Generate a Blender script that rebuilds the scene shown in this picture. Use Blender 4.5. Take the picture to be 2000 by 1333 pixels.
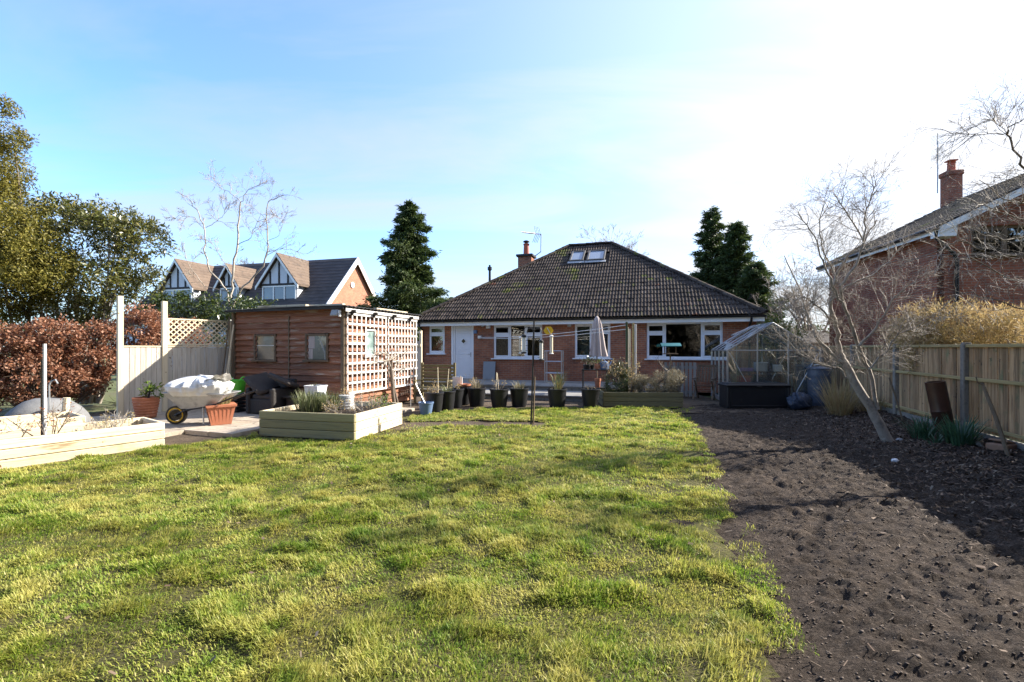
import bpy, bmesh, math, random
import numpy as np
from mathutils import Vector, Matrix

# ------------------------------------------------------------------ scene, camera, sky, sun
for o in list(bpy.data.objects):
    bpy.data.objects.remove(o, do_unlink=True)
SC = bpy.context.scene
COL = SC.collection
R = math.radians
F, HC, CX, HY = 888.9, 1.6, 1000.0, 680.0      # focal length in photo pixels, eye height, principal column, horizon row

cam = bpy.data.cameras.new('camera')
cam.lens = 16.0; cam.sensor_width = 36.0; cam.clip_start = 0.05; cam.clip_end = 3000
cam.shift_y = 13.5 / 2000
camo = bpy.data.objects.new('camera', cam); COL.objects.link(camo)
camo.location = (0, 0, HC); camo.rotation_euler = (R(90), 0, 0)
SC.camera = camo

SUN_AZ, SUN_EL = 18.0, 31.0                      # azimuth counted from +X towards +Y
S = Vector((math.cos(R(SUN_EL)) * math.cos(R(SUN_AZ)), math.cos(R(SUN_EL)) * math.sin(R(SUN_AZ)), math.sin(R(SUN_EL))))
sun = bpy.data.lights.new('sun', 'SUN'); sun.energy = 5.0; sun.angle = R(0.55); sun.color = (1.0, 0.93, 0.82)
suno = bpy.data.objects.new('sun', sun); COL.objects.link(suno)
suno.rotation_euler = S.to_track_quat('Z', 'Y').to_euler(); suno.location = S * 60

W = bpy.data.worlds.new('World'); SC.world = W; W.use_nodes = True
wn, wl = W.node_tree.nodes, W.node_tree.links
wn.clear()
def WN(t, **k):
    n = wn.new(t)
    for a, b in k.items(): setattr(n, a, b)
    return n
def wmath(op, a, b=None):
    n = WN('ShaderNodeMath', operation=op)
    for i, x in enumerate((a, b)):
        if x is None: continue
        if isinstance(x, (int, float)): n.inputs[i].default_value = x
        else: wl.new(x, n.inputs[i])
    return n.outputs[0]
sky = WN('ShaderNodeTexSky', sky_type='NISHITA', sun_disc=False)
sky.sun_elevation = R(SUN_EL); sky.sun_rotation = R(90 - SUN_AZ)
sky.altitude = 50; sky.air_density = 1.0; sky.dust_density = 0.35; sky.ozone_density = 1.6
tc = WN('ShaderNodeTexCoord')
sep = WN('ShaderNodeSeparateXYZ'); wl.new(tc.outputs['Generated'], sep.inputs[0])
zz = wmath('ADD', wmath('MAXIMUM', sep.outputs[2], 0.0), 0.12)
cmb = WN('ShaderNodeCombineXYZ')
wl.new(wmath('DIVIDE', sep.outputs[0], zz), cmb.inputs[0]); wl.new(wmath('DIVIDE', sep.outputs[1], zz), cmb.inputs[1])
mp = WN('ShaderNodeMapping'); mp.inputs['Rotation'].default_value = (0, 0, R(-38)); mp.inputs['Scale'].default_value = (0.35, 1.0, 1)
wl.new(cmb.outputs[0], mp.inputs[0])
nz = WN('ShaderNodeTexNoise'); nz.inputs['Scale'].default_value = 1.5; nz.inputs['Detail'].default_value = 7; nz.inputs['Roughness'].default_value = 0.55; nz.inputs['Distortion'].default_value = 0.6
wl.new(mp.outputs[0], nz.inputs[0])
cr = WN('ShaderNodeMapRange'); cr.inputs[1].default_value = 0.40; cr.inputs[2].default_value = 0.72; cr.inputs[3].default_value = 0.0; cr.inputs[4].default_value = 0.52
wl.new(nz.outputs[0], cr.inputs[0])
# thin high cloud scatters forward: it is brightest around the sun
dp = WN('ShaderNodeVectorMath', operation='DOT_PRODUCT'); wl.new(tc.outputs['Generated'], dp.inputs[0]); dp.inputs[1].default_value = S
ph = wmath('POWER', wmath('MAXIMUM', wmath('MULTIPLY', wmath('ADD', dp.outputs['Value'], 1.0), 0.5), 0.0), 3.5)
hz_ = wmath('MULTIPLY', wmath('POWER', 2.718, wmath('MULTIPLY', wmath('MAXIMUM', sep.outputs[2], 0.0), -6.5)), 0.62)   # low haze
fac = wmath('MINIMUM', wmath('ADD', wmath('ADD', cr.outputs[0], hz_), wmath('MULTIPLY', ph, 0.8)), 0.95)
br = wmath('ADD', 2.3, wmath('MULTIPLY', ph, 1.7))
cc = WN('ShaderNodeCombineXYZ')
wl.new(br, cc.inputs[0]); wl.new(wmath('MULTIPLY', br, 1.0), cc.inputs[1]); wl.new(wmath('MULTIPLY', br, 1.02), cc.inputs[2])
mixs = WN('ShaderNodeMix', data_type='RGBA')
tint = WN('ShaderNodeMix', data_type='RGBA', blend_type='MULTIPLY'); tint.inputs[0].default_value = 1.0
wl.new(sky.outputs[0], tint.inputs[6]); tint.inputs[7].default_value = (.72, 1.03, 1.40, 1)
wl.new(fac, mixs.inputs[0]); wl.new(tint.outputs[2], mixs.inputs[6]); wl.new(cc.outputs[0], mixs.inputs[7])
bg = WN('ShaderNodeBackground'); bg.inputs[1].default_value = 0.125
wl.new(mixs.outputs[2], bg.inputs[0])
wo = WN('ShaderNodeOutputWorld'); wl.new(bg.outputs[0], wo.inputs[0])

vs = SC.view_settings
vs.view_transform = 'Standard'; vs.look = 'None'; vs.gamma = 1.0; vs.exposure = 1.46
try: vs.use_curve_mapping = False
except Exception: pass
SC.render.engine = 'CYCLES'
SC.cycles.max_bounces = 8; SC.cycles.transparent_max_bounces = 24

# ------------------------------------------------------------------ pixel -> place
def P(px, py, y):
    return Vector(((px - CX) / F * y, y, HC - (py - HY) / F * y))
def G(px, py, z=0.0):
    return P(px, py, F * (HC - z) / (py - HY))

# ------------------------------------------------------------------ mesh builder
def rotm(ax, ay=None):
    return Matrix.Rotation(ax, 4, ay)
class MB:
    def __init__(s): s.v = []; s.f = []
    def add(s, vs_, fs):
        b = len(s.v); s.v += [tuple(p) for p in vs_]; s.f += [tuple(i + b for i in f) for f in fs]; return s
    def box(s, c, d, m=None, ch=0.0):
        """box with centre c and size d; ch chamfers the edges; m is applied about the centre"""
        hx, hy, hz = d[0] / 2, d[1] / 2, d[2] / 2
        if ch <= 0:
            vv = [Vector((x * hx, y * hy, z * hz)) for x in (-1, 1) for y in (-1, 1) for z in (-1, 1)]
            ff = [(0, 1, 3, 2), (4, 6, 7, 5), (0, 4, 5, 1), (2, 3, 7, 6), (0, 2, 6, 4), (1, 5, 7, 3)]
        else:
            ch = min(ch, hx * .9, hy * .9, hz * .9); vv = []; idx = {}
            for x in (-1, 1):
                for y in (-1, 1):
                    for z in (-1, 1):
                        for a in range(3):
                            q = [x * (hx - ch), y * (hy - ch), z * (hz - ch)]; q[a] = (x * hx, y * hy, z * hz)[a]
                            idx[(x, y, z, a)] = len(vv); vv.append(Vector(q))
            ff = []
            for a in range(3):
                b, c2 = (a + 1) % 3, (a + 2) % 3
                for sg in (-1, 1):
                    def k(p, q):
                        t = [0, 0, 0]; t[a] = sg; t[b] = p; t[c2] = q; return idx[(t[0], t[1], t[2], a)]
                    L = [k(-1, -1), k(1, -1), k(1, 1), k(-1, 1)]
                    ff.append(L if sg > 0 else L[::-1])
                for p in (-1, 1):
                    for q in (-1, 1):
                        def e(w, ax):
                            t = [0, 0, 0]; t[a] = w; t[b] = p; t[c2] = q; return idx[(t[0], t[1], t[2], ax)]
                        L = [e(-1, b), e(1, b), e(1, c2), e(-1, c2)]
                        ff.append(L if p * q < 0 else L[::-1])
            for x in (-1, 1):
                for y in (-1, 1):
                    for z in (-1, 1):
                        L = [idx[(x, y, z, 0)], idx[(x, y, z, 1)], idx[(x, y, z, 2)]]
                        ff.append(L if x * y * z > 0 else L[::-1])
        c = Vector(c)
        if m is not None: vv = [m @ q for q in vv]
        return s.add([q + c for q in vv], ff)
    def bar(s, p0, p1, w, t, up=(0, 0, 1), ch=0.0):
        """beam from p0 to p1, w wide sideways, t thick along up"""
        p0, p1 = Vector(p0), Vector(p1); d = p1 - p0; L = d.length; d.normalize(); up = Vector(up)
        if abs(d.dot(up)) > .98: up = Vector((0, 1, 0))
        sd = d.cross(up).normalized(); u2 = sd.cross(d)
        m = Matrix((d, sd, u2)).transposed().to_4x4()
        return s.box((p0 + p1) / 2, (L, w, t), m, ch)
    def tube(s, pts, rad, n=8, cap=True):
        pts = [Vector(p) for p in pts]
        if isinstance(rad, (int, float)): rad = [rad] * len(pts)
        N = None; rings = []
        for i, p in enumerate(pts):
            d = (pts[min(i + 1, len(pts) - 1)] - pts[max(i - 1, 0)]).normalized()
            if N is None: N = d.orthogonal().normalized()
            else:
                N = (N - d * N.dot(d)); N = N.normalized() if N.length > 1e-6 else d.orthogonal().normalized()
            B = d.cross(N)
            rings.append([p + (N * math.cos(a) + B * math.sin(a)) * rad[i] for a in [2 * math.pi * k / n for k in range(n)]])
        vv = [q for r_ in rings for q in r_]
        ff = [(i * n + k, i * n + (k + 1) % n, (i + 1) * n + (k + 1) % n, (i + 1) * n + k) for i in range(len(pts) - 1) for k in range(n)]
        if cap: ff += [tuple(range(n))[::-1], tuple((len(pts) - 1) * n + k for k in range(n))]
        return s.add(vv, ff)
    def lathe(s, prof, n=20, c=(0, 0, 0), sq=None):
        """profile of (radius, z); sq=(sx, sy) squashes; closed at both ends when r>0"""
        c = Vector(c); sx, sy = sq or (1, 1)
        vv = [c + Vector((r_ * math.cos(2 * math.pi * k / n) * sx, r_ * math.sin(2 * math.pi * k / n) * sy, z)) for r_, z in prof for k in range(n)]
        ff = [(i * n + k, i * n + (k + 1) % n, (i + 1) * n + (k + 1) % n, (i + 1) * n + k) for i in range(len(prof) - 1) for k in range(n)]
        ff += [tuple(range(n))[::-1], tuple((len(prof) - 1) * n + k for k in range(n))]
        return s.add(vv, ff)
    def prism(s, poly, d):
        """closed polygon of 3-D points extruded along d"""
        poly = [Vector(p) for p in poly]; d = Vector(d); n = len(poly)
        return s.add(poly + [p + d for p in poly], [tuple(range(n))[::-1], tuple(range(n, 2 * n))] + [(i, (i + 1) % n, (i + 1) % n + n, i + n) for i in range(n)])
    def shift(s, o):
        o = Vector(o); s.v = [tuple(Vector(p) + o) for p in s.v]; return s
    def mesh(s, name, smooth=False):
        me = bpy.data.meshes.new(name); me.from_pydata(s.v, [], s.f); me.validate()
        bm = bmesh.new(); bm.from_mesh(me); bmesh.ops.recalc_face_normals(bm, faces=bm.faces); bm.to_mesh(me); bm.free()
        if smooth:
            me.polygons.foreach_set('use_smooth', [True] * len(me.polygons))
            if smooth != 'all': me.set_sharp_from_angle(angle=R(40))
        return me

def np_mesh(name, V, Fq, smooth=False):
    """fast mesh from arrays; Fq is (n,3) or (n,4) or a list of such arrays"""
    V = np.asarray(V, dtype=np.float32); FL = Fq if isinstance(Fq, list) else [Fq]
    me = bpy.data.meshes.new(name); me.vertices.add(len(V)); me.vertices.foreach_set('co', V.ravel())
    nl = sum(a.size for a in FL); me.loops.add(nl); me.polygons.add(sum(len(a) for a in FL))
    me.loops.foreach_set('vertex_index', np.concatenate([a.ravel() for a in FL]).astype(np.int32))
    tot = np.concatenate([np.full(len(a), a.shape[1], np.int32) for a in FL])
    st = np.concatenate([[0], np.cumsum(tot)[:-1]]).astype(np.int32)
    me.polygons.foreach_set('loop_start', st); me.polygons.foreach_set('loop_total', tot)
    if smooth: me.polygons.foreach_set('use_smooth', np.ones(len(tot), dtype=bool))
    me.update(calc_edges=True); me.validate(); return me

# ------------------------------------------------------------------ things and parts
def tag(o, label=None, cat=None, group=None, kind=None):
    if label: o['label'] = label
    if cat: o['category'] = cat
    if group: o['group'] = group
    if kind: o['kind'] = kind
    return o
def thing(name, label, cat, loc=(0, 0, 0), rz=0.0, group=None):
    o = bpy.data.objects.new(name, None); COL.objects.link(o); o.empty_display_size = .2
    o.location = loc; o.rotation_euler = (0, 0, rz); return tag(o, label, cat, group)
def link(name, me, mat, parent=None, loc=(0, 0, 0), rot=(0, 0, 0), kind=None, label=None):
    if mat is not None and not me.materials: me.materials.append(mat)
    o = bpy.data.objects.new(name, me); COL.objects.link(o)
    o.location = loc; o.rotation_euler = rot
    if parent is not None: o.parent = parent
    return tag(o, label, kind=kind)
def part(parent, name, mb, mat, smooth=False, **k):
    return link(name, mb.mesh(name, smooth), mat, parent, **k)
def solo(name, label, cat, mb, mat, loc=(0, 0, 0), rz=0.0, group=None, smooth=False):
    o = link(name, mb.mesh(name, smooth), mat, None, loc, (0, 0, rz)); return tag(o, label, cat, group)
class Frame:
    """upright local frame: origin, rotation about z; px() turns a photo pixel into local x, z on the plane y = off"""
    def __init__(s, o, rz): s.o = Vector((o[0], o[1], 0)); s.rz = rz; s.u = Vector((math.cos(rz), math.sin(rz), 0)); s.w = Vector((-math.sin(rz), math.cos(rz), 0))
    def px(s, px, py, off=0.0):
        d = Vector(((px - CX) / F, 1, -(py - HY) / F)); o = s.o + s.w * off - Vector((0, 0, HC))
        t = o.dot(s.w) / d.dot(s.w); q = d * t + Vector((0, 0, HC)) - s.o
        return q.dot(s.u), q.z
    def world(s, x, y, z): return s.o + s.u * x + s.w * y + Vector((0, 0, z))

# ------------------------------------------------------------------ noise in numpy
def _h(ix, iy, sd):
    n = (ix.astype(np.int64) * 374761393 + iy.astype(np.int64) * 668265263 + sd * 1442695041) & 0x7fffffff
    n = ((n ^ (n >> 13)) * 1274126177) & 0x7fffffff
    return ((n ^ (n >> 16)) & 0xffff) / 65535.0
def vn(x, y, sd=0):
    ix, iy = np.floor(x), np.floor(y); fx, fy = x - ix, y - iy; fx = fx * fx * (3 - 2 * fx); fy = fy * fy * (3 - 2 * fy)
    return (_h(ix, iy, sd) * (1 - fx) + _h(ix + 1, iy, sd) * fx) * (1 - fy) + (_h(ix, iy + 1, sd) * (1 - fx) + _h(ix + 1, iy + 1, sd) * fx) * fy
def fbm(x, y, sd=0, o=4):
    r_ = 0; a = .5
    for k in range(o): r_ = r_ + a * vn(x * 2 ** k, y * 2 ** k, sd + k * 7); a *= .5
    return r_
def inpoly(x, y, poly):
    c = np.zeros(x.shape, bool); j = len(poly) - 1
    for i in range(len(poly)):
        xi, yi = poly[i]; xj, yj = poly[j]
        t = ((yi > y) != (yj > y)) & (x < (xj - xi) * (y - yi) / (yj - yi + 1e-12) + xi); c ^= t; j = i
    return c

# ------------------------------------------------------------------ materials
def newmat(name):
    m = bpy.data.materials.new(name); m.use_nodes = True; nt = m.node_tree
    return m, nt, nt.nodes['Principled BSDF'], nt.nodes['Material Output']
def ramp(nt, cols):
    r_ = nt.nodes.new('ShaderNodeValToRGB'); e = r_.color_ramp.elements; n = len(cols)
    while len(e) < n: e.new(.5)
    for i, c in enumerate(cols):
        if len(c) == 2: e[i].position, c = c
        else: e[i].position = .3 + .4 * i / max(n - 1, 1)
        e[i].color = (*c, 1)
    return r_
def coords(nt, scale, stretch, off=True, vec=None):
    t = nt.nodes.new('ShaderNodeTexCoord'); src = vec or t.outputs['Object']
    if off:
        oi = nt.nodes.new('ShaderNodeObjectInfo'); mu = nt.nodes.new('ShaderNodeMath'); mu.operation = 'MULTIPLY'; mu.inputs[1].default_value = 37.0
        nt.links.new(oi.outputs['Random'], mu.inputs[0])
        ad = nt.nodes.new('ShaderNodeVectorMath'); nt.links.new(src, ad.inputs[0]); nt.links.new(mu.outputs[0], ad.inputs[1]); src = ad.outputs[0]
    mp_ = nt.nodes.new('ShaderNodeMapping'); mp_.inputs['Scale'].default_value = [scale * q for q in stretch]
    nt.links.new(src, mp_.inputs[0]); return mp_.outputs[0]
def noise(nt, v, detail=5, rough=.6, dist=0.0):
    n = nt.nodes.new('ShaderNodeTexNoise'); n.inputs['Scale'].default_value = 1; n.inputs['Detail'].default_value = detail
    n.inputs['Roughness'].default_value = rough; n.inputs['Distortion'].default_value = dist; nt.links.new(v, n.inputs[0]); return n.outputs[0]
def mixc(nt, f, a, b, mode='MIX'):
    n = nt.nodes.new('ShaderNodeMix'); n.data_type = 'RGBA'; n.blend_type = mode
    for i, x in ((0, f), (6, a), (7, b)):
        if isinstance(x, (int, float)): n.inputs[i].default_value = x
        elif isinstance(x, tuple): n.inputs[i].default_value = (*x, 1)
        else: nt.links.new(x, n.inputs[i])
    return n.outputs[2]
def mrange(nt, x, a, b, c=0.0, d=1.0):
    n = nt.nodes.new('ShaderNodeMapRange'); nt.links.new(x, n.inputs[0])
    for i, q in enumerate((a, b, c, d)): n.inputs[i + 1].default_value = q
    return n.outputs[0]
def pm(name, cols, scale=4, stretch=(1, 1, 1), rough=.7, bump=.3, bscale=30, bstretch=None, rnd=0.0, spots=None, metal=0.0, spec=.4, dist=.3):
    """painted or natural surface: noise colour, per-object value change, optional spots, fine relief"""
    m, nt, b, out = newmat(name); L = nt.links
    r_ = ramp(nt, cols if len(cols) > 1 else [cols[0], tuple(q * .85 for q in cols[0])])
    L.new(noise(nt, coords(nt, scale, stretch), 6, .62, dist), r_.inputs[0]); c = r_.outputs[0]
    for sp in (spots or []):
        f = mrange(nt, noise(nt, coords(nt, sp[1], sp[4] if len(sp) > 4 else (1, 1, 1)), 4), sp[2], sp[2] + sp[3]); c = mixc(nt, f, c, sp[0])
    if rnd:
        oi = nt.nodes.new('ShaderNodeObjectInfo'); v = mrange(nt, oi.outputs['Random'], 0, 1, 1 - rnd, 1 + rnd)
        hs = nt.nodes.new('ShaderNodeHueSaturation'); L.new(v, hs.inputs['Value']); L.new(c, hs.inputs['Color']); c = hs.outputs[0]
    L.new(c, b.inputs['Base Color'])
    b.inputs['Roughness'].default_value = rough; b.inputs['Metallic'].default_value = metal; b.inputs['Specular IOR Level'].default_value = spec
    if bump:
        bp = nt.nodes.new('ShaderNodeBump'); bp.inputs['Strength'].default_value = bump; bp.inputs['Distance'].default_value = .01
        L.new(noise(nt, coords(nt, bscale, bstretch or stretch), 5, .65), bp.inputs['Height']); L.new(bp.outputs[0], b.inputs['Normal'])
    return m
def leafmat(name, cols, transl=.35, rough=.45, patch=None, spec=.3):
    """one colour per leaf or blade (mesh island), optional wide colour patches, light shining through"""
    m, nt, b, out = newmat(name); L = nt.links
    g = nt.nodes.new('ShaderNodeNewGeometry'); r_ = ramp(nt, [(i / max(len(cols) - 1, 1), c) for i, c in enumerate(cols)]); L.new(g.outputs['Random Per Island'], r_.inputs[0]); c = r_.outputs[0]
    for pt_ in ([patch] if isinstance(patch, tuple) else (patch or [])):
        f = mrange(nt, noise(nt, coords(nt, pt_[1], (1, 1, 1), False), 4), pt_[2], pt_[3]); c = mixc(nt, f, c, mixc(nt, pt_[4], c, pt_[0]))
    L.new(c, b.inputs['Base Color']); b.inputs['Roughness'].default_value = rough; b.inputs['Specular IOR Level'].default_value = spec
    t = nt.nodes.new('ShaderNodeBsdfTranslucent'); L.new(c, t.inputs[0]); mx = nt.nodes.new('ShaderNodeMixShader'); mx.inputs[0].default_value = transl
    L.new(b.outputs[0], mx.inputs[1]); L.new(t.outputs[0], mx.inputs[2]); L.new(mx.outputs[0], out.inputs[0]); return m
def glassmat(name, tint=(.93, .96, .95), dirt=.0, refl=1.0):
    m, nt, b, out = newmat(name); L = nt.links; nt.nodes.remove(b)
    tr = nt.nodes.new('ShaderNodeBsdfTransparent'); tr.inputs[0].default_value = (*tint, 1)
    gl = nt.nodes.new('ShaderNodeBsdfGlossy'); gl.inputs['Roughness'].default_value = .015; gl.inputs[0].default_value = (refl, refl, refl, 1)
    fr = nt.nodes.new('ShaderNodeFresnel'); fr.inputs[0].default_value = 1.55
    ad = nt.nodes.new('ShaderNodeMath'); ad.operation = 'MULTIPLY_ADD'; ad.inputs[1].default_value = 1.5; ad.inputs[2].default_value = .03; ad.use_clamp = True; L.new(fr.outputs[0], ad.inputs[0])
    mx = nt.nodes.new('ShaderNodeMixShader'); L.new(ad.outputs[0], mx.inputs[0]); L.new(tr.outputs[0], mx.inputs[1]); L.new(gl.outputs[0], mx.inputs[2]); s_ = mx.outputs[0]
    if dirt:
        df = nt.nodes.new('ShaderNodeBsdfDiffuse'); df.inputs[0].default_value = (.75, .76, .74, 1)
        m2 = nt.nodes.new('ShaderNodeMixShader'); L.new(mrange(nt, noise(nt, coords(nt, 3, (1, 1, 1)), 6), .35, .8, dirt * .3, dirt), m2.inputs[0]); L.new(s_, m2.inputs[1]); L.new(df.outputs[0], m2.inputs[2]); s_ = m2.outputs[0]
    L.new(s_, out.inputs[0]); return m
def brickmat(name, c1, c2, mortar, bw=.225, bh=.075, dark=(.05, .03, .03)):
    m, nt, b, out = newmat(name); L = nt.links
    t = nt.nodes.new('ShaderNodeTexCoord'); sx = nt.nodes.new('ShaderNodeSeparateXYZ'); L.new(t.outputs['Object'], sx.inputs[0])
    ad = nt.nodes.new('ShaderNodeMath'); L.new(sx.outputs[0], ad.inputs[0]); L.new(sx.outputs[1], ad.inputs[1])
    cb = nt.nodes.new('ShaderNodeCombineXYZ'); L.new(ad.outputs[0], cb.inputs[0]); L.new(sx.outputs[2], cb.inputs[1])
    bt = nt.nodes.new('ShaderNodeTexBrick'); L.new(cb.outputs[0], bt.inputs[0])
    for k, v in (('Scale', 1), ('Mortar Size', .008), ('Mortar Smooth', .2), ('Bias', 0.0), ('Brick Width', bw), ('Row Height', bh)): bt.inputs[k].default_value = v
    bt.inputs['Color1'].default_value = (*c1, 1); bt.inputs['Color2'].default_value = (*c2, 1); bt.inputs['Mortar'].default_value = (*mortar, 1)
    c = mixc(nt, mrange(nt, noise(nt, coords(nt, 1.3, (1, 1, 1), False), 6), .42, .75, 0, .6), bt.outputs['Color'], dark)
    c = mixc(nt, mrange(nt, noise(nt, coords(nt, 9, (1, 1, 2.5), False), 4), .5, .7, 0, .35), c, tuple(min(q * 1.5, 1) for q in c1))
    L.new(c, b.inputs['Base Color']); b.inputs['Roughness'].default_value = .9; b.inputs['Specular IOR Level'].default_value = .2
    bp = nt.nodes.new('ShaderNodeBump'); bp.inputs['Strength'].default_value = .8; bp.inputs['Distance'].default_value = .012; bp.invert = True
    L.new(bt.outputs['Fac'], bp.inputs['Height']); L.new(bp.outputs[0], b.inputs['Normal']); return m

GX = (.35, 9, 9)      # grain along x
GZ = (9, 9, .35)      # grain along z
KN = lambda c, d=.5: (c, 7, .68, .06, (1, 1, 1))
MT = {}
MT['brick'] = brickmat('red_brick', (.41, .155, .08), (.26, .10, .06), (.32, .235, .17))
MT['brick_r'] = brickmat('neighbour_brick', (.36, .125, .068), (.25, .085, .05), (.27, .2, .15))
MT['brick_l'] = brickmat('pale_red_brick', (.47, .20, .12), (.37, .14, .09), (.45, .36, .29), dark=(.3, .12, .08))
MT['tile'] = pm('concrete_roof_tile', [(.026, .020, .017), (.050, .039, .033), (.085, .066, .055)], 2.2, rough=.9, bump=.35, bscale=60, rnd=.30, spots=[((.20, .18, .15), 26, .60, .06), ((.09, .10, .02), .9, .60, .1), ((.10, .045, .03), 1.6, .66, .06)], spec=.12)
MT['tile_brown'] = pm('brown_roof_tile', [(.09, .062, .047), (.15, .105, .075), (.07, .052, .04)], 1.5, (1, 1, 1), .8, .4, 20, rnd=.1)
MT['tile_dark'] = pm('dark_roof_tile', [(.035, .03, .03), (.07, .06, .06)], 1.5, (1, 1, 1), .75, .4, 20)
MT['upvc'] = pm('white_upvc', [(.78, .79, .80), (.70, .71, .73)], 2, rough=.35, bump=.03, spec=.5)
MT['door'] = pm('white_door_paint', [(.74, .75, .77), (.66, .67, .70)], 2, rough=.4, bump=.05)
MT['fascia'] = pm('white_fascia', [(.80, .80, .79), (.70, .69, .66)], 1.5, (1, 1, 4), .45, .05)
MT['gutter'] = pm('black_gutter', [(.012, .012, .013), (.02, .02, .02)], 3, rough=.35, bump=.05)
MT['glass'] = glassmat('window_glass', (.75, .8, .8), refl=.9)
MT['ghglass'] = glassmat('greenhouse_glass', (.93, .97, .95), dirt=.06)
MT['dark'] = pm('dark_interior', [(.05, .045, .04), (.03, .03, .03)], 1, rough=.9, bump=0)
MT['curtain'] = pm('net_curtain', [(.55, .53, .5), (.42, .4, .38)], 3, (8, 8, .4), .9, .1)
MT['curtain_b'] = pm('brown_patterned_curtain', [(.10, .05, .03), (.35, .22, .12), (.05, .03, .02)], 9, (1, 1, .7), .9, .1)
MT['cream'] = pm('cream_ceramic', [(.75, .72, .66), (.68, .65, .6)], 3, rough=.3, bump=.02)
MT['alu'] = pm('aluminium', [(.62, .63, .64), (.5, .51, .52)], 5, rough=.35, bump=.1, metal=.85)
MT['steel'] = pm('galvanised_steel', [(.34, .35, .36), (.45, .46, .47), (.28, .29, .3)], 6, rough=.5, bump=.1, metal=.6)
MT['black_pl'] = pm('black_plastic', [(.010, .010, .012), (.017, .017, .019)], 4, rough=.45, bump=.12, spots=[((.04, .036, .032), 6, .64, .15)])
MT['black_met'] = pm('black_metal', [(.015, .015, .016), (.03, .027, .025)], 8, rough=.45, bump=.1)
MT['terra'] = pm('terracotta', [(.38, .13, .065), (.46, .18, .10), (.30, .10, .055)], 4, rough=.85, bump=.2, spots=[((.5, .36, .28), 5, .62, .15)])
MT['terra_pl'] = pm('terracotta_plastic', [(.42, .15, .08), (.48, .19, .11)], 3, rough=.55, bump=.08)
MT['blue_pl'] = pm('blue_plastic', [(.10, .16, .28), (.14, .21, .34)], 4, rough=.45, bump=.1)
MT['green_pl'] = pm('lime_green_rubber', [(.10, .55, .04), (.14, .62, .06)], 3, rough=.4, bump=.05)
MT['white_pl'] = pm('white_plastic', [(.72, .73, .74), (.62, .63, .64)], 3, rough=.4, bump=.05)
MT['sack'] = pm('white_woven_sack', [(.74, .74, .73), (.62, .61, .59)], 3, rough=.55, bump=.9, bscale=7, spots=[((.36, .31, .26), 3, .62, .12)])
MT['grey_pl'] = pm('grey_plastic', [(.30, .31, .32), (.38, .39, .40)], 4, rough=.6, bump=.1)
MT['wicker'] = pm('dark_wicker', [(.018, .015, .014), (.035, .03, .028)], 20, (1, 1, 4), .6, .8, 60)
MT['cushion'] = pm('dark_cushion', [(.045, .038, .035), (.06, .052, .048)], 8, rough=.9, bump=.2)
MT['shed'] = pm('red_brown_stained_board', [(.15, .05, .024), (.23, .085, .04), (.28, .13, .07), (.11, .04, .022)], 3.2, GX, .75, .6, 12, GX, rnd=.28, spots=[((.36, .27, .20), 3.0, .56, .14, (.6, 4, 4)), ((.05, .025, .02), 9, .68, .05)])
MT['shed_side'] = MT['shed']
MT['greywood'] = pm('weathered_grey_wood', [(.62, .60, .57), (.72, .70, .67), (.48, .46, .44)], 4, GX, .85, .5, 14, GX, rnd=.15)
MT['greywood_z'] = pm('weathered_grey_upright', [(.62, .60, .57), (.72, .70, .67), (.48, .46, .44)], 4, GZ, .85, .5, 14, GZ, rnd=.15)
MT['newwood'] = pm('new_pale_softwood', [(.62, .50, .33), (.74, .63, .44), (.56, .44, .28)], 3, GX, .7, .35, 12, GX, rnd=.14, spots=[((.20, .11, .05), 6.0, .68, .03), ((.42, .40, .24), 1.6, .58, .12), ((.36, .26, .15), 2.2, .62, .08, (.5, 5, 5))])
MT['newwood_z'] = pm('new_pale_post', [(.62, .52, .36), (.72, .62, .44), (.54, .44, .29)], 3, GZ, .7, .35, 12, GZ, rnd=.06, spots=[((.22, .13, .06), 6.0, .71, .03)])
MT['shadewood'] = pm('shaded_front_timber', [(.24, .21, .11), (.34, .30, .165), (.18, .155, .08)], 3, GX, .75, .4, 12, GX, rnd=.12, spots=[((.13, .10, .05), 7, .68, .04)])  # bed front timber with its shade put into a darker colour
MT['panel_z'] = pm('silvered_fence_board', [(.46, .41, .34), (.58, .53, .45), (.40, .34, .27)], 3, GZ, .8, .5, 12, GZ, rnd=.12, spots=[((.16, .11, .07), 7, .68, .04)])
MT['feather'] = pm('featheredge_board', [(.36, .225, .115), (.46, .305, .165), (.25, .15, .075), (.32, .235, .11)], 3, GZ, .85, .6, 12, GZ, rnd=.32, spots=[((.08, .045, .028), 8, .66, .05), ((.17, .18, .09), 2, .56, .14), ((.12, .08, .05), 3, .60, .10, (6, 6, .5))])
MT['rail'] = pm('mossy_rail', [(.28, .215, .095), (.36, .28, .13), (.21, .165, .075)], 3, GX, .85, .5, 12, GX, rnd=.1)
MT['conc'] = pm('concrete', [(.15, .14, .125), (.22, .205, .18), (.11, .105, .09)], 6, rough=.9, bump=.5, bscale=45, spots=[((.16, .17, .10), 4, .60, .12)])
MT['paving'] = pm('paving_slab', [(.30, .25, .19), (.40, .34, .27), (.25, .21, .165)], 3, rough=.9, bump=.4, bscale=40, rnd=.12, spots=[((.13, .11, .085), 5, .6, .12)])
MT['paving_g'] = pm('grey_paving_slab', [(.20, .19, .18), (.28, .27, .25)], 3, rough=.9, bump=.4, bscale=40, rnd=.15)
MT['oldwood'] = pm('old_brown_wood', [(.10, .065, .04), (.16, .11, .07), (.07, .045, .03)], 4, GX, .85, .5, 14, GX, rnd=.15)
MT['oldwood_z'] = pm('old_brown_stake', [(.12, .085, .055), (.19, .14, .09), (.08, .055, .035)], 4, GZ, .85, .5, 14, GZ, rnd=.15)
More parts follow.
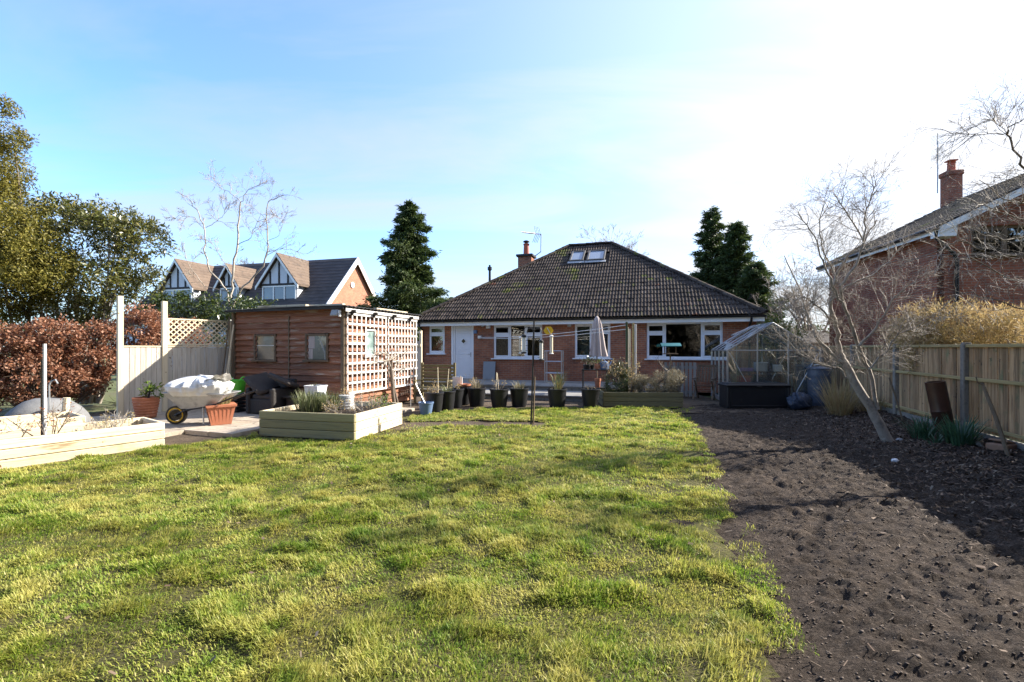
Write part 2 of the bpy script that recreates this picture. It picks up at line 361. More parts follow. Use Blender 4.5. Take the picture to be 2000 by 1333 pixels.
MT['benchwood'] = pm('mossy_bench_wood', [(.12, .10, .045), (.19, .16, .08), (.09, .07, .035)], 4, GX, .85, .5, 14, GX, rnd=.15)
MT['black_tim'] = pm('black_timber', [(.02, .018, .017), (.035, .03, .028)], 4, rough=.7, bump=.1)
MT['render'] = pm('white_render', [(.62, .64, .68), (.56, .58, .62)], 2, rough=.9, bump=.1)
MT['felt'] = pm('black_roofing', [(.02, .02, .021), (.045, .043, .042)], 3, rough=.8, bump=.4, spots=[((.12, .11, .09), 6, .62, .1)])
MT['soil'] = None
MT['rust'] = pm('brown_salt_glazed_pipe', [(.045, .022, .016), (.075, .035, .024)], 5, rough=.35, bump=.15)
MT['canvas'] = pm('beige_canvas', [(.36, .30, .28), (.44, .38, .36), (.29, .235, .22)], 3, (3, 3, .4), .9, .2)
MT['teal'] = pm('teal_paint', [(.02, .12, .13), (.03, .16, .17)], 4, rough=.5, bump=.1)
MT['yellow'] = pm('yellow_plastic', [(.65, .38, .02), (.72, .45, .04)], 4, rough=.4, bump=.03)
MT['red'] = pm('red_clay', [(.36, .07, .03), (.44, .10, .05)], 5, rough=.6, bump=.1)
MT['purple'] = pm('purple_plastic', [(.12, .06, .2), (.3, .2, .45)], 5, rough=.5, bump=.1)
MT['rope'] = pm('white_line', [(.75, .72, .68), (.65, .62, .6)], 5, rough=.7, bump=0)
MT['bark_pale'] = pm('pale_grey_bark', [(.30, .26, .21), (.42, .37, .31), (.20, .17, .14)], 7, (1, 1, .5), .8, .5, 40, spots=[((.17, .18, .09), 5, .6, .12)])
MT['bark'] = pm('brown_bark', [(.11, .085, .065), (.17, .135, .105), (.075, .06, .045)], 7, (1, 1, .5), .85, .5, 40)
MT['bark_hero'] = pm('lichen_grey_bark', [(.22, .185, .15), (.34, .29, .24), (.14, .115, .09)], 9, (1, 1, .6), .7, .6, 40, spots=[((.42, .39, .32), 12, .6, .1)])
MT['twig'] = pm('grey_twig', [(.19, .155, .125), (.28, .24, .19)], 9, rough=.7, bump=.1)
# ================================================================== GROUND
rng = np.random.default_rng(11)
random.seed(5)
def fence_x(y): return 5.04 + .326 * y
def edge_x(y): return .70 + .325 * y            # lawn / dug soil edge
def soilmat(name, cols, sc, bump, chips=False):
    m, nt, b, out = newmat(name); L = nt.links
    r_ = ramp(nt, cols); v = coords(nt, sc, (1, 1, 1), False); L.new(noise(nt, v, 9, .68, .4), r_.inputs[0]); c = r_.outputs[0]
    f = mrange(nt, noise(nt, coords(nt, 38, (1, 2.4, 1), False), 5, .7), .50, .66); c = mixc(nt, f, c, (.16, .125, .10))  # pale flecks: sunlit crumbs painted into the colour
    f = mrange(nt, noise(nt, coords(nt, 30, (1, 2.0, 1), False), 5, .7), .36, .48, .65, 0); c = mixc(nt, f, c, (.016, .013, .011))  # dark flecks: shade of small pits painted into the colour
    f = mrange(nt, noise(nt, coords(nt, .55, (1, 1, 1), False), 3), .4, .65); c = mixc(nt, f, mixc(nt, .35, c, (.02, .016, .014)), c)
    L.new(c, b.inputs['Base Color']); b.inputs['Roughness'].default_value = .95; b.inputs['Specular IOR Level'].default_value = .15
    bp = nt.nodes.new('ShaderNodeBump'); bp.inputs['Strength'].default_value = bump; bp.inputs['Distance'].default_value = .05
    L.new(noise(nt, coords(nt, 22, (1, 1.6, 1), False), 9, .72), bp.inputs['Height']); L.new(bp.outputs[0], b.inputs['Normal']); return m
MT['soil'] = soilmat('dug_dark_soil', [(.024, .017, .013), (.054, .040, .031), (.105, .080, .063)], 7, 1.0)
MT['earth'] = soilmat('trodden_earth', [(.07, .05, .035), (.12, .09, .062), (.17, .13, .09)], 5, .6)
MT['thatch'] = soilmat('lawn_thatch', [(.07, .068, .02), (.13, .13, .035), (.19, .165, .06)], 9, .9)
MT['far_ground'] = pm('rough_grass_far', [(.06, .08, .02), (.10, .11, .035), (.09, .075, .04)], .4, rough=1, bump=.3, bscale=5)
MT['clod'] = pm('soil_clod', [(.06, .046, .036), (.12, .093, .074)], 30, rough=.95, bump=.4, bscale=80)
MT['chip'] = leafmat('bark_chip', [(.05, .03, .022), (.11, .07, .05), (.17, .12, .085), (.07, .045, .03), (.24, .19, .14)], .05, .8)

mb = MB(); mb.box((0, 590, -.38), (1600, 1300, .5)); 
g = link('ground', mb.mesh('ground'), MT['far_ground'], kind='structure')
def sheet(name, x0, x1, y0, y1, st, hf, mat, keep=None, kind='structure'):
    nx, ny = int((x1 - x0) / st) + 1, int((y1 - y0) / st) + 1
    X, Y = np.meshgrid(np.linspace(x0, x1, nx), np.linspace(y0, y1, ny)); Z = hf(X, Y)
    V = np.stack([X, Y, Z], -1).reshape(-1, 3); i = np.arange(nx * ny).reshape(ny, nx)
    Q = np.stack([i[:-1, :-1], i[:-1, 1:], i[1:, 1:], i[1:, :-1]], -1).reshape(-1, 4)
    if keep is not None:
        c = V[Q].mean(1); Q = Q[keep(c[:, 0], c[:, 1])]
    return link(name, np_mesh(name, V, Q, True), mat, kind=kind)
def soil_h(X, Y):
    h = .05 * (fbm(X * 1.6, Y * 1.6, 3, 3) - .45) + .085 * (fbm(X * 4.5 + Y * .8, Y * 9, 9, 3) - .45) + .085 * (fbm(X * 13, Y * 21, 17, 3) - .4)
    d = fence_x(Y) - X; h = h + .20 * np.clip(1 - d / 1.9, 0, 1) ** 1.4          # mulch heaped against the fence
    e = X - edge_x(Y); return h * np.clip(.35 + e * 1.4, .35, 1) - .015 - .02 * np.exp(-(e / .25) ** 2)
sheet('soil_bed', .9, 9.6, 1.2, 12.9, .024, soil_h, MT['soil'], keep=lambda x, y: (x > edge_x(y) - .9) & (x < fence_x(y) + .02) & (np.abs(x) < 1.28 * y + .6))
LAWN = [(-6.9, 1.0), (-7.6, 4.7), (G(322, 874).x, G(322, 874).y), (-5.3, 7.75), (-4.75, 8.35), (-4.62, 8.2), (-2.74, 7.76), (-2.2, 9.55), (-2.35, 10.5), (-1.7, 11.35), (-.5, 12.0), (1.0, 12.15), (4.72, 12.15)] + [(edge_x(y), y) for y in (11.6, 9, 6, 3, 1.0)]
def tuft(X, Y): return fbm(X * 3.9, Y * 4.7, 37, 3)
def lawn_h(X, Y):
    return .035 * (fbm(X * 1.1, Y * 1.1, 31, 3) - .45) + .060 * (tuft(X, Y) - .42) + .006
def bare(x, y):
    p = 1.1 * np.exp(-(((x + 1.05) / 1.5) ** 2 + ((y - 9.65) / .42) ** 2)) + 1.0 * np.exp(-(((x - .35) / .55) ** 2 + ((y - 9.55) / .3) ** 2))
    p = p + .9 * np.exp(-(((x + 2.2) / .55) ** 2 + ((y - 8.8) / .8) ** 2)) + .45 * np.exp(-(((x + 3.6) / 1.2) ** 2 + ((y - 7.85) / .14) ** 2))
    n = fbm(x * 2.2, y * 2.2, 71); e = edge_x(y) - x
    p = p + np.clip((n - .50) * 8, 0, 1) * np.exp(-(e / 1.0) ** 2) * 1.1
    p = p + np.clip((fbm(x * 3.4, y * 3.4, 77) - .64) * 9, 0, .7)
    return np.clip(p, 0, 1)
sheet('lawn', -8.0, 5.2, 1.0, 12.6, .06, lawn_h, MT['thatch'], keep=lambda x, y: ((bare(x, y) < .55) | (y < 8.9)) & inpoly(x + .16 + .25 * (fbm(x * 4, y * 4, 5) - .45), y + .25 * (fbm(x * 4, y * 4, 8) - .45), LAWN))
sheet('bare_earth', -10.4, -2.3, 6.9, 13.2, .09, lambda X, Y: .02 * (fbm(X * 3, Y * 3, 55) - .5) - .018, MT['earth'], keep=lambda x, y: y > 7.0 + .1 * (x + 5))
sheet('earth_strip', -3.6, 6.4, 8.6, 17.0, .09, lambda X, Y: .03 * (fbm(X * 3, Y * 3, 51) - .5) - .012, MT['earth'], keep=lambda x, y: (y > 11.3) | ((x > -3.4) & (x < .8) & (y > 9.0)))

# ---- grass: real blades, thinner with distance
def grass_band(y0, y1, dens, wid, hs):
    x0, x1 = -7.7, 5.3; n = int((x1 - x0) * (y1 - y0) * dens)
    x = rng.uniform(x0, x1, n); y = rng.uniform(y0, y1, n)
    k = (np.abs(x) < 1.16 * y + .25); x, y = x[k], y[k]
    jx = .30 * (fbm(x * 5, y * 5, 5) - .45); jy = .22 * (fbm(x * 5, y * 5, 8) - .45)
    k = inpoly(x + jx - .10 * rng.random(len(x)), y + jy, LAWN); x, y = x[k], y[k]
    k = rng.random(len(x)) > bare(x, y) * 1.02; x, y = x[k], y[k]
    tus = np.clip((tuft(x, y) - .44) * 6, 0, 1)
    thin = np.clip((fbm(x * 4.1, y * 4.1, 95, 3) - .28) * 4.5, .5, 1); k = rng.random(len(x)) < np.maximum(thin, tus); x, y, tus = x[k], y[k], tus[k]
    n = len(x); L = hs * rng.uniform(.5, 1.3, n) * (1 + 1.15 * tus); w = wid * rng.uniform(.7, 1.3, n)
    a = rng.uniform(0, 2 * np.pi, n); lean = rng.uniform(.25, 1.35, n)
    # neighbouring blades lie the same way
    wa = fbm(x * 1.3, y * 1.3, 101, 2) * 12; dx = np.cos(a) + .9 * np.cos(wa); dy = np.sin(a) + .9 * np.sin(wa); q = np.hypot(dx, dy) + 1e-6; dx, dy = dx / q, dy / q
    z = lawn_h(x, y) - .006
    bx, by = -dy, dx
    ms, mc = np.sin(lean * .55), np.cos(lean * .55); ts, tcn = np.sin(lean * 1.25), np.cos(lean * 1.25)
    p0 = np.stack([x, y, z], 1); b = np.stack([bx, by, 0 * z], 1) * w[:, None] * .5
    p1 = p0 + np.stack([dx * ms, dy * ms, mc], 1) * (L * .52)[:, None]; p2 = p1 + np.stack([dx * ts, dy * ts, tcn], 1) * (L * .48)[:, None]
    V = np.stack([p0, p1 + b, p1 - b, p2], 1).reshape(-1, 3)
    i = np.arange(n)[:, None] * 4
    return V, i + np.array([[0, 1, 2]]), i + np.array([[1, 3, 2]])
VV, QQ, TT, base = [], [], [], 0
for y0, y1, dn, wd, hs in ((1.5, 3.0, 17500, .0055, .032), (3.0, 5.0, 13000, .0066, .032), (5.0, 8.0, 8000, .0090, .033), (8.0, 12.4, 4600, .0130, .034)):
    V, Q, T = grass_band(y0, y1, dn, wd, hs); VV.append(V); QQ.append(Q + base); TT.append(T + base); base += len(V)
MT['grass'] = leafmat('winter_grass', [(.12, .205, .024), (.24, .325, .038), (.33, .39, .05), (.18, .28, .03), (.50, .47, .11), (.30, .365, .045), (.66, .58, .25)], .5, .5, patch=[((.58, .49, .15), 1.3, .42, .60, .6), ((.10, .22, .016), 4.0, .50, .64, .7)])
gr = link('lawn_grass', np_mesh('lawn_grass', np.concatenate(VV), np.concatenate([np.concatenate(QQ), np.concatenate(TT)])), MT['grass'], kind='stuff')
tag(gr, 'short uneven green and straw coloured grass covering the lawn', 'grass')

# ---- clods and bark chips on the soil (nobody could count them)
n = 15000; y = 1.6 + 10.8 * rng.random(n) ** 1.7; x = edge_x(y) - .1 + (fence_x(y) - edge_x(y) - .2) * rng.random(n)
ico = bmesh.new(); bmesh.ops.create_cube(ico, size=1.5); bmesh.ops.triangulate(ico, faces=ico.faces[:]); iv = np.array([v.co for v in ico.verts]); it = np.array([[v.index for v in f.verts] for f in ico.faces]); ico.free()
sz = rng.uniform(.0025, .0075, n) * (1 + 1.2 * (rng.random(n) > .985) + 2.2 * (rng.random(n) > .997))
C = np.stack([x, y, soil_h(x, y) + sz * .05], 1)
V = C[:, None, :] + iv[None] * sz[:, None, None] * rng.uniform(.6, 1.35, (n, len(iv), 1)) * np.array([1.25, 1, .7])
tag(link('soil_clods', np_mesh('soil_clods', V.reshape(-1, 3), (it[None] + np.arange(n)[:, None, None] * len(iv)).reshape(-1, 3)), MT['clod'], kind='stuff'), 'small dark crumbly clods scattered over the dug soil', 'soil')
def flat_bits(x, y, zf, L, w, tilt=.5):
    n = len(x); a = rng.uniform(0, 2 * np.pi, n); t = rng.normal(0, tilt, n); d = np.stack([np.cos(a) * np.cos(t), np.sin(a) * np.cos(t), np.sin(t)], 1)
    s_ = np.stack([-np.sin(a), np.cos(a), rng.normal(0, .4, n)], 1); c = np.stack([x, y, zf + .012], 1); d = d * L[:, None] * .5; s_ = s_ * w[:, None] * .5
    V = np.stack([c - d - s_, c + d - s_ * .6, c + d * .9 + s_, c - d + s_ * .8], 1).reshape(-1, 3); return V, np.arange(n * 4).reshape(n, 4)
n = 9000; y = 2.2 + 9 * rng.random(n); x = fence_x(y) - .1 - 2.3 * np.abs(rng.normal(0, .45, n)); k = x > edge_x(y) + .6; x, y = x[k], y[k]; n = len(x)
V, Q = flat_bits(x, y, soil_h(x, y), rng.uniform(.02, .075, n), rng.uniform(.008, .026, n))
nl_ = 420; yl = 2 + 10 * rng.random(nl_); xl = rng.uniform(-6.5, 4, nl_); kk = inpoly(xl, yl, LAWN); xl, yl = xl[kk], yl[kk]; Vl, Ql = flat_bits(xl, yl, lawn_h(xl, yl) + .02, rng.uniform(.02, .06, len(xl)), rng.uniform(.006, .03, len(xl)), .3)
tag(link('lawn_litter', np_mesh('lawn_litter', Vl, Ql), MT['chip'], kind='stuff'), 'stray dead leaves lying on the lawn', 'leaves')
n2 = 900; y2 = 1.6 + 10 * rng.random(n2); x2 = edge_x(y2) + (fence_x(y2) - edge_x(y2)) * rng.random(n2); V2, Q2 = flat_bits(x2, y2, soil_h(x2, y2), rng.uniform(.02, .09, n2), rng.uniform(.003, .008, n2), .2)
tag(link('bark_chips', np_mesh('bark_chips', np.concatenate([V, V2]), np.concatenate([Q, Q2 + len(V)])), MT['chip'], kind='stuff'), 'brown bark chips and dead leaves strewn along the fence foot', 'mulch')

# ---- patio of single slabs, terrace steps before the house
pat = Frame((-9.4, 9.6), R(-19.4))
mb = MB(); mb.box((2.5, 2.7, -.04), (5.0, 4.2, .12)); pass
pt = link('patio', mb.mesh('patio'), MT['earth'], None, pat.o, (0, 0, pat.rz), kind='structure')
slab = MB(); slab.box((0, 0, -.035), (.592, .592, .12), ch=.006); slm = slab.mesh('paving_slab'); slm.materials.append(MT['paving'])
for i in range(13):
    for j in range(-4, 8):
        x, y = .1 + .6 * i, -.2 + .6 * j; w = pat.world(x, y, 0)
        if w.y < 8.22 or (j < -1 and (w.x < -6.3 or w.x > -4.6)) or (w.y < 8.3 and w.x < -5.55) or w.x > -2.55 or (w.x > -4.75 and w.y < 10.35): continue
        link('paving_slab', slm, None, pt, (x, y, .032 + random.uniform(-.004, .004)), (random.uniform(-.006, .006), random.uniform(-.006, .006), random.uniform(-.008, .008)))
HF = Frame((-3.91, 19.52), R(-16.5))                 # the bungalow's front wall: x along it, y into it
def slabs(parent, x0, x1, y0, y1, z, st=.6):
    nx, ny = int(round((x1 - x0) / st)), max(1, int(round((y1 - y0) / st))); dx, dy = (x1 - x0) / nx, (y1 - y0) / ny
    b = MB(); b.box((0, 0, 0), (dx - .008, dy - .008, .045), ch=.006); me = b.mesh('paving_slab'); me.materials.append(MT['paving_g'])
    for i in range(nx):
        for j in range(ny): link('paving_slab', me, None, parent, (x0 + (i + .5) * dx, y0 + (j + .5) * dy, z + random.uniform(-.003, .003)))
mb = MB(); mb.box((3.8, -3.15, -.05), (9.6, 1.5, .33)); mb.box((4.5, -1.22, .03), (11.0, 2.38, .49))
te = link('terrace', mb.mesh('terrace'), MT['conc'], None, HF.o, (0, 0, HF.rz), kind='structure')
slabs(te, -1.0, 8.6, -3.96, -2.42, .137); slabs(te, -1.0, 10.0, -2.46, -.04, .297)
# ================================================================== BUNGALOW
HW, HD = 12.95, 10.9
house = thing('bungalow', 'red brick bungalow with dark tiled hipped roof and white windows behind the pots', 'house', HF.o, HF.rz)
def hx(px): return HF.px(px, HY)[0]
def hz(px, py): return HF.px(px, py)[1]
def rect(x0, x1, y0, y1):
    a, b = HF.px(x0, y0), HF.px(x1, y1); return [a[0], b[0], (HF.px((x0 + x1) / 2, y1))[1], HF.px((x0 + x1) / 2, y0)[1]]
wins = {'small': rect(838, 868.5, 637, 691), 'kitchen': rect(964, 1059, 634, 700.5), 'bath': rect(1122.5, 1192, 632, 700), 'living': rect(1263, 1412, 630, 701.5)}
doorr = rect(881.5, 925, 634, 745); doorr[2] = .32
def holed_wall(W_, z0, z1, holes, th):
    xs = sorted({0, W_} | {q for h in holes for q in h[:2]}); zs = sorted({z0, z1} | {q for h in holes for q in h[2:]}); m = MB()
    def solid(a, b, c, d):
        return not any(h[0] <= (a + b) / 2 <= h[1] and h[2] <= (c + d) / 2 <= h[3] for h in holes)
    for a, b in zip(xs, xs[1:]):
        for c, d in zip(zs, zs[1:]):
            if solid(a, b, c, d):
                m.add([(a, 0, c), (b, 0, c), (b, 0, d), (a, 0, d)], [(0, 1, 2, 3)]); m.add([(a, th, c), (b, th, c), (b, th, d), (a, th, d)], [(3, 2, 1, 0)])
    for a, b, c, d in holes:
        m.add([(a, 0, c), (b, 0, c), (b, th, c), (a, th, c)], [(3, 2, 1, 0)]); m.add([(a, 0, d), (b, 0, d), (b, th, d), (a, th, d)], [(0, 1, 2, 3)])
        m.add([(a, 0, c), (a, 0, d), (a, th, d), (a, th, c)], [(0, 1, 2, 3)]); m.add([(b, 0, c), (b, 0, d), (b, th, d), (b, th, c)], [(3, 2, 1, 0)])
    return m
TOPZ = 2.60
wall = holed_wall(HW, .0, TOPZ, list(wins.values()) + [doorr], .26)
me = bpy.data.meshes.new('wall'); me.from_pydata(wall.v, [], wall.f); me.validate(); link('wall', me, MT['brick'], house)
mb = MB()
mb.box((.13, HD / 2 + .13, TOPZ / 2), (.26, HD - .26, TOPZ)); mb.box((HW - .13, HD / 2 + .13, TOPZ / 2), (.26, HD - .26, TOPZ)); mb.box((HW / 2, HD - .13, TOPZ / 2), (HW - .53, .26, TOPZ))
part(house, 'wall', mb, MT['brick'])
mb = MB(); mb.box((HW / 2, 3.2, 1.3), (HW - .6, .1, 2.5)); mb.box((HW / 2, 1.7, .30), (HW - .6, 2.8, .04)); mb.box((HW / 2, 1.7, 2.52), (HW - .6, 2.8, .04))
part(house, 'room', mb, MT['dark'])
# windows: outer frame, mullions, casements, panes, sill
def window(parent, r_, cols, yf=.07, sill=True, mat='upvc', fw=.062):
    """cols: list of (fraction of width, transom fraction from the top or None)"""
    x0, x1, z0, z1 = r_; H = z1 - z0; W_ = x1 - x0
    m = MB(); m.box(((x0 + x1) / 2, yf, z1 - fw / 2), (W_, .07, fw), ch=.006); m.box(((x0 + x1) / 2, yf, z0 + fw / 2 + .01), (W_, .07, fw + .02), ch=.006)
    e = [x0]
    for c in cols: e.append(e[-1] + W_ * c[0])
    for i, x in enumerate(e):
        ww = fw if i in (0, len(e) - 1) else fw * 1.05; xc = x + (ww / 2 if i == 0 else -ww / 2 if i == len(e) - 1 else 0)
        m.box((xc, yf - .002, (z0 + z1) / 2), (ww, .074, H - 2 * fw), ch=.006)
    w = part(parent, 'window', m, MT[mat])
    for i, (fr, tr, sash) in enumerate(cols):
        a, b = e[i] + fw * .55, e[i + 1] - fw * .55; cells = [(z0 + fw, z1 - fw)]
        if tr:
            zt = z1 - H * tr; mm = MB(); mm.box(((a + b) / 2, yf - .004, zt), (b - a, .076, fw), ch=.006); part(w, 'transom', mm, MT[mat]); cells = [(zt + fw * .45, z1 - fw), (z0 + fw, zt - fw * .45)]
        for c, d in cells:
            q = 0.0
            if sash:
                q = .052; s_ = MB()
                for zc in (c + q / 2 + .002, d - q / 2 - .002): s_.box(((a + b) / 2, yf - .022, zc), (b - a - .004, .055, q), ch=.007)
                for xc in (a + q / 2 + .002, b - q / 2 - .002): s_.box((xc, yf - .022, (c + d) / 2), (q, .055, d - c - 2 * q - .004), ch=.007)
                part(w, 'casement', s_, MT[mat])
            pn = MB(); pn.box(((a + b) / 2, yf, (c + d) / 2), (b - a - 2 * q + .01, .012, d - c - 2 * q + .01)); part(w, 'pane', pn, MT['glass'])
    if sill:
        m = MB(); m.box(((x0 + x1) / 2, -.02, z0 - .022), (W_ + .16, .17, .045), ch=.01); part(w, 'sill', m, MT[mat])
    return w
window(house, wins['small'], [(1, .30, True)])
window(house, wins['kitchen'], [(.345, .30, True), (.31, None, False), (.345, .30, True)])
window(house, wins['bath'], [(.49, None, True), (.24, None, False), (.27, .25, True)])
window(house, wins['living'], [(.25, .29, True), (.485, None, False), (.265, .29, True)])
# behind the panes
def pleated(x0, x1, z0, z1, y, k=14, amp=.02):
    m = MB(); n = k * 4; vv = []
    for i in range(n + 1):
        x = x0 + (x1 - x0) * i / n; yy = y + amp * math.sin(i * math.pi / 2) + random.uniform(-.004, .004); vv += [(x, yy, z0), (x, yy, z1)]
    return m.add(vv, [(2 * i, 2 * i + 2, 2 * i + 3, 2 * i + 1) for i in range(n)])
w = wins['bath']; m = MB(); m.box(((w[0] + w[1]) / 2 - .15, .28, (w[2] + w[3]) / 2), (w[1] - w[0] - .3, .01, w[3] - w[2])); part(house, 'roller_blind', m, pm('grey_blind', [(.34, .34, .30), (.28, .28, .25)], 2, (1, 1, 8), .9, .05), label='plain grey roller blind pulled down inside the window')
for i, fx in enumerate((.14, .25, .36)):
    m = MB(); m.lathe([(.028, 0), (.045, .02), (.05, .06), (.03, .10), (.018, .14), (.012, .16)], 12, (w[0] + (w[1] - w[0]) * fx, .19, w[2] + .07)); part(house, 'ornament', m, MT['cream'], True)
w = wins['kitchen']; part(house, 'curtain', pleated(w[0] + .05, w[0] + (w[1] - w[0]) * .33, w[2] + .05, w[3] - .3, .25, 5), MT['curtain_b'], True)
part(house, 'curtain', pleated(w[0] + (w[1] - w[0]) * .68, w[1] - .05, w[2] + .05, w[3] - .3, .25, 5), MT['curtain_b'], True)
w = wins['small']; part(house, 'net_curtain', pleated(w[0] + .03, w[1] - .03, w[2] + .05, w[3] - .35, .25, 8, .012), pm('dim_net', [(.16, .15, .13), (.12, .11, .10)], 3, (8, 8, .4), .9, .05), True)
# door
x0, x1, z0, z1 = doorr; fw = .075; m = MB()
m.box(((x0 + x1) / 2, .07, z1 - fw / 2), (x1 - x0, .09, fw), ch=.006)
for xc in (x0 + fw / 2 + .08, x1 - fw / 2): m.box((xc, .07, (z0 + z1 - fw) / 2), (fw, .09, z1 - z0 - fw), ch=.006)
m.box((x0 + .04, .05, (z0 + z1) / 2), (.08, .10, z1 - z0 - .01)); part(house, 'door_frame', m, MT['upvc'])
a, b = x0 + fw + .085, x1 - fw - .005; dh = z1 - fw - z0; xc = (a + b) / 2
m = MB(); m.box((xc, .075, z0 + dh / 2), (b - a, .05, dh - .01), ch=.004); dr = part(house, 'door', m, MT['door'])
for c, d in ((.05, .40), (.47, .53), (.56, .86), (.90, .965)):
    m = MB(); zc, hh, ww = z0 + dh * (c + d) / 2, dh * (d - c), (b - a) * .74
    for q in (-1, 1): m.box((xc + q * ww / 2, .049, zc), (.028, .012, hh), ch=.005); m.box((xc, .049, zc + q * hh / 2), (ww - .03, .012, .028), ch=.005)
    part(dr, 'panel_moulding', m, MT['door'])
zc = z0 + dh * .715; m = MB(); rr = .15
m.prism([(xc - rr, .048, zc), (xc, .048, zc - rr), (xc + rr, .048, zc), (xc, .048, zc + rr)], (0, -.022, 0)); part(dr, 'light_frame', m, MT['upvc'])
m = MB(); rr = .098; m.prism([(xc - rr, .0255, zc), (xc, .0255, zc - rr), (xc + rr, .0255, zc), (xc, .0255, zc + rr)], (0, -.004, 0)); part(dr, 'diamond_pane', m, pm('dark_leaded_glass', [(.03, .028, .02), (.10, .09, .05)], 9, rough=.1, bump=.1))
m = MB(); m.box((b - .06, .045, z0 + 1.0), (.035, .012, .2), ch=.004); m.bar((b - .06, .02, z0 + 1.03), (b - .17, .02, z0 + 1.03), .018, .018, ch=.004); part(dr, 'handle', m, MT['steel'])
m = MB(); m.box(((x0 + x1) / 2, -.06, z0 - .03), (x1 - x0 + .06, .3, .08), ch=.01); part(house, 'door_step', m, MT['conc'])
# roof: eave, hips, ridge
EY, EX, EZ = -.40, .22, 2.78
RY, RX0, RX1, RZ = 5.5, 5.5, 7.62, 6.80
BY = HD + .4
e0, e1, b0, b1 = Vector((-EX, EY, EZ)), Vector((HW + EX, EY, EZ)), Vector((-EX, BY, EZ)), Vector((HW + EX, BY, EZ)); r0, r1 = Vector((RX0, RY, RZ)), Vector((RX1, RY, RZ))
lo = Vector((0, 0, -.07)); m = MB()
m.add([p + lo for p in (e0, e1, r1, r0)], [(0, 1, 2, 3)]); m.add([p + lo for p in (b0, b1, r1, r0)], [(3, 2, 1, 0)]); m.add([p + lo for p in (e0, b0, r0)], [(0, 2, 1)]); m.add([p + lo for p in (e1, b1, r1)], [(0, 1, 2)])
m.add([p + lo * 1.5 for p in (e0, e1, b1, b0)], [(0, 3, 2, 1)]); roof = part(house, 'roof', m, MT['tile'])
slope = (r0 - Vector((RX0, EY, EZ))); SL = slope.length; sdir = slope.normalized(); nrm = Vector((1, 0, 0)).cross(sdir).normalized()
TW, GA, TL = .245, SL / 21.0, .40
def tile_verts():
    """two rolls and two pans across, raised at the tail where it laps the course below"""
    n = 14; out = []
    for t, zl in ((-.0, .034), (TL, .010)):
        for lay in (0, -.016):
            for k in range(n + 1):
                x = TW * 1.03 * k / n; q = (2 * k / n) % 1.0; out.append((x, t, zl + lay + .028 * max(0, math.sin(math.pi * min(q / .62, 1)))))
    f = []; a = n + 1
    for k in range(n):
        f += [(k, k + 1, 2 * a + k + 1, 2 * a + k), (a + k + 1, a + k, 3 * a + k, 3 * a + k + 1), (k + 1, k, a + k, a + k + 1)]
    f += [(0, 2 * a, 3 * a, a), (n, a + n, 3 * a + n, 2 * a + n)]
    return np.array(out), f
tv, tf = tile_verts()
M3 = np.array([[1, 0, 0], list(sdir), list(nrm)])
tw_ = tv @ M3                                  # local tile -> house axes
tme = bpy.data.meshes.new('roof_tile'); tme.from_pydata([tuple(q) for q in tw_], [], tf); tme.validate(); tme.materials.append(MT['tile'])
def hipx(y): k = (y - EY) / (RY - EY); return -EX + (RX0 + EX) * k, HW + EX - (HW + EX - RX1) * k
vel = [HF.px(1112, 515)[0], 0]
velux = []
def onroof(px, py):
    d = Vector(((px - CX) / F, 1, -(py - HY) / F)); o = Vector((0, 0, HC)); p0 = HF.world(0, EY, EZ); n_ = HF.u * nrm.x + HF.w * nrm.y + Vector((0, 0, nrm.z)); t = (p0 - o).dot(n_) / d.dot(n_); q = o + d * t - HF.o
    return q.dot(HF.u), (q.dot(HF.w) - EY) / sdir.y       # x along eave, distance up the slope
for quad in ((1113, 1141, 493.5, 513.5), (1147, 1181, 491.5, 512.0)):
    a = onroof(quad[0] + 1, quad[3]); b = onroof(quad[1] + 4, quad[2]); velux.append((a[0] - .06, b[0] - .02, a[1], b[1]))
cands = []
for r_i in range(21):
    s0 = r_i * GA; off = (r_i % 2) * TW * .5 * 0; ya = EY + sdir.y * s0; yb = EY + sdir.y * (s0 + GA)
    xa, xb = hipx(ya); k0 = int(math.floor((xa) / TW)) - 1; k1 = int(math.ceil(xb / TW)) + 1
    for k in range(k0, k1):
        x = k * TW + random.uniform(-.003, .003)
        if any(v[0] - .06 < x + TW / 2 < v[1] + .06 and v[2] - .12 < s0 + GA / 2 < v[3] + .05 for v in velux): continue
        ins = hipx(EY + sdir.y * (s0 + TL)); full = x > ins[0] + .12 and x + TW < ins[1] - .12
        if x + TW < xa or x > xb: continue
        pos = Vector((x, EY, EZ)) + sdir * (s0 - .05) + nrm * (random.uniform(-.003, .005) - .015)
        cands.append((full, HF.world(pos.x, pos.y, pos.z).y, pos))
cands.sort(key=lambda c: (not c[0], c[1]))
ind, rest = cands[:300], cands[300:]
for _, _, p in ind: link('roof_tile', tme, None, roof, p, (random.uniform(-.012, .012), 0, 0))
bm = bmesh.new()
for _, _, p in rest:
    vs_ = [bm.verts.new(Vector(q) + p) for q in tw_]
    for f in tf: bm.faces.new([vs_[i] for i in f])
for e, r_, sg in ((e0, r0, -1), (e1, r1, 1)):
    d = r_ - e; no = Vector((d.y, -d.x, 0)); no = no * (1 if no.x * sg > 0 else -1)
    bmesh.ops.bisect_plane(bm, geom=bm.verts[:] + bm.edges[:] + bm.faces[:], plane_co=e, plane_no=no, clear_outer=True)
me = bpy.data.meshes.new('roof_tiles'); bm.to_mesh(me); bm.free(); link('roof_tiles', me, MT['tile'], roof, kind='stuff')
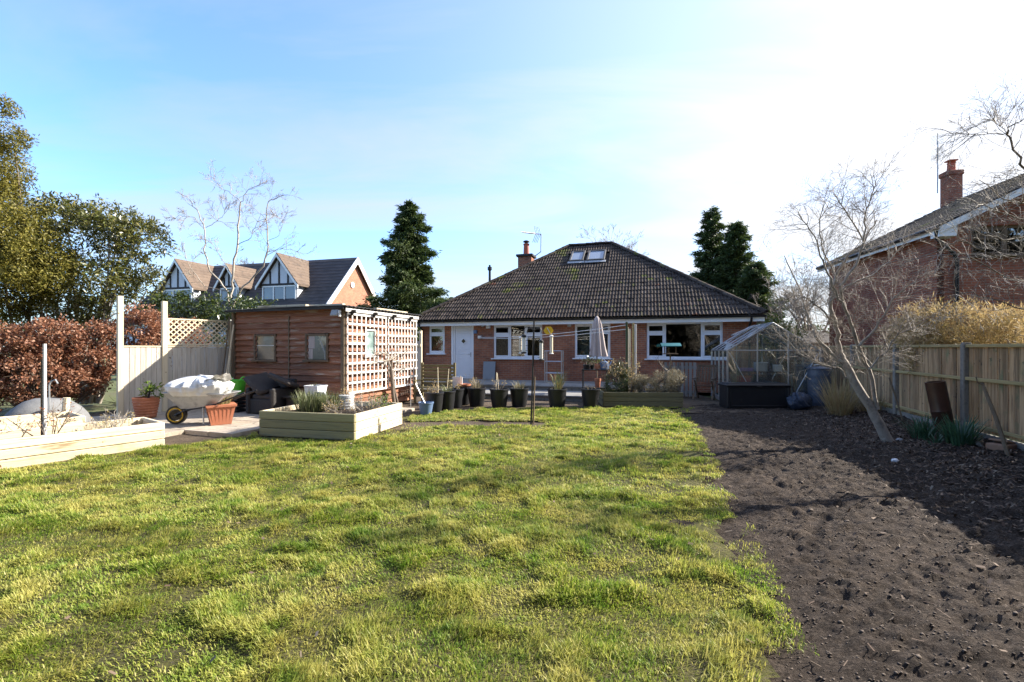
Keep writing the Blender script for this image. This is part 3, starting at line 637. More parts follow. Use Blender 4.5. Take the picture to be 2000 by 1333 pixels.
# hip and ridge tiles, one by one
def ridge_run(a, b, n):
    d = (b - a) / n; L = d.length * 1.02; m = MB(); k = 8; dn = d.normalized(); sd = dn.cross(Vector((0, 0, 1))).normalized(); up = sd.cross(dn); vv = []
    for t in (0, 1):
        for rr in (.125, .105):
            for i in range(k + 1):
                an = math.pi * i / k; vv.append(dn * L * t + sd * rr * math.cos(an) + up * (rr * .8 * math.sin(an) - .02 + .012 * (1 - t)))
    q = k + 1; ff = []
    for i in range(k): ff += [(i, i + 1, 2 * q + i + 1, 2 * q + i), (q + i, 3 * q + i, 3 * q + i + 1, q + i + 1), (i, q + i, q + i + 1, i + 1), (2 * q + i, 2 * q + i + 1, 3 * q + i + 1, 3 * q + i)]
    m.add(vv, ff); me = m.mesh('ridge_tile', True); me.materials.append(MT['tile'])
    for i in range(n): link('ridge_tile', me, None, roof, a + d * i + Vector((0, 0, .02 + random.uniform(-.004, .006))))
ridge_run(e0, r0, 20); ridge_run(r0, r1, 5); ridge_run(e1, r1, 20); ridge_run(b0, r0, 20); ridge_run(b1, r1, 20)
# fascia, soffit, gutters, down pipes
for a, b in ((Vector((-EX + .04, EY + .06, 2.585)), Vector((HW + EX - .04, EY + .06, 2.585))),):
    m = MB(); m.bar(a, b, .022, .15); part(house, 'fascia', m, MT['fascia'])
m = MB(); m.bar((-EX + .05, EY + .07, 2.575), (-EX + .05, BY - .07, 2.575), .022, .15); m.bar((HW + EX - .05, EY + .07, 2.575), (HW + EX - .05, BY - .07, 2.575), .022, .15); part(house, 'fascia', m, MT['fascia'])
m = MB(); m.box((HW / 2, EY / 2 + .05, 2.53), (HW + .3, .36, .015)); part(house, 'soffit', m, MT['fascia'])
m = MB(); k = 8; vv = []
for x in (-EX + .02, HW + EX - .02):
    for rr in (.06, .052):
        for i in range(k + 1): an = math.pi + math.pi * i / k; vv.append((x, EY - .012 + rr * math.cos(an), 2.715 + rr * 1.1 * math.sin(an)))
q = k + 1; m.add(vv, [f for i in range(k) for f in ((i, 2 * q + i, 2 * q + i + 1, i + 1), (q + i, q + i + 1, 3 * q + i + 1, 3 * q + i), )] + [(0, q, 3 * q, 2 * q), (k, 2 * q + k, 3 * q + k, q + k)]); part(house, 'gutter', m, MT['gutter'])
for i in range(14):
    m = MB(); x = .3 + i * .95; m.box((x, EY - .01, 2.70), (.03, .135, .11), ch=.01); part(house, 'gutter_bracket', m, MT['gutter'])
for px_ in (826.5, 1463):
    x = hx(px_); m = MB(); m.tube([(x, EY - .01, 2.64), (x, EY + .02, 2.55), (x, -.08, 2.38), (x, -.07, 2.25), (x, -.07, .2)], .038, 10); part(house, 'down_pipe', m, MT['gutter'], True)
# roof windows
MT['velux'] = pm('dark_grey_cladding', [(.05, .048, .046), (.09, .085, .08)], 3, rough=.45, bump=.05)
for a, b, c, d in velux:
    w = None; m = MB(); ctr = Vector(((a + b) / 2, EY, EZ)) + sdir * ((c + d) / 2) + nrm * .06; mat3 = Matrix((Vector((1, 0, 0)), sdir, nrm)).transposed().to_4x4(); WW, HH = b - a, d - c; fb = .085
    for q in (-1, 1):
        m.box(ctr + Vector((q * (WW / 2 - fb / 2), 0, 0)), (fb, HH, .11), mat3, .01); m.box(ctr + sdir * (q * (HH / 2 - fb / 2)), (WW - 2 * fb, fb, .11), mat3, .01)
    w = part(roof, 'roof_window', m, MT['velux']); m = MB(); m.box(ctr + nrm * .01, (WW - 2 * fb + .02, HH - 2 * fb + .02, .02), mat3); part(w, 'pane', m, pm('roof_glass', [(.22, .26, .32), (.26, .30, .36)], 1, rough=.04, bump=0, spec=.9))
    m = MB(); m.box(ctr - sdir * (HH / 2 + .10) + nrm * -.005, (WW + .12, .20, .02), mat3, .006); part(w, 'flashing', m, MT['grey_pl'])
# chimney, vent, aerial stand on the roof and move with it
def hloc(px, py, yw):                   # photo pixel at world depth yw -> house axes
    q = P(px, py, yw) - HF.o; return Vector((q.dot(HF.u), q.dot(HF.w), q.z))
c = hloc(1028, 500, 24.0); m = MB(); m.box((c.x, c.y, c.z - 1.6), (.72, .72, 3.0)); ch_ = part(roof, 'chimney', m, MT['brick'])
m = MB(); m.box((c.x, c.y, c.z - .04), (.90, .90, .12), ch=.02); part(ch_, 'cap', m, MT['conc'] if 0 else MT['felt'])
m = MB(); m.lathe([(.16, .02), (.15, .3), (.14, .55), (.165, .57), (.165, .62), (.12, .63)], 14, c); part(ch_, 'chimney_pot', m, MT['red'], True)
m = MB(); m.lathe([(.10, .62), (.10, .70), (.18, .72), (.15, .78), (.05, .81)], 12, c); part(ch_, 'cowl', m, MT['black_met'], True)
c = hloc(956.5, 553, 22.4); m = MB(); m.tube([c - Vector((0, 0, .5)), c + Vector((0, 0, .62))], .06, 10); m.lathe([(.06, .6), (.11, .64), (.11, .78), (.05, .8), (.05, .88)], 12, c); part(roof, 'vent_pipe', m, MT['gutter'], True)
m = MB(); b_ = hloc(1043, 502, 24.0); t_ = hloc(1056.5, 492, 24.0); tp = hloc(1057, 458, 24.0); m.tube([b_, t_, tp - Vector((0, 0, -.02))], .03, 6)
l_ = hloc(1019, 454, 23.6); m.tube([tp, l_], .022, 5); dd = (l_ - tp)
for i in range(12):
    q = tp + dd * (.28 + .06 * i); m.tube([q + Vector((.05, .22, 0)), q - Vector((.05, .22, 0))], .012, 4)
for i in range(4):
    q = tp + dd * (.04 + .08 * i)
    for sg in (-1, 1): m.tube([q, q + Vector((-.10 if sg > 0 else -.2, .1, sg * .42))], .016, 4)
part(roof, 'aerial', m, MT['steel'])
# small fittings on the wall
def fit(name, px, py, size, mat, dep=.08, **k):
    x, z = HF.px(px, py); m = MB(); m.box((x, -dep / 2 - .002, z), (size[0], dep, size[1]), ch=.012); return part(house, name, m, MT[mat], **k)
fit('wall_lamp', 954.5, 639, (.16, .13), 'white_pl', .12); fit('alarm_box', 929, 648.5, (.15, .15), 'blue_pl', .07); fit('vent_grille', 943, 637, (.12, .08), 'grey_pl', .03); fit('vent_grille', 1112, 636, (.15, .11), 'grey_pl', .03)
fit('line_reel', 938, 659, (.14, .12), 'cream', .12)
# ================================================================== SHED
SF = Frame((-7.42, 12.1), R(-19.4)); SW, SD, SH = 3.6, 3.2, 2.56
shed = thing('shed', 'red brown timber shed with flat black roof and trellis on its sunny side', 'shed', SF.o, SF.rz)
def sw(px, py): return SF.px(px, py)
sh_wins = []
for a, b, c, d in ((497.5, 536, 657, 703), (598, 638, 656, 703)):
    q, w = sw(a, c), sw(b, d); sh_wins.append((q[0], w[0], w[1], q[1]))
m = MB(); m.box((SW / 2, SD / 2, SH / 2), (SW - .12, SD - .12, SH - .02)); 
def lapboard(L, h=.148, th=.052):
    b = MB(); n = max(2, int(L / .18)); vv = []
    for i in range(n + 1):
        x = -L / 2 + L * i / n; w = random.uniform(-.006, .006)
        vv += [(x, -th - .006, -h / 2 - .012 + w), (x, 0, -h / 2 - .012 + w), (x, -.004, h / 2 + .01), (x, -.012, h / 2 + .01)]
    ff = []
    for i in range(n):
        a = 4 * i; ff += [(a, a + 4, a + 5, a + 1), (a + 3, a + 2, a + 6, a + 7), (a, a + 3, a + 7, a + 4), (a + 1, a + 5, a + 6, a + 2)]
    ff += [(0, 1, 2, 3), (4 * n, 4 * n + 3, 4 * n + 2, 4 * n + 1)]; b.add(vv, ff); me = b.mesh('board'); me.materials.append(MT['shed']); return me
def clad(parent, L, org, rz, holes, n=17, H=SH):
    st = (H - .06) / n; wa = {}
    for i in range(n):
        z = .06 + st * (i + .5); segs = [(0.0, L)]
        for h in holes:
            if h[2] - st * .35 < z < h[3] + st * .35: segs = [s2 for s1 in segs for s2 in ((s1[0], min(s1[1], h[0])), (max(s1[0], h[1]), s1[1])) if s2[1] - s2[0] > .03]
        for a, b in segs:
            q = Vector((math.cos(rz), math.sin(rz), 0)); c = Vector(org) + q * ((a + b) / 2)
            link('board', lapboard(b - a, st), None, parent, (c.x, c.y, z), (random.uniform(-.02, .02), 0, rz + random.uniform(-.001, .001)))
body = part(shed, 'carcass', m, MT['dark'])
clad(shed, SW - .1, (.05, .058, 0), 0, sh_wins)
sidewin = (.82, 1.18, 1.42, 2.05)
clad(shed, SD - .1, (SW - .058, .05, 0), R(90), [sidewin])
for x, y, sx, sy in ((.025, .02, .09, .11), (SW - .03, .02, .10, .10), (SW - .02, SD - .02, .09, .10)):
    m = MB(); m.box((x, y, SH / 2), (sx, sy, SH - .05), ch=.008); part(shed, 'corner_post', m, MT['oldwood_z'])
x = sw(563.5, 680)[0]; m = MB(); m.box((x, .012, 1.45), (.035, .03, 1.9), ch=.005); part(shed, 'batten', m, MT['oldwood_z'])
for i, (a, b, c, d) in enumerate(sh_wins):
    m = MB(); f = .06
    for q in (a - .01, b + .01): m.box((q, .02, (c + d) / 2), (f, .05, d - c + .1), ch=.006)
    m.box(((a + b) / 2, .02, d + .02), (b - a - .05, .05, .05), ch=.006); m.box(((a + b) / 2, .0, c - .03), (b - a + .16, .09, .05), ch=.006)
    w = part(shed, 'window', m, MT['oldwood']); m = MB(); m.box(((a + b) / 2, .035, (c + d) / 2), (b - a - .03, .008, d - c)); part(w, 'pane', m, pm('dusty_pane%d' % i, [(.05, .055, .06), (.09, .095, .095), (.06, .045, .03)], 3, rough=.12, bump=.05, spec=.6, spots=[((.32, .28, .20) if i else (.13, .14, .14), 2.3, .52, .06)]))
    if i == 0: m = MB(); m.box(((a + b) / 2, .028, (c + d) / 2 + .06), (b - a - .03, .01, .018)); part(w, 'glazing_bar', m, MT['greywood'])
    if i == 1:
        m = MB(); m.box((a + .14, .028, (c + d) / 2 + .13), (.2, .006, .3)); m.box((a + .1, .028, (c + d) / 2 - .15), (.16, .006, .24)); part(w, 'paper', m, MT['canvas'])
        m = MB(); m.tube([(b - .04, -.01, c), (b - .05, -.01, c + .18), (b - .18, -.012, d - .12)], .012, 6); part(w, 'hose_end', m, MT['grey_pl'])
# corrugated roof
m = MB(); n = 96; vv = []; x0_, x1_, y0_, y1_ = -.14, SW + .16, -.17, SD + .14
for i in range(n + 1):
    y = y0_ + (y1_ - y0_) * i / n; z = SH + .035 + .014 * math.sin(i * math.pi / 2)
    for x, dz in ((x0_, -.012), (SW * .62, .018), (x1_, .01)): vv += [(x, y, z + dz), (x, y, z + dz - .012)]
ff = []
for i in range(n):
    a = 6 * i
    for k in (0, 2): ff += [(a + k, a + k + 2, a + k + 8, a + k + 6), (a + k + 1, a + k + 7, a + k + 9, a + k + 3)]
    ff += [(a, a + 6, a + 7, a + 1), (a + 4, a + 5, a + 11, a + 10)]
for a in (0, 6 * n): ff += [(a, a + 1, a + 3, a + 2), (a + 2, a + 3, a + 5, a + 4)]
m.add(vv, ff); rf = part(shed, 'roof', m, MT['felt'])
m = MB(); m.box((SW / 2, y0_ + .03, SH + .0), (SW + .2, .03, .06)); part(rf, 'fascia', m, MT['felt'])
m = MB(); m.box((SW + .10, SD / 2 - .02, SH - .05), (.025, SD + .1, .085), ch=.006); part(rf, 'fascia', m, MT['greywood'])
for k in range(4):
    y = .15 + k * .86; m = MB(); m.box((SW + .14, y, SH - .075), (.16, .06, .07), ch=.01); m.box((SW + .10, y, SH - .13), (.10, .055, .07), ch=.01); part(rf, 'rafter_end', m, MT['black_tim'])
# solar flood light on the corner
m = MB(); m.box((0, 0, 0), (.20, .05, .16), rotm(R(-25), 'X'), .01); lp = part(shed, 'flood_light', m, MT['grey_pl'], loc=(SW - .16, -.14, SH - .12)); m = MB(); m.box((.13, .02, -.02), (.05, .06, .16), ch=.01); part(lp, 'bracket', m, MT['white_pl'])
# trellis on the sunny side, slat by slat
tr = thing('trellis', 'weathered white square trellis fixed along the sunlit shed wall', 'trellis', SF.world(SW + .06, 0, 0), SF.rz + R(90))
tz0, tz1 = .51, 2.42; bays = ((.03, 1.62), (1.70, SD - .02)); hole = (sidewin[0] - .02, sidewin[1] + .02, sidewin[2] - .03, sidewin[3] + .06)
for a, b in bays:
    for k in range(9):
        z = tz0 + (tz1 - tz0) * k / 8; segs = [(a, b)]
        if hole[2] < z < hole[3] and a < hole[0] < b: segs = [(a, hole[0]), (hole[1], b)]
        for p, q in segs:
            s_ = MB(); s_.box((0, 0, 0), (q - p, .018, .050), ch=.003); link('slat', s_.mesh('slat'), MT['greywood'], tr, ((p + q) / 2, -.018, z), (0, random.uniform(-.004, .004), 0))
    for k in range(10):
        x = a + .02 + (b - a - .04) * k / 9; segs = [(tz0 - .02, tz1 + .02)]
        if hole[0] < x < hole[1]: segs = [(tz0 - .02, hole[2]), (hole[3], tz1 + .02)]
        for p, q in segs:
            s_ = MB(); s_.box((0, 0, 0), (.042, .016, q - p), ch=.003); link('slat', s_.mesh('slat'), MT['greywood_z'], tr, (x, -.0015, (p + q) / 2), (0, random.uniform(-.006, .006), 0))
a, b, c, d = sidewin; m = MB(); y = SF; 
m.box((SW - .02, (a + b) / 2, c - .03), (.12, b - a + .08, .07), ch=.008); m.box((SW + .005, (a + b) / 2, d + .01), (.05, b - a + .06, .04), ch=.006)
for q in (a - .01, b + .01): m.box((SW + .005, q, (c + d) / 2), (.05, .04, d - c), ch=.006)
w = part(shed, 'window', m, MT['greywood']); m = MB(); m.box((SW - .01, (a + b) / 2, (c + d) / 2), (.008, b - a, d - c)); part(w, 'pane', m, pm('green_dusty_pane', [(.16, .25, .23), (.30, .38, .36), (.10, .16, .15)], 3.5, rough=.2, bump=.05))
# boards lying on the shed roof
for k, (x0, x1, y, z, rot_) in enumerate(((.95, 2.5, -.02, 0, .012), (1.75, 3.5, .13, 0, -.01), (2.75, 4.25, 2.1, 0, 1.57))):
    m = MB(); L = x1 - x0; m.box((0, 0, 0), (L, .11, .045), ch=.005)
    solo('timber_board', ('shorter pale plank lying along the front edge of the shed roof', 'long pale plank lying just behind the front one on the shed roof', 'pale plank lying on the shed roof towards the bungalow')[k], 'plank', m, MT['newwood'], SF.world((x0 + x1) / 2, y, SH + .095), SF.rz + rot_)

# ================================================================== LEFT FENCE WITH LATTICE
fa, fb = Vector((-8.94, 10.35, 0)), Vector((-7.55, 12.3, 0)); FL_ = (fb - fa).length; frz = math.atan2(fb.y - fa.y, fb.x - fa.x)
fen = thing('screen_fence', 'pale close boarded screen with tall posts and lattice top beside the shed', 'fence', fa, frz)
for x, h in ((.02, 2.78), (.86, 2.73), (FL_ - .02, 2.34)):
    m = MB(); m.box((x, 0, h / 2), (.105, .105, h), ch=.006); part(fen, 'post', m, MT['newwood_z'])
nb = 8
for (a, b, n) in ((.08, .80, 7), (.92, FL_ - .08, 14)):
    st = (b - a) / n; s_ = MB(); s_.box((0, 0, 0), (st - .006, .018, 1.58), ch=.003); me = s_.mesh('fence_board'); me.materials.append(MT['panel_z'])
    for k in range(n): link('fence_board', me, None, fen, (a + st * (k + .5), random.uniform(-.004, .004) - .01, .82), (0, random.uniform(-.003, .003), 0))
    m = MB(); m.box(((a + b) / 2, .0, 1.635), (b - a, .06, .035), ch=.005); part(fen, 'cap_rail', m, MT['newwood']); m = MB(); m.box(((a + b) / 2, .03, .5), (b - a, .045, .08)); part(fen, 'back_rail', m, MT['newwood'])
a, b, z0, z1 = .92, FL_ - .08, 1.67, 2.31; m = MB(); m.box(((a + b) / 2, 0, z1), (b - a, .04, .035), ch=.004); m.box(((a + b) / 2, 0, z0 + .01), (b - a, .04, .035), ch=.004)
for q in (a + .02, b - .02): m.box((q, .001, (z0 + z1) / 2), (.035, .038, z1 - z0 - .03), ch=.004)
lf = part(fen, 'lattice_frame', m, MT['newwood'])
st = .128
for sg in (1, -1):
    k = a - (z1 - z0)
    while k < b + (z1 - z0):
        # line x = k + t, z = z0 + t or z1 - t, clipped to the frame
        t0, t1 = max(0, a - k), min(z1 - z0, b - k)
        if t1 - t0 > .06:
            zA, zB = (z0 + t0, z0 + t1) if sg > 0 else (z1 - t0, z1 - t1)
            m = MB(); m.bar((k + t0, -.006 * sg, zA), (k + t1, -.006 * sg, zB), .011, .024, up=(0, 1, 0)); m2 = MB()
            m2.bar((k + t0, -.006 * sg, zA), (k + t1, -.006 * sg, zB), .024, .011, up=(0, 1, 0)); part(lf, 'lattice_strip', m2, MT['newwood'])
        k += st

# ================================================================== RIGHT BOUNDARY FENCE
ya = 1.0; frz2 = math.atan2(1, .326); fo = Vector((fence_x(ya), ya, 0)); du = math.hypot(1, .326)
rfen = thing('boundary_fence', 'brown featheredge fence with concrete posts along the dug soil', 'fence', fo, frz2)
def fl(y): return (y - ya) * du
posts = [fl(7.5 + 2.2 * k) for k in range(-3, 5)]
BW = .108; s_ = MB(); s_.add([(-BW / 2, -.004, -.66), (BW / 2, -.040, -.66), (BW / 2, .0, -.66), (-BW / 2, 0, -.66), (-BW / 2, -.004, .66), (BW / 2, -.040, .66), (BW / 2, .0, .66), (-BW / 2, 0, .66)], [(0, 1, 5, 4), (1, 2, 6, 5), (2, 3, 7, 6), (3, 0, 4, 7), (0, 3, 2, 1), (4, 5, 6, 7)])
fbm_ = [s_.mesh('featheredge_board')]; fbm_[0].materials.append(MT['feather'])
for i, x in enumerate(posts):
    m = MB(); m.box((x, .0, .82), (.10, .12, 1.70), ch=.012); m.box((x, 0, 1.675), (.085, .105, .03), ch=.01); part(rfen, 'concrete_post', m, MT['conc'])
    if i == len(posts) - 1: break
    a, b = x + .052, posts[i + 1] - .052; n = 20; st = (b - a) / n
    for k in range(n): link('featheredge_board', fbm_[0], None, rfen, (a + st * (k + .5), random.uniform(-.007, .007) - .012, .95 + random.uniform(-.006, .006)), (random.uniform(-.004, .004), random.uniform(-.006, .006), R(180) if 0 else 0))
    m = MB(); m.box(((a + b) / 2, 0.012, 1.635), (b - a - .004, .055, .05), ch=.006); part(rfen, 'cap_rail', m, MT['rail'])
    for z in (1.1, .36):
        m = MB(); m.box(((a + b) / 2, .028, z), (b - a - .004, .035, .055), ch=.006); part(rfen, 'rail', m, MT['rail'])
    m = MB(); m.box(((a + b) / 2, -.005, .135), (b - a - .004, .05, .27), ch=.006); part(rfen, 'gravel_board', m, MT['conc'])

# ================================================================== RAISED BEDS
def bed(name, label, o, rz, L, D, H, n, mat_front, mat='newwood', soil_z=None, back=True, group=None, postmat=None):
    t = thing(name, label, 'planter', o, rz, group); h = H / n; th = .05
    def plank(x0, y0, x1, y1, z, mt):
        s2 = MB(); d = Vector((x1 - x0, y1 - y0, 0)); s2.box((0, 0, 0), (d.length, th, h - .007), ch=.009)
        link('plank', s2.mesh('plank'), MT[mt], t, ((x0 + x1) / 2, (y0 + y1) / 2, z), (random.uniform(-.006, .006), 0, math.atan2(d.y, d.x)))
    for i in range(n):
        z = h * (i + .5); plank(0, th / 2, L, th / 2, z, mat_front)
        plank(L - th / 2, th + .002, L - th / 2, D - th - .002, z, mat); plank(th / 2, th + .002, th / 2, D - th - .002, z, mat)
        plank(0, D - th / 2, L, D - th / 2, z, mat)
    for x in (th + .03, L - th - .03):
        for y in (th + .03, D - th - .03): s2 = MB(); s2.box((x, y, H / 2 - .02), (.06, .06, H - .03)); part(t, 'corner_block', s2, MT[mat])
    s2 = MB(); k = 24; vv = []
    for i in range(k + 1):
        for j in range(13):
            x, y = th + (L - 2 * th) * i / k, th + (D - 2 * th) * j / 12; vv.append((x, y, (soil_z or H - .09) + random.uniform(-.02, .02)))
    s2.add(vv, [(i * 13 + j, (i + 1) * 13 + j, (i + 1) * 13 + j + 1, i * 13 + j + 1) for i in range(k) for j in range(12)]); part(t, 'soil', s2, MT['soil'], 'all'); return t
cb = Frame((-4.60, 8.27), R(-13.7)); bed('raised_bed', 'pale timber raised bed with shaded front standing between lawn and shed', cb.o, cb.rz, 1.95, 1.75, .46, 3, 'shadewood', 'newwood')
q0, q1 = G(322, 873), G(0, 920); dv = (q0 - q1); lz = math.atan2(dv.y, dv.x); Lf = 4.6; o1 = q0 - dv.normalized() * Lf
lb = Frame(o1, lz); bed('raised_bed', 'long pale timber raised bed sunlit at the lawn edge, its end by the paving', lb.o, lz, Lf, 1.0, .40, 3, 'newwood', soil_z=.24)
lb2 = Frame(lb.world(-.2, 1.04, 0), lz); bed('raised_bed', 'taller pale timber raised bed right behind the long lawn edge bed', lb2.o, lz, Lf - .55, 1.0, .50, 3, 'newwood', soil_z=.36)
ob = Frame((G(1178, 795).x, G(1178, 795).y), R(-3)); bed('raised_bed', 'olive green timber raised bed full of shrubs before the bungalow', ob.o, ob.rz, 2.14, .95, .40, 3, 'benchwood', 'benchwood')

# ================================================================== NEIGHBOUR HOUSE, RIGHT
NF = Frame((12.1, 12.75), R(0) + math.atan2(.9, 5.5) * -1)        # x across the gable, y into the house
nh = thing('neighbour_house', 'tall red brick gabled house beyond the boundary fence', 'house', NF.o, NF.rz)
NW, ND, NE_ = 9.8, 6.1, 5.03; pit = .50; rzg = NE_ + pit * NW / 2
wa_, wb_ = NF.px(1897, 437), NF.px(2070, 497); wr = (wa_[0], wb_[0], NF.px(1960, 500)[1], NF.px(1960, 440)[1]); m = holed_wall(NW, 0, NE_, [wr], .25); me = bpy.data.meshes.new('wall'); me.from_pydata(m.v, [], m.f); me.validate(); link('wall', me, MT['brick_r'], nh)
m = MB(); m.prism([(0, 0, NE_), (NW, 0, NE_), (NW / 2, 0, rzg)], (0, .25, 0)); part(nh, 'gable', m, MT['brick_r'])
m = MB(); m.box((.125, ND / 2 + .13, NE_ / 2), (.25, ND - .26, NE_)); m.box((NW - .125, ND / 2 + .13, NE_ / 2), (.25, ND - .26, NE_)); m.box((NW / 2, ND - .12, NE_ / 2), (NW - .5, .24, NE_)); part(nh, 'wall', m, MT['brick_r'])
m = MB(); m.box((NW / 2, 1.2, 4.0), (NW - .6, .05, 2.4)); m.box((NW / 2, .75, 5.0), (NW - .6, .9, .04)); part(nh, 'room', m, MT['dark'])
m = MB(); m.box((NW / 2, -.012, 2.62), (NW, .03, .10)); part(nh, 'band_course', m, MT['brick_r'])
window(nh, wr, [(.42, .33, True), (.58, None, False)], .10, True, 'oldwood', .07)
ov = .32
for sg in (1, -1):
    xe = -ov if sg > 0 else NW + ov; ze = NE_ - pit * ov; m = MB(); th = .10
    m.prism([(xe, -.34, ze), (NW / 2, -.34, rzg), (NW / 2, -.34, rzg + th), (xe, -.34, ze + th)], (0, ND + .6, 0)); rp = part(nh, 'roof', m, MT['tile_dark'])
    # tile courses
    n = 16
    for k in range(n):
        t0 = k / n; x = xe + (NW / 2 - xe) * t0; z = ze + (rzg - ze) * t0 + th; dx = (NW / 2 - xe) / n * 1.04; dz = (rzg - ze) / n * 1.04
        if sg > 0:
            s2 = MB(); s2.prism([(x, -.36, z + .035), (x, -.36, z), (x + dx, -.36, z + dz), (x + dx, -.36, z + dz + .008)], (0, ND + .64, 0)); part(rp, 'tile_course', s2, MT['tile'])
    m = MB(); m.prism([(xe - .03 * sg, -.37, ze - .13), (NW / 2, -.37, rzg - .13), (NW / 2, -.37, rzg + .05), (xe - .03 * sg, -.37, ze + .05)], (0, .025, 0)); part(nh, 'bargeboard', m, MT['fascia'])
    m = MB(); m.box((xe + .20 * sg, -.17, ze - .06), (.42, .34, .30)); part(nh, 'box_end', m, MT['fascia'])
m = MB(); m.box((-ov + .02, ND / 2 + .1, NE_ - pit * ov - .02), (.03, ND + .4, .15)); part(nh, 'fascia', m, MT['fascia'])
m = MB(); m.tube([(-ov - .05, -.36, NE_ - pit * ov + .05), (-ov - .05, ND + .2, NE_ - pit * ov + .05)], .06, 8); part(nh, 'gutter', m, MT['gutter'], True)
m = MB(); m.tube([(-ov - .04, -.25, NE_ - .2), (-ov + .02, -.2, NE_ - .42), (.22, -.06, NE_ - .82), (.28, -.06, NE_ - 1.0), (.28, -.06, .2)], .045, 8); part(nh, 'down_pipe', m, MT['gutter'], True)
def nloc(px, py, yw):
    q = P(px, py, yw) - NF.o; return Vector((q.dot(NF.u), q.dot(NF.w), q.z))
c = nloc(1858, 335, 18.5); m = MB(); m.box((c.x, c.y, c.z - 1.3), (.50, .44, 2.5)); ch_ = part(nh, 'chimney', m, MT['brick_r']); m = MB(); m.box((c.x, c.y, c.z - .12), (.59, .53, .2), ch=.03); part(ch_, 'corbel', m, MT['brick_r'])
m = MB(); m.lathe([(.14, 0), (.13, .3), (.15, .32), (.13, .34)], 12, c); m.box(c + Vector((0, 0, .42)), (.34, .28, .05), ch=.01)
for sx in (-.1, .1): m.box(c + Vector((sx, 0, .37)), (.03, .03, .1))
part(ch_, 'chimney_pot', m, MT['red'])
m = MB(); a = nloc(1831, 378, 18.4); b = nloc(1832, 276, 18.4); m.tube([a, b], .022, 6)
for zz_ in (0, -.55):
    t = b + Vector((0, 0, zz_)); m.tube([t + Vector((.1, .2, -.05)), t + Vector((-.35, -.5, .12))], .012, 5)
    for i in range(8): q = t + Vector((.1 - .055 * i, .2 - .085 * i, -.05 + .02 * i)); m.tube([q + Vector((-.18, .08, -.05)), q + Vector((.18, -.08, .05))], .007, 4)
part(nh, 'aerial', m, MT['steel'])
# extra brick lean-to beyond the greenhouse
of = Frame((11.7, 19.5), R(-15)); oh = thing('outbuilding', 'low brick outbuilding with dark roof behind the greenhouse', 'outbuilding', of.o, of.rz)
m = MB(); m.box((1.5, 1.5, .92), (3.0, 3.0, 1.84)); part(oh, 'wall', m, MT['brick_r']); m = MB(); m.add([(-.2, -.2, 1.82), (3.2, -.2, 1.82), (3.2, 3.2, 1.82), (-.2, 3.2, 1.82), (1.5, 1.5, 2.4)], [(0, 1, 4), (1, 2, 4), (2, 3, 4), (3, 0, 4), (3, 2, 1, 0)]); part(oh, 'roof', m, MT['tile_dark'])

# ================================================================== NEIGHBOUR HOUSE, LEFT (behind the shed)
LU = Vector((.965, -.26, 0)).normalized(); lrz = math.atan2(LU.y, LU.x); LFm = Frame((-11.74, 34.0), lrz)   # x along the ridge (left is negative), y away; origin below the gable apex
lh = thing('dormer_house', 'chalet house with three half timbered dormers and a brick gable behind the shed', 'house', LFm.o, lrz)
RZ2, PT = 8.2, 1.07; HDp = 4.6; EZ2 = RZ2 - PT * HDp; LL = 17.0
m = MB(); m.box((-LL / 2, 0, EZ2 / 2), (LL, 2 * HDp - .6, EZ2)); part(lh, 'wall', m, MT['render'])
m = MB(); m.prism([(0, -HDp + .3, EZ2 - .3), (0, HDp - .3, EZ2 - .3), (0, HDp - .3, EZ2 + .3), (0, 0, RZ2 - .1), (0, -HDp + .3, EZ2 + .3)], (-.25, 0, 0)); part(lh, 'gable', m, MT['brick_l'])
for sg in (-1, 1):
    m = MB(); m.prism([(.25, 0, RZ2), (.25, sg * HDp, EZ2), (.25, sg * HDp, EZ2 + .12), (.25, 0, RZ2 + .12)], (-LL - .4, 0, 0)); rp = part(lh, 'roof', m, MT['tile_dark'])
    if sg < 0:
        for k in range(18):
            t = k / 18; s2 = MB(); y0, y1 = -HDp * (1 - t), -HDp * (1 - t - 1.05 / 18); za, zb = EZ2 + (RZ2 - EZ2) * t + .13, EZ2 + (RZ2 - EZ2) * (t + 1.05 / 18) + .13
            s2.prism([(.22, y0, za + .05), (.22, y0, za - .02), (.22, y1, zb - .02), (.22, y1, zb + .01)], (-LL - .3, 0, 0)); part(rp, 'tile_course', s2, MT['tile_dark'])
    m = MB(); m.prism([(.28, 0, RZ2 - .30), (.28, sg * (HDp + .05), EZ2 - .32), (.28, sg * (HDp + .05), EZ2 + .16), (.28, 0, RZ2 + .18)], (-.06, 0, 0)); part(lh, 'bargeboard', m, MT['fascia'])
m = MB(); m.lathe([(.22, 0), (.22, .05), (.12, .07)], 16); link('round_vent', m.mesh('round_vent'), MT['fascia'], lh, (.02, -.35, 6.25), (0, R(90), 0))
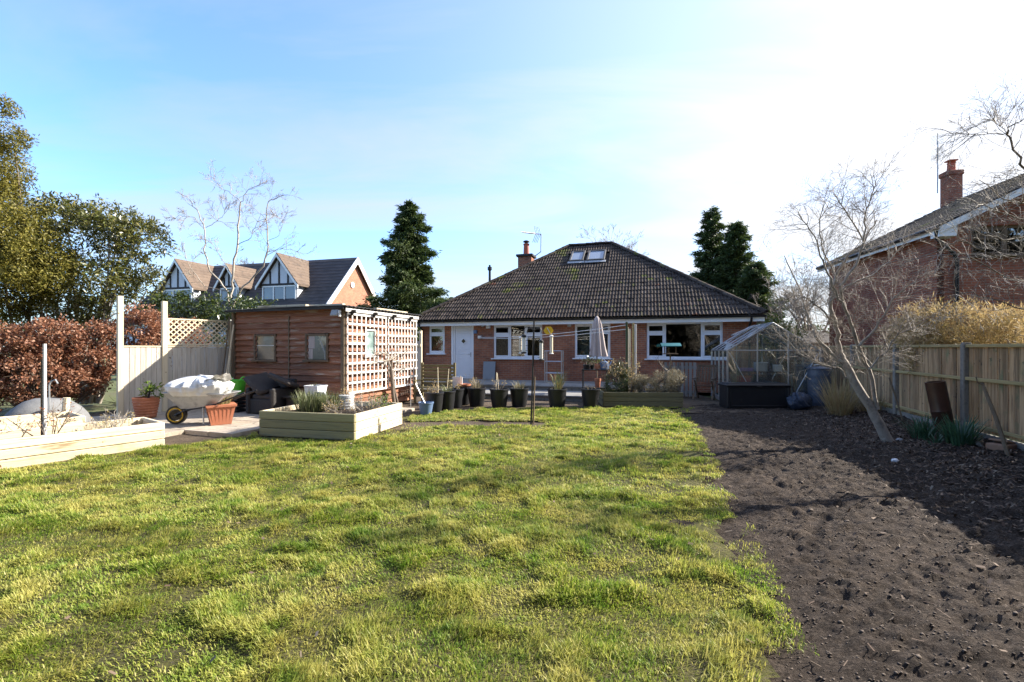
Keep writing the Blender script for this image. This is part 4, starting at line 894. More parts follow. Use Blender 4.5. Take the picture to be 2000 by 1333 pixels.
def dormer(xc, ap, ea, zb, w, yf=-3.05):
    """front at y = yf, apex height ap, eaves ea, window foot zb"""
    d = thing; hw = w / 2; m = MB(); m.box((xc, yf + 1.6, (zb + ea) / 2 - .3), (w, 3.2, ea - zb + .6)); dm = part(lh, 'dormer', m, MT['render'])
    m = MB(); m.prism([(xc - hw, yf - .02, ea), (xc + hw, yf - .02, ea), (xc, yf - .02, ap - .12)], (0, 3.0, 0)); part(dm, 'gable', m, MT['render'])
    tb = .11
    for k in (-.5, 0, .5):
        zt = ea + (ap - .2 - ea) * (1 - abs(k)); s2 = MB(); s2.box((xc + k * hw, yf - .045, (ea + zt) / 2), (tb, .05, zt - ea)); part(dm, 'timber', s2, MT['black_tim'])
    s2 = MB(); s2.box((xc, yf - .047, ea - .02), (w + .05, .06, .13)); part(dm, 'timber', s2, MT['black_tim'])
    for sg in (-1, 1):
        s2 = MB(); s2.prism([(xc, yf - .3, ap), (xc + sg * (hw + .28), yf - .3, ea - .2), (xc + sg * (hw + .28), yf - .3, ea - .08), (xc, yf - .3, ap + .12)], (0, 3.6, 0)); rp = part(dm, 'roof', s2, MT['tile_brown'])
        for k in range(9):
            t = k / 9; L0 = hw + .28; xa, xb = xc + sg * L0 * (1 - t), xc + sg * L0 * (1 - t - 1.06 / 9); za = ea - .08 + (ap + .2 - ea) * t; zb2 = ea - .08 + (ap + .2 - ea) * (t + 1.06 / 9)
            if sg > 0: s2 = MB(); s2.prism([(xa, yf - .32, za + .055), (xa, yf - .32, za - .01), (xb, yf - .32, zb2 - .01), (xb, yf - .32, zb2 + .012)], (0, 3.6, 0)); part(rp if 0 else dm, 'tile_course', s2, MT['tile_brown'])
        s2 = MB(); s2.prism([(xc, yf - .33, ap - .16), (xc + sg * (hw + .3), yf - .33, ea - .40), (xc + sg * (hw + .3), yf - .33, ea - .16), (xc, yf - .33, ap + .06)], (0, .05, 0)); part(dm, 'bargeboard', s2, MT['fascia'])
    # window of three lights
    n = 3 if w > 2 else 2; x0, x1 = xc - hw + .12, xc + hw - .12; s2 = MB(); s2.box((xc, yf - .03, ea - .16), (x1 - x0, .08, .09)); s2.box((xc, yf - .03, zb + .04), (x1 - x0, .09, .09))
    for k in range(n + 1): s2.box((x0 + (x1 - x0) * k / n, yf - .032, (zb + ea) / 2 - .06), (.09, .085, ea - zb - .28))
    wd = part(dm, 'window', s2, MT['fascia'])
    for k in range(n):
        s2 = MB(); s2.box((x0 + (x1 - x0) * (k + .5) / n, yf - .01, (zb + ea) / 2 - .06), ((x1 - x0) / n - .08, .02, ea - zb - .26)); part(wd, 'pane', s2, MT['farglass'])
MT['farglass'] = pm('far_window_glass', [(.10, .13, .17), (.16, .2, .25)], 1.2, rough=.06, bump=0, spec=.8)
dormer(-4.0, 8.15, 6.1, 4.9, 3.0); dormer(-8.4, 7.6, 6.1, 4.9, 1.7); dormer(-13.2, 8.2, 6.15, 4.6, 2.9)
# ================================================================== PLANTS
rng = np.random.default_rng(77)
def tubes(lines, n=5):
    """lines: list of (points (k,3), radii (k,)) -> arrays"""
    VV, QQ, b = [], [], 0; an = np.arange(n) * 2 * np.pi / n; ca, sa = np.cos(an), np.sin(an)
    for p, r_ in lines:
        p = np.asarray(p, float); k = len(p); t = np.gradient(p, axis=0); t /= np.linalg.norm(t, axis=1)[:, None] + 1e-9
        ref = np.array([0, 0, 1.0]) if abs(t[0][2]) < .85 else np.array([1.0, 0, 0])
        u = np.cross(t, ref); u /= np.linalg.norm(u, axis=1)[:, None] + 1e-9; w = np.cross(t, u)
        ring = p[:, None, :] + (u[:, None, :] * ca[None, :, None] + w[:, None, :] * sa[None, :, None]) * np.asarray(r_)[:, None, None]
        VV.append(ring.reshape(-1, 3)); i = np.arange(k - 1)[:, None] * n + b; j = np.arange(n)[None]; j2 = (j + 1) % n
        QQ.append(np.stack([i + j, i + j2, i + n + j2, i + n + j], -1).reshape(-1, 4)); b += k * n
    return np.concatenate(VV), np.concatenate(QQ)
def unit(v): return v / (np.linalg.norm(v) + 1e-9)
def grow(out, p, d, L, r0, lvl, wob=.18, up=.05, kids=4, ratio=.62, ang=.75, rr=.55, tip=.35, minr=.0022):
    """one branch and its children; out[lvl] collects lines"""
    k = max(4, int(4 + L * 3)); pts = [np.array(p, float)]; dd = unit(np.array(d, float)); step = L / (k - 1)
    for i in range(k - 1):
        dd = unit(dd + rng.normal(0, wob, 3) + np.array([0, 0, up])); pts.append(pts[-1] + dd * step)
    r_ = np.linspace(r0, max(r0 * tip, minr), k); out.setdefault(lvl, []).append((np.array(pts), r_))
    if lvl > 0:
        for c in range(kids if isinstance(kids, int) else kids[lvl]):
            t = rng.uniform(.28, 1.0); i = min(int(t * (k - 1)), k - 2); q = pts[i] + (pts[i + 1] - pts[i]) * (t * (k - 1) - i)
            bd = unit(pts[i + 1] - pts[i]); a = rng.normal(ang, .2); s_ = unit(np.cross(bd, rng.normal(0, 1, 3))); nd = bd * math.cos(a) + s_ * math.sin(a)
            grow(out, q, nd, L * ratio * rng.uniform(.65, 1.25) * (1.15 - .45 * t), max(r_[i] * rr, minr), lvl - 1, wob, up, kids, ratio, ang, rr, tip, minr)
def limb(out, pix, y0, y1, r0, r1, lvl=9, sub=3, wob=.02):
    """traced limb: photo pixels, depth going from y0 to y1"""
    n = len(pix); pts = [np.array(P(a, b, y0 + (y1 - y0) * i / max(n - 1, 1))) for i, (a, b) in enumerate(pix)]
    fin = []
    for i in range(n - 1):
        for s_ in range(sub): t = s_ / sub; fin.append(pts[i] * (1 - t) + pts[i + 1] * t + (rng.normal(0, wob, 3) if s_ else 0))
    fin.append(pts[-1]); fin = np.array(fin); out.setdefault(lvl, []).append((fin, np.linspace(r0, r1, len(fin)))); return fin
def sprout(out, fin, n, L, r0, lvl, t0=.2, **k):
    for c in range(n):
        i = int(rng.uniform(t0, .999) * (len(fin) - 1)); bd = unit(fin[i + 1] - fin[i]); a = rng.normal(.8, .25); s_ = unit(np.cross(bd, rng.normal(0, 1, 3))); d = bd * math.cos(a) + s_ * math.sin(a) + np.array([0, 0, .15])
        grow(out, fin[i], d, L * rng.uniform(.5, 1.2), r0 * rng.uniform(.6, 1.1), lvl, **k)
def tree_parts(t, out, org, mats, names, nn=(6, 4, 3)):
    """levels joined into trunk / branches / twigs under the tree"""
    keys = sorted(out, reverse=True); groups = [keys[:1], keys[1:2], keys[2:]] if len(keys) > 2 else [[k] for k in keys]
    for g_, m_, nm, n in zip(groups, mats, names, nn):
        L = [(p - np.array(org), r_) for k in g_ for p, r_ in out[k]]
        if L: V, Q = tubes(L, n); link(nm, np_mesh(nm, V, Q, True), m_, t, kind='stuff' if nm in ('twigs', 'branches') else None)
def leafquads(c, d, L, w, fold=0.0):
    """c base points, d directions, L lengths, w widths"""
    n = len(c); d = d / (np.linalg.norm(d, axis=1)[:, None] + 1e-9); s_ = np.cross(d, rng.normal(0, 1, (n, 3))); s_ /= np.linalg.norm(s_, axis=1)[:, None] + 1e-9
    L = np.asarray(L)[:, None] * np.ones((n, 1)); w = np.asarray(w)[:, None] * np.ones((n, 1))
    V = np.stack([c, c + d * L * .45 + s_ * w * .5, c + d * L, c + d * L * .45 - s_ * w * .5], 1).reshape(-1, 3); return V, np.arange(4 * n).reshape(n, 4)
def rdir(n, up=0.0):
    d = rng.normal(0, 1, (n, 3)); d[:, 2] += up; return d / np.linalg.norm(d, axis=1)[:, None]
def clumps(cen, rad, n, shell=.55):
    """points in many small clumps: uneven, with gaps"""
    k = rng.integers(0, len(cen), n); d = rdir(n); r_ = rng.random(n) ** shell; return cen[k] + d * (r_[:, None] * rad[k]), d
MT['leaf_beech'] = leafmat('dead_beech_leaf', [(.18, .075, .04), (.34, .155, .085), (.26, .105, .06), (.50, .29, .19), (.10, .045, .028)], .35, .45)
MT['leaf_yew'] = leafmat('golden_green_needles', [(.10, .10, .016), (.18, .165, .028), (.28, .235, .05), (.05, .06, .012)], .3, .5)
MT['leaf_rhodo'] = leafmat('leathery_evergreen_leaf', [(.06, .08, .013), (.13, .14, .025), (.26, .24, .075), (.035, .05, .01), (.19, .16, .04)], .22, .32, spec=.6)
MT['leaf_laurel'] = leafmat('dark_laurel_leaf', [(.025, .045, .008), (.05, .075, .014), (.08, .10, .02)], .2, .3, spec=.6)
MT['leaf_conifer'] = leafmat('dark_conifer_needles', [(.025, .046, .013), (.050, .080, .020), (.11, .145, .038), (.03, .052, .014), (.075, .105, .026)], .25, .55)
MT['leaf_straw'] = leafmat('straw_stem', [(.36, .27, .13), (.46, .36, .19), (.28, .19, .10), (.30, .27, .10)], .3, .6)
MT['leaf_tan'] = leafmat('tan_winter_shoots', [(.42, .30, .13), (.54, .40, .20), (.34, .26, .09), (.28, .18, .09)], .4, .6)
MT['leaf_herb'] = leafmat('grey_green_herb', [(.10, .13, .045), (.16, .19, .08), (.22, .22, .12), (.08, .10, .03)], .25, .5)
MT['leaf_grey'] = leafmat('silvery_dry_herb', [(.24, .22, .15), (.32, .29, .20), (.18, .15, .09), (.28, .22, .13)], .25, .6)
MT['leaf_daff'] = leafmat('daffodil_leaf', [(.03, .085, .045), (.045, .11, .06), (.06, .13, .06)], .25, .4, spec=.5)
MT['leaf_fresh'] = leafmat('fresh_green_leaf', [(.06, .12, .012), (.11, .18, .02), (.16, .2, .03)], .3, .4)

MT['leaf_far'] = leafmat('dim_bare_branches', [(.02, .016, .011), (.045, .035, .022), (.07, .055, .035)], .05, .8)
# ---- old fruit tree leaning over the soil bed
O = {}; yb = 7.57
tk = limb(O, [(1746, 880), (1722, 838), (1702, 797), (1668, 745), (1651, 711), (1641, 692)], yb, 7.75, .085, .052, 9, 4, .006)
limbs = [([(1651, 711), (1622, 690), (1590, 655), (1575, 610), (1560, 560), (1532, 500)], 7.7, 8.0, .034, .008),
         ([(1641, 692), (1632, 640), (1622, 590), (1632, 540), (1655, 500), (1690, 470), (1712, 430)], 7.75, 7.5, .040, .008),
         ([(1714, 800), (1697, 722), (1677, 677), (1662, 634), (1651, 605), (1640, 560)], 7.6, 7.3, .036, .018),
         ([(1651, 605), (1625, 560), (1608, 510), (1590, 460), (1560, 420)], 7.3, 7.0, .020, .005),
         ([(1640, 560), (1672, 520), (1686, 470), (1650, 410), (1628, 380)], 7.3, 7.2, .022, .005),
         ([(1686, 470), (1690, 420), (1706, 372), (1712, 350)], 7.2, 7.1, .014, .004),
         ([(1677, 677), (1712, 640), (1740, 590), (1770, 560), (1800, 540)], 7.4, 7.1, .022, .005),
         ([(1668, 745), (1640, 720), (1605, 712), (1560, 690), (1530, 650)], 7.7, 8.1, .022, .005),
         ([(1697, 722), (1730, 690), (1752, 655), (1790, 640)], 7.4, 7.0, .016, .004),
         ([(1632, 640), (1600, 600), (1570, 580), (1545, 590)], 7.7, 7.5, .018, .005),
         ([(1622, 590), (1650, 560), (1700, 540), (1745, 500), (1770, 470)], 7.6, 7.9, .018, .004),
         ([(1632, 540), (1605, 480), (1600, 430), (1622, 400)], 7.6, 7.7, .014, .004)]
for pix, a, b, r0, r1 in limbs:
    fin = limb(O, pix, a, b, r0, r1, 8, 4, .012)
    sprout(O, fin, 25, .50, .0065, 2, .08, kids=5, ratio=.58, wob=.17, up=.04, ang=.8, minr=.0014)
sprout(O, tk, 6, .35, .008, 2, .55, kids=4, ratio=.55, wob=.22)
org = G(1746, 880); org.z = 0; t = thing('fruit_tree', 'gnarled leaning bare fruit tree with pale twigs rising from the soil bed', 'tree', org)
tree_parts(t, O, org, (MT['bark_hero'], MT['bark_hero'], MT['bark_hero']), ('trunk', 'limbs', 'twigs'), (8, 6, 3))

# ---- bare tree beyond the right edge
O = {}; tk = limb(O, [(2260, 860), (2240, 640), (2180, 480), (2110, 400), (2040, 360)], 6.4, 6.4, .075, .03, 9, 4, .02)
for pix, a, b, r0, r1 in [([(2040, 360), (1992, 322), (1972, 268), (1968, 250), (2000, 232)], 6.4, 6.2, .03, .008), ([(1970, 258), (1930, 262), (1880, 262), (1842, 266)], 6.3, 6.0, .009, .003), ([(1970, 262), (1945, 240), (1920, 232)], 6.3, 6.4, .008, .003),
    ([(2110, 400), (2020, 400), (1960, 390), (1912, 352)], 6.3, 5.9, .026, .005), ([(2150, 450), (2030, 440), (1950, 415), (1890, 390)], 6.3, 5.7, .024, .004), ([(2160, 470), (2040, 500), (1940, 500), (1870, 470), (1835, 485)], 6.3, 5.6, .026, .004),
    ([(2180, 500), (2060, 560), (1960, 540), (1890, 500), (1825, 480)], 6.3, 5.9, .024, .004), ([(2200, 560), (2070, 610), (1980, 600), (1900, 570), (1850, 580)], 6.2, 5.5, .022, .004), ([(2130, 420), (2040, 460), (1960, 470), (1905, 450)], 6.3, 5.3, .02, .004), ([(2060, 370), (2010, 340), (1950, 360), (1920, 385)], 6.4, 6.6, .014, .003)]:
    fin = limb(O, pix, a, b, r0 * .6, r1 * .8, 8, 4, .015); sprout(O, fin, 15, .46, .005, 2, .3, kids=4, ratio=.62, wob=.16, up=-.02, ang=.6, minr=.0015)
fin = tk; sprout(O, fin, 3, 1.1, .02, 2, .4, kids=3, ratio=.6, wob=.15)
org = Vector((P(2260, 860, 6.4).x, 6.4, 0)); t = thing('bare_tree', 'bare tree reaching fine pale branches past the tall brick house', 'tree', org)
tree_parts(t, O, org, (MT['bark'], MT['bark'], MT['bark_hero']), ('trunk', 'branches', 'twigs'), (8, 5, 3))

# ---- pale multi-stemmed tree behind the lattice
O = {}; Y0 = 14.6
st_ = [([(455, 640), (452, 590), (455, 540), (464, 480), (467, 430), (470, 395)], .07, .025), ([(452, 620), (445, 570), (410, 530), (402, 500), (400, 450), (385, 410), (365, 385), (342, 375)], .05, .008),
       ([(455, 600), (475, 560), (515, 520), (524, 480), (520, 430), (524, 395), (545, 385), (563, 380)], .05, .008), ([(470, 395), (450, 378), (430, 366), (415, 352)], .018, .005), ([(470, 395), (482, 375), (505, 362), (528, 352)], .018, .005),
       ([(400, 450), (380, 425), (350, 420), (338, 432)], .016, .004), ([(402, 445), (425, 432), (438, 418), (440, 405)], .014, .004), ([(464, 480), (490, 465), (500, 440), (510, 412)], .02, .005), ([(520, 500), (545, 485), (575, 490), (598, 500)], .018, .005),
       ([(445, 570), (400, 560), (370, 520), (350, 460)], .025, .006), ([(524, 470), (545, 460), (552, 440), (545, 425)], .012, .004), ([(455, 540), (430, 500), (412, 470)], .02, .005)]
for pix, r0, r1 in st_:
    yy = Y0 + rng.uniform(-.5, .5); fin = limb(O, pix, Y0, yy, r0 * .62, r1 * .7, 9, 4, .02); sprout(O, fin, 9, .52, .008, 2, .3, kids=4, ratio=.6, wob=.2, up=.04, ang=.6, minr=.0035)
org = Vector((P(455, 640, Y0).x, Y0, 0)); O[9].append((np.array([[org.x, org.y, -.1], list(P(455, 640, Y0))]), np.array([.10, .07])))
t = thing('bare_tree', 'pale barked bare tree with several stems behind the lattice', 'tree', org); tree_parts(t, O, org, (MT['bark_pale'], MT['bark_pale'], MT['bark_pale']), ('trunk', 'branches', 'twigs'), (6, 4, 3))

# ---- bare trees further off
def far_bare(label, px, base_y, top_py, Y, spread, seed, r0=.16, cat='tree', mat='twig', stems=6):
    global rng
    keep = rng; rng = np.random.default_rng(seed); O = {}; org = Vector((P(px, 600, Y).x, Y, 0)); top = P(px, top_py, Y).z
    trunk = np.array([[org.x + rng.normal(0, .04) * i, org.y, top * .42 * i / 5 - .1] for i in range(6)]); O[9] = [(trunk, np.linspace(r0, r0 * .7, 6))]
    for k in range(stems):
        a = 2 * math.pi * k / stems + rng.uniform(-.4, .4); d = np.array([math.cos(a) * spread, math.sin(a) * spread, 1.0]); grow(O, trunk[rng.integers(3, 6)], d, top * .40, r0 * .42, 4, wob=.13, up=.06, kids={4: 5, 3: 4, 2: 4, 1: 3}, ratio=.58, ang=.6, minr=.006 * Y / 25)
    t = thing('bare_tree', label, cat, org); tree_parts(t, O, org, (MT['bark'], MT[mat], MT[mat]), ('trunk', 'branches', 'twigs'), (6, 4, 3)); rng = keep
far_bare('leafless tree showing its fan of branches above the bungalow roof ridge', 1206, 600, 432, 36, .38, 3)
far_bare('leafless tree with a thicket of twigs between conifers and tall brick house', 1585, 600, 478, 22, .55, 4, .14, stems=8)
far_bare('smaller leafless tree close behind the greenhouse', 1535, 600, 540, 18.5, .7, 14, .10, stems=8)
far_bare('leafless tree rising over the dormer house roof', 470, 600, 492, 46, .6, 9, .2)

# ---- conifers
def conifer(label, px, top_py, Y, width_px, seed, n_leaf=30000, mat='leaf_conifer', base_z=.6, lean=0.0, full=.75, top_px=None):
    global rng
    keep = rng; rng = np.random.default_rng(seed); org = Vector((P(px, 600, Y).x, Y, 0)); H = P(px, top_py, Y).z; Rm = width_px / 2 / F * Y; O = {}
    tk = np.array([[0, 0, H * i / 8 - .1] for i in range(9)]) + np.array(org); O[9] = [(tk, np.linspace(H * .022, .02, 9))]; C, D, S_ = [], [], []; nb = 105
    for k in range(nb):
        u = (k + rng.random()) / nb; z = base_z + (H - base_z) * u; prof = (1 - u) ** full * (1 - .25 * max(0, .12 - u) / .12); Lb = Rm * prof * rng.uniform(.45, 1.22) + .12; a = k * 2.4 + rng.uniform(-.5, .5)
        m_ = 7; t = np.linspace(0, 1, m_); dro = -.28 * Lb * (t ** 1.2) + .22 * Lb * t ** 3; p = np.stack([np.cos(a) * Lb * t, np.sin(a) * Lb * t, z + dro], 1) + np.array([org.x, org.y, 0]); O.setdefault(8, []).append((p, np.linspace(.035, .008, m_)))
        q = int(n_leaf / nb * (.35 + 1.3 * prof)); tt = rng.random(q) ** .6; base = np.stack([np.interp(tt, t, p[:, j]) for j in range(3)], 1); sp = Lb * .15 * (1.15 - tt)[:, None] + .10 * Y / 30
        C.append(base + rng.normal(0, 1, (q, 3)) * sp * np.array([1, 1, .55])); d = np.array([np.cos(a), np.sin(a), -.35]); D.append(d[None] + rng.normal(0, .55, (q, 3)))
    C, D = np.concatenate(C), np.concatenate(D); n = len(C); s_ = .0088 * Y; V, Q = leafquads(C - np.array(org), D, rng.uniform(.5, 1.5, n) * s_, rng.uniform(.16, .32, n) * s_)
    t = thing('conifer', label, 'tree', org); tree_parts(t, O, org, (MT['bark'], MT['bark']), ('trunk', 'branches'), (6, 3)); link('crown', np_mesh('crown', V, Q), MT[mat], t); rng = keep
conifer('big dark spruce between the dormer house and the bungalow', 800, 398, 30, 240, 21, 90000, full=.78)
conifer('tallest slim dark conifer behind the right end of the bungalow', 1390, 411, 24, 120, 22, 42000, full=.7)
conifer('dark pointed conifer beside the tallest slim one', 1437, 437, 23, 170, 23, 48000, full=.75)
conifer('broad bushy conifer in front of the two pointed ones', 1475, 515, 21, 160, 24, 42000, full=.7)

# ---- broadleaf evergreens and hedges as clumps of leaves
def bush(name, label, cat, blobs, mat, nleaf, L, w, org, stems=0, crown='crown', up=0.0, group=None, stem_mat='bark', hollow=.5, seed=1, csize=(.12, .3), extra=None):
    """blobs: list of (centre, (rx, ry, rz)); the crown is many little clumps on and in them"""
    global rng
    keep = rng; rng = np.random.default_rng(seed); vol = np.array([b[1][0] * b[1][1] * b[1][2] for b in blobs]) ** .67; vol /= vol.sum(); cen, rad = [], []
    for (c, r_), v in zip(blobs, vol):
        k = max(4, int(v * nleaf / 34)); d = rdir(k); q = rng.random(k) ** .33; q = np.where(rng.random(k) < .72, np.maximum(q, .75), q); cc_ = np.array(c) + d * q[:, None] * np.array(r_) * rng.uniform(.86, 1.1, (k, 1)); cc_ = cc_[cc_[:, 2] > .03]; cen.append(cc_); rad.append(rng.uniform(*csize, len(cc_)))
    cen, rad = np.concatenate(cen), np.concatenate(rad)[:, None]; p, d = clumps(cen, rad, nleaf); p = p[p[:, 2] > .02]; n = len(p); d = rdir(n, up) + .5 * d[:n]
    V, Q = leafquads(p - np.array(org), d, rng.uniform(.6, 1.3, n) * L, rng.uniform(.6, 1.2, n) * w); t = thing(name, label, cat, org, group=group); link(crown, np_mesh(crown, V, Q), MT[mat], t)
    O = {}
    for k in range(stems):
        b = blobs[rng.integers(0, len(blobs))]; tgt = np.array(b[0]) + rng.normal(0, .45, 3) * np.array(b[1]); a = np.array(org) + np.array([rng.normal(0, .12), rng.normal(0, .12), -.05]); m_ = (a + tgt) / 2 + rng.normal(0, .18, 3); pts = np.array([a, (a + m_) / 2 + rng.normal(0, .05, 3), m_, (m_ + tgt) / 2 + rng.normal(0, .06, 3), tgt]); O.setdefault(9, []).append((pts, np.linspace(.055, .015, 5)))
        for j in range(4): i = rng.integers(1, 4); grow(O, pts[i], unit(tgt - a) + rng.normal(0, .6, 3), np.mean(b[1]) * .9, .014, 1, kids=5, wob=.2)
    if O: tree_parts(t, O, org, (MT[stem_mat],) * 3, ('trunk', 'branches', 'twigs'), (6, 4, 3))
    rng = keep; return t
def pb(px, py, Y, rx, ry, rz): return (tuple(P(px, py, Y)), (rx / F * Y, ry, rz / F * Y))
bush('yew_tree', 'tall golden green yew leaning in past the copper hedge', 'tree', [pb(-60, 420, 12.5, 92, 1.4, 150), pb(-20, 330, 12.5, 60, .9, 70), pb(10, 265, 12.5, 34, .5, 30), pb(4, 208, 12.5, 30, .4, 14), pb(22, 475, 12.4, 72, 1.2, 85), pb(70, 520, 12.3, 70, 1.0, 70), pb(-30, 560, 12.3, 120, 1.3, 90)], 'leaf_yew', 90000, .085, .032, (-13.2, 12.5, 0), 7, seed=31, csize=(.10, .26), up=-.1)
bush('evergreen_tree', 'loose leathery leaved evergreen tree behind the copper hedge', 'tree', [pb(150, 470, 13.6, 95, 1.2, 75), pb(230, 440, 13.6, 70, 1.0, 45), pb(278, 465, 13.7, 48, .9, 45), pb(180, 560, 13.4, 110, 1.2, 60), pb(268, 540, 13.6, 38, .8, 50), pb(100, 420, 13.6, 60, .8, 40), pb(120, 600, 13.2, 90, 1, 45)], 'leaf_rhodo', 19000, .135, .046, (-12.6, 13.6, 0), 15, seed=32, csize=(.12, .30), up=-.25, stem_mat='bark_pale')
bush('laurel_bush', 'dark glossy laurel behind the lattice and shed', 'bush', [pb(350, 600, 13.9, 55, .8, 30), pb(440, 606, 14.0, 60, .8, 28), pb(500, 602, 15.6, 30, .6, 18), pb(400, 640, 13.9, 80, .8, 36)], 'leaf_laurel', 7500, .12, .045, (-9.6, 14.0, 0), 3, seed=33, up=-.2)
bush('beech_hedge', 'copper brown winter beech hedge behind the taller raised bed', 'hedge', [pb(20, 690, 11.0, 85, .6, 62), pb(95, 665, 11.3, 70, .6, 45), pb(60, 740, 10.9, 95, .6, 60), pb(165, 700, 11.7, 70, .55, 45), pb(205, 660, 12.0, 40, .5, 35), pb(-60, 720, 10.8, 90, .6, 90), pb(150, 745, 11.6, 60, .5, 35)], 'leaf_beech', 32000, .078, .046, (-11.2, 11.2, 0), 18, 'foliage', seed=34, csize=(.08, .2))
bush('beech_hedge', 'copper brown winter beech hedge seen between the two tall screen posts', 'hedge', [pb(272, 645, 12.3, 42, .45, 45), pb(300, 640, 12.6, 30, .4, 38), pb(350, 660, 12.9, 60, .4, 34), pb(275, 720, 12.3, 55, .45, 60)], 'leaf_beech', 10000, .075, .042, (-10.0, 12.4, 0), 5, 'foliage', seed=35, csize=(.08, .2))
bush('winter_shrub', 'tan twiggy shrub showing over the top of the boundary fence', 'shrub', [pb(1830, 648, 9.3, 85, .5, 54), pb(1900, 643, 8.7, 80, .5, 50), pb(1965, 650, 8.2, 75, .5, 48), pb(1780, 664, 9.9, 50, .4, 40), pb(1870, 700, 9.0, 110, .4, 60)], 'leaf_tan', 19000, .12, .014, (9.0, 9.0, 0), 14, 'shoots', up=.9, seed=36, csize=(.10, .24), stem_mat='twig')
bush('evergreen_shrub', 'yellow green shrub behind the greenhouse roof', 'shrub', [pb(1512, 635, 17.0, 32, .5, 24), pb(1545, 650, 17.2, 26, .5, 22), pb(1490, 660, 17.2, 40, .5, 26)], 'leaf_fresh', 3200, .09, .04, (10.0, 17.1, 0), 2, seed=37)

# ---- far treeline closing the horizon, and the trees behind the photographer that the window panes mirror
def belt(name, label, x0, x1, yf, n, hz, mat, seed, leaf=.5):
    global rng
    keep = rng; rng = np.random.default_rng(seed); x = rng.uniform(x0, x1, n); y = yf(x) + rng.normal(0, 2, n); h = hz * (.55 + .9 * fbm(x * .06, x * 0 + seed, seed)); z = h * rng.random(n) ** .8; c = np.stack([x, y, z], 1); V, Q = leafquads(c, rdir(n, .3), rng.uniform(.5, 1.3, n) * leaf, rng.uniform(.2, .4, n) * leaf); rng = keep
    tag(link(name, np_mesh(name, V, Q), MT[mat], kind='stuff'), label, 'trees')
belt('far_trees', 'distant dark belt of trees along the horizon', -130, 130, lambda x: 75 + 0 * x, 16000, 5.0, 'leaf_conifer', 41, .9)
belt('garden_end_trees', 'trees at the garden end mirrored in the bungalow windows', -22, 26, lambda x: -9 + 0 * x, 26000, 13.0, 'leaf_far', 42, .9)

def hedge_wall(name, label, x0, x1, y, h, mat, seed):
    nx, nz_ = 160, 50; X, U = np.meshgrid(np.linspace(x0, x1, nx), np.linspace(0, 1, nz_)); H_ = h * (.75 + .5 * fbm(X * .25, X * 0 + 3.3, seed, 3)); Z = U * H_
    Yv = y + 2.2 * (fbm(X * .7, Z * .7, seed + 3, 4) - .5); V = np.stack([X, Yv, Z], -1).reshape(-1, 3); i = np.arange(nx * nz_).reshape(nz_, nx)
    Q = np.stack([i[:-1, :-1], i[:-1, 1:], i[1:, 1:], i[1:, :-1]], -1).reshape(-1, 4); tag(link(name, np_mesh(name, V, Q), MT[mat], kind='stuff'), label, 'hedge')
MT['thicket'] = pm('brown_thicket', [(.012, .010, .006), (.035, .027, .017), (.075, .058, .038), (.02, .018, .009)], 1.6, (3, 3, .8), .95, .6, 6)
hedge_wall('garden_end_hedge', 'brown thicket at the garden end mirrored in the bungalow windows', -26, 30, -11.5, 9.5, 'thicket', 43)
# ---- daffodils, dry clumps, bed plants
def blades(name, label, cat, org, n, L, w, spread, mat, seed, droop=.9, rad=.1, sub=None, group=None, parent=None, stiff=0.0):
    r2 = np.random.default_rng(seed); a = r2.uniform(0, 2 * np.pi, n); q = rad * np.sqrt(r2.random(n)); b = np.stack([np.cos(a) * q, np.sin(a) * q, 0 * q], 1); a2 = a + r2.normal(0, .5, n); ln = r2.uniform(.1, spread, n); LL = L * r2.uniform(.55, 1.15, n); k = 5; pts = [b]; an = ln * .5; p = b
    for i in range(k - 1):
        p = p + np.stack([np.cos(a2) * np.sin(an), np.sin(a2) * np.sin(an), np.cos(an)], 1) * (LL / (k - 1))[:, None]; pts.append(p); an = an + droop * r2.uniform(.1, .5, n) * (1 - stiff)
    s_ = np.stack([-np.sin(a2), np.cos(a2), 0 * a2], 1); V = []
    for i, p in enumerate(pts): ww = w * (1, 1, .95, .7, .12)[i] / 2; V += [p - s_ * ww, p + s_ * ww]
    V = np.stack(V, 1); Vf = V.reshape(-1, 3); i0 = np.arange(n)[:, None] * 10; Q = np.concatenate([i0 + np.array([[2 * i, 2 * i + 1, 2 * i + 3, 2 * i + 2]]) for i in range(k - 1)])
    me = np_mesh(name, Vf, Q)
    if parent is not None: return link(name, me, MT[mat], parent, org)
    return tag(link(name, me, MT[mat], None, org), label, cat, group)
def on_soil(px, py): q = G(px, py, .05); q.z = float(soil_h(np.array([q.x]), np.array([q.y]))[0]) - .01; return q
blades('daffodil_clump', 'large clump of blue green daffodil leaves by the leaning pipe', 'plant', on_soil(1876, 880), 150, .50, .018, 1.0, 'leaf_daff', 51, .5, .16)
blades('daffodil_clump', 'sprawling clump of daffodil leaves between fruit tree and pipe', 'plant', on_soil(1806, 862), 110, .46, .016, 1.25, 'leaf_daff', 52, .8, .18)
blades('daffodil_clump', 'small tuft of daffodil leaves bent over in front of the sprawling clump', 'plant', on_soil(1826, 874), 30, .30, .016, 1.3, 'leaf_daff', 53, 1.1, .06)
blades('dry_grass_clump', 'straw coloured dead grass clump at the foot of the water butts', 'plant', on_soil(1640, 812), 330, .95, .010, 1.25, 'leaf_straw', 54, .35, .22)
blades('dry_grass_clump', 'lower straw coloured dead stems behind the fruit tree trunk', 'plant', on_soil(1700, 812), 160, .55, .009, 1.35, 'leaf_straw', 55, .5, .25)
blades('dead_plant', 'dead brown stems standing against the boundary fence beside the pipe', 'plant', on_soil(1800, 826), 60, .85, .008, .6, 'leaf_tan', 56, .15, .3)
# ================================================================== GARDEN OBJECTS
rng = np.random.default_rng(99); random.seed(8)
PZ = .06                                             # patio surface
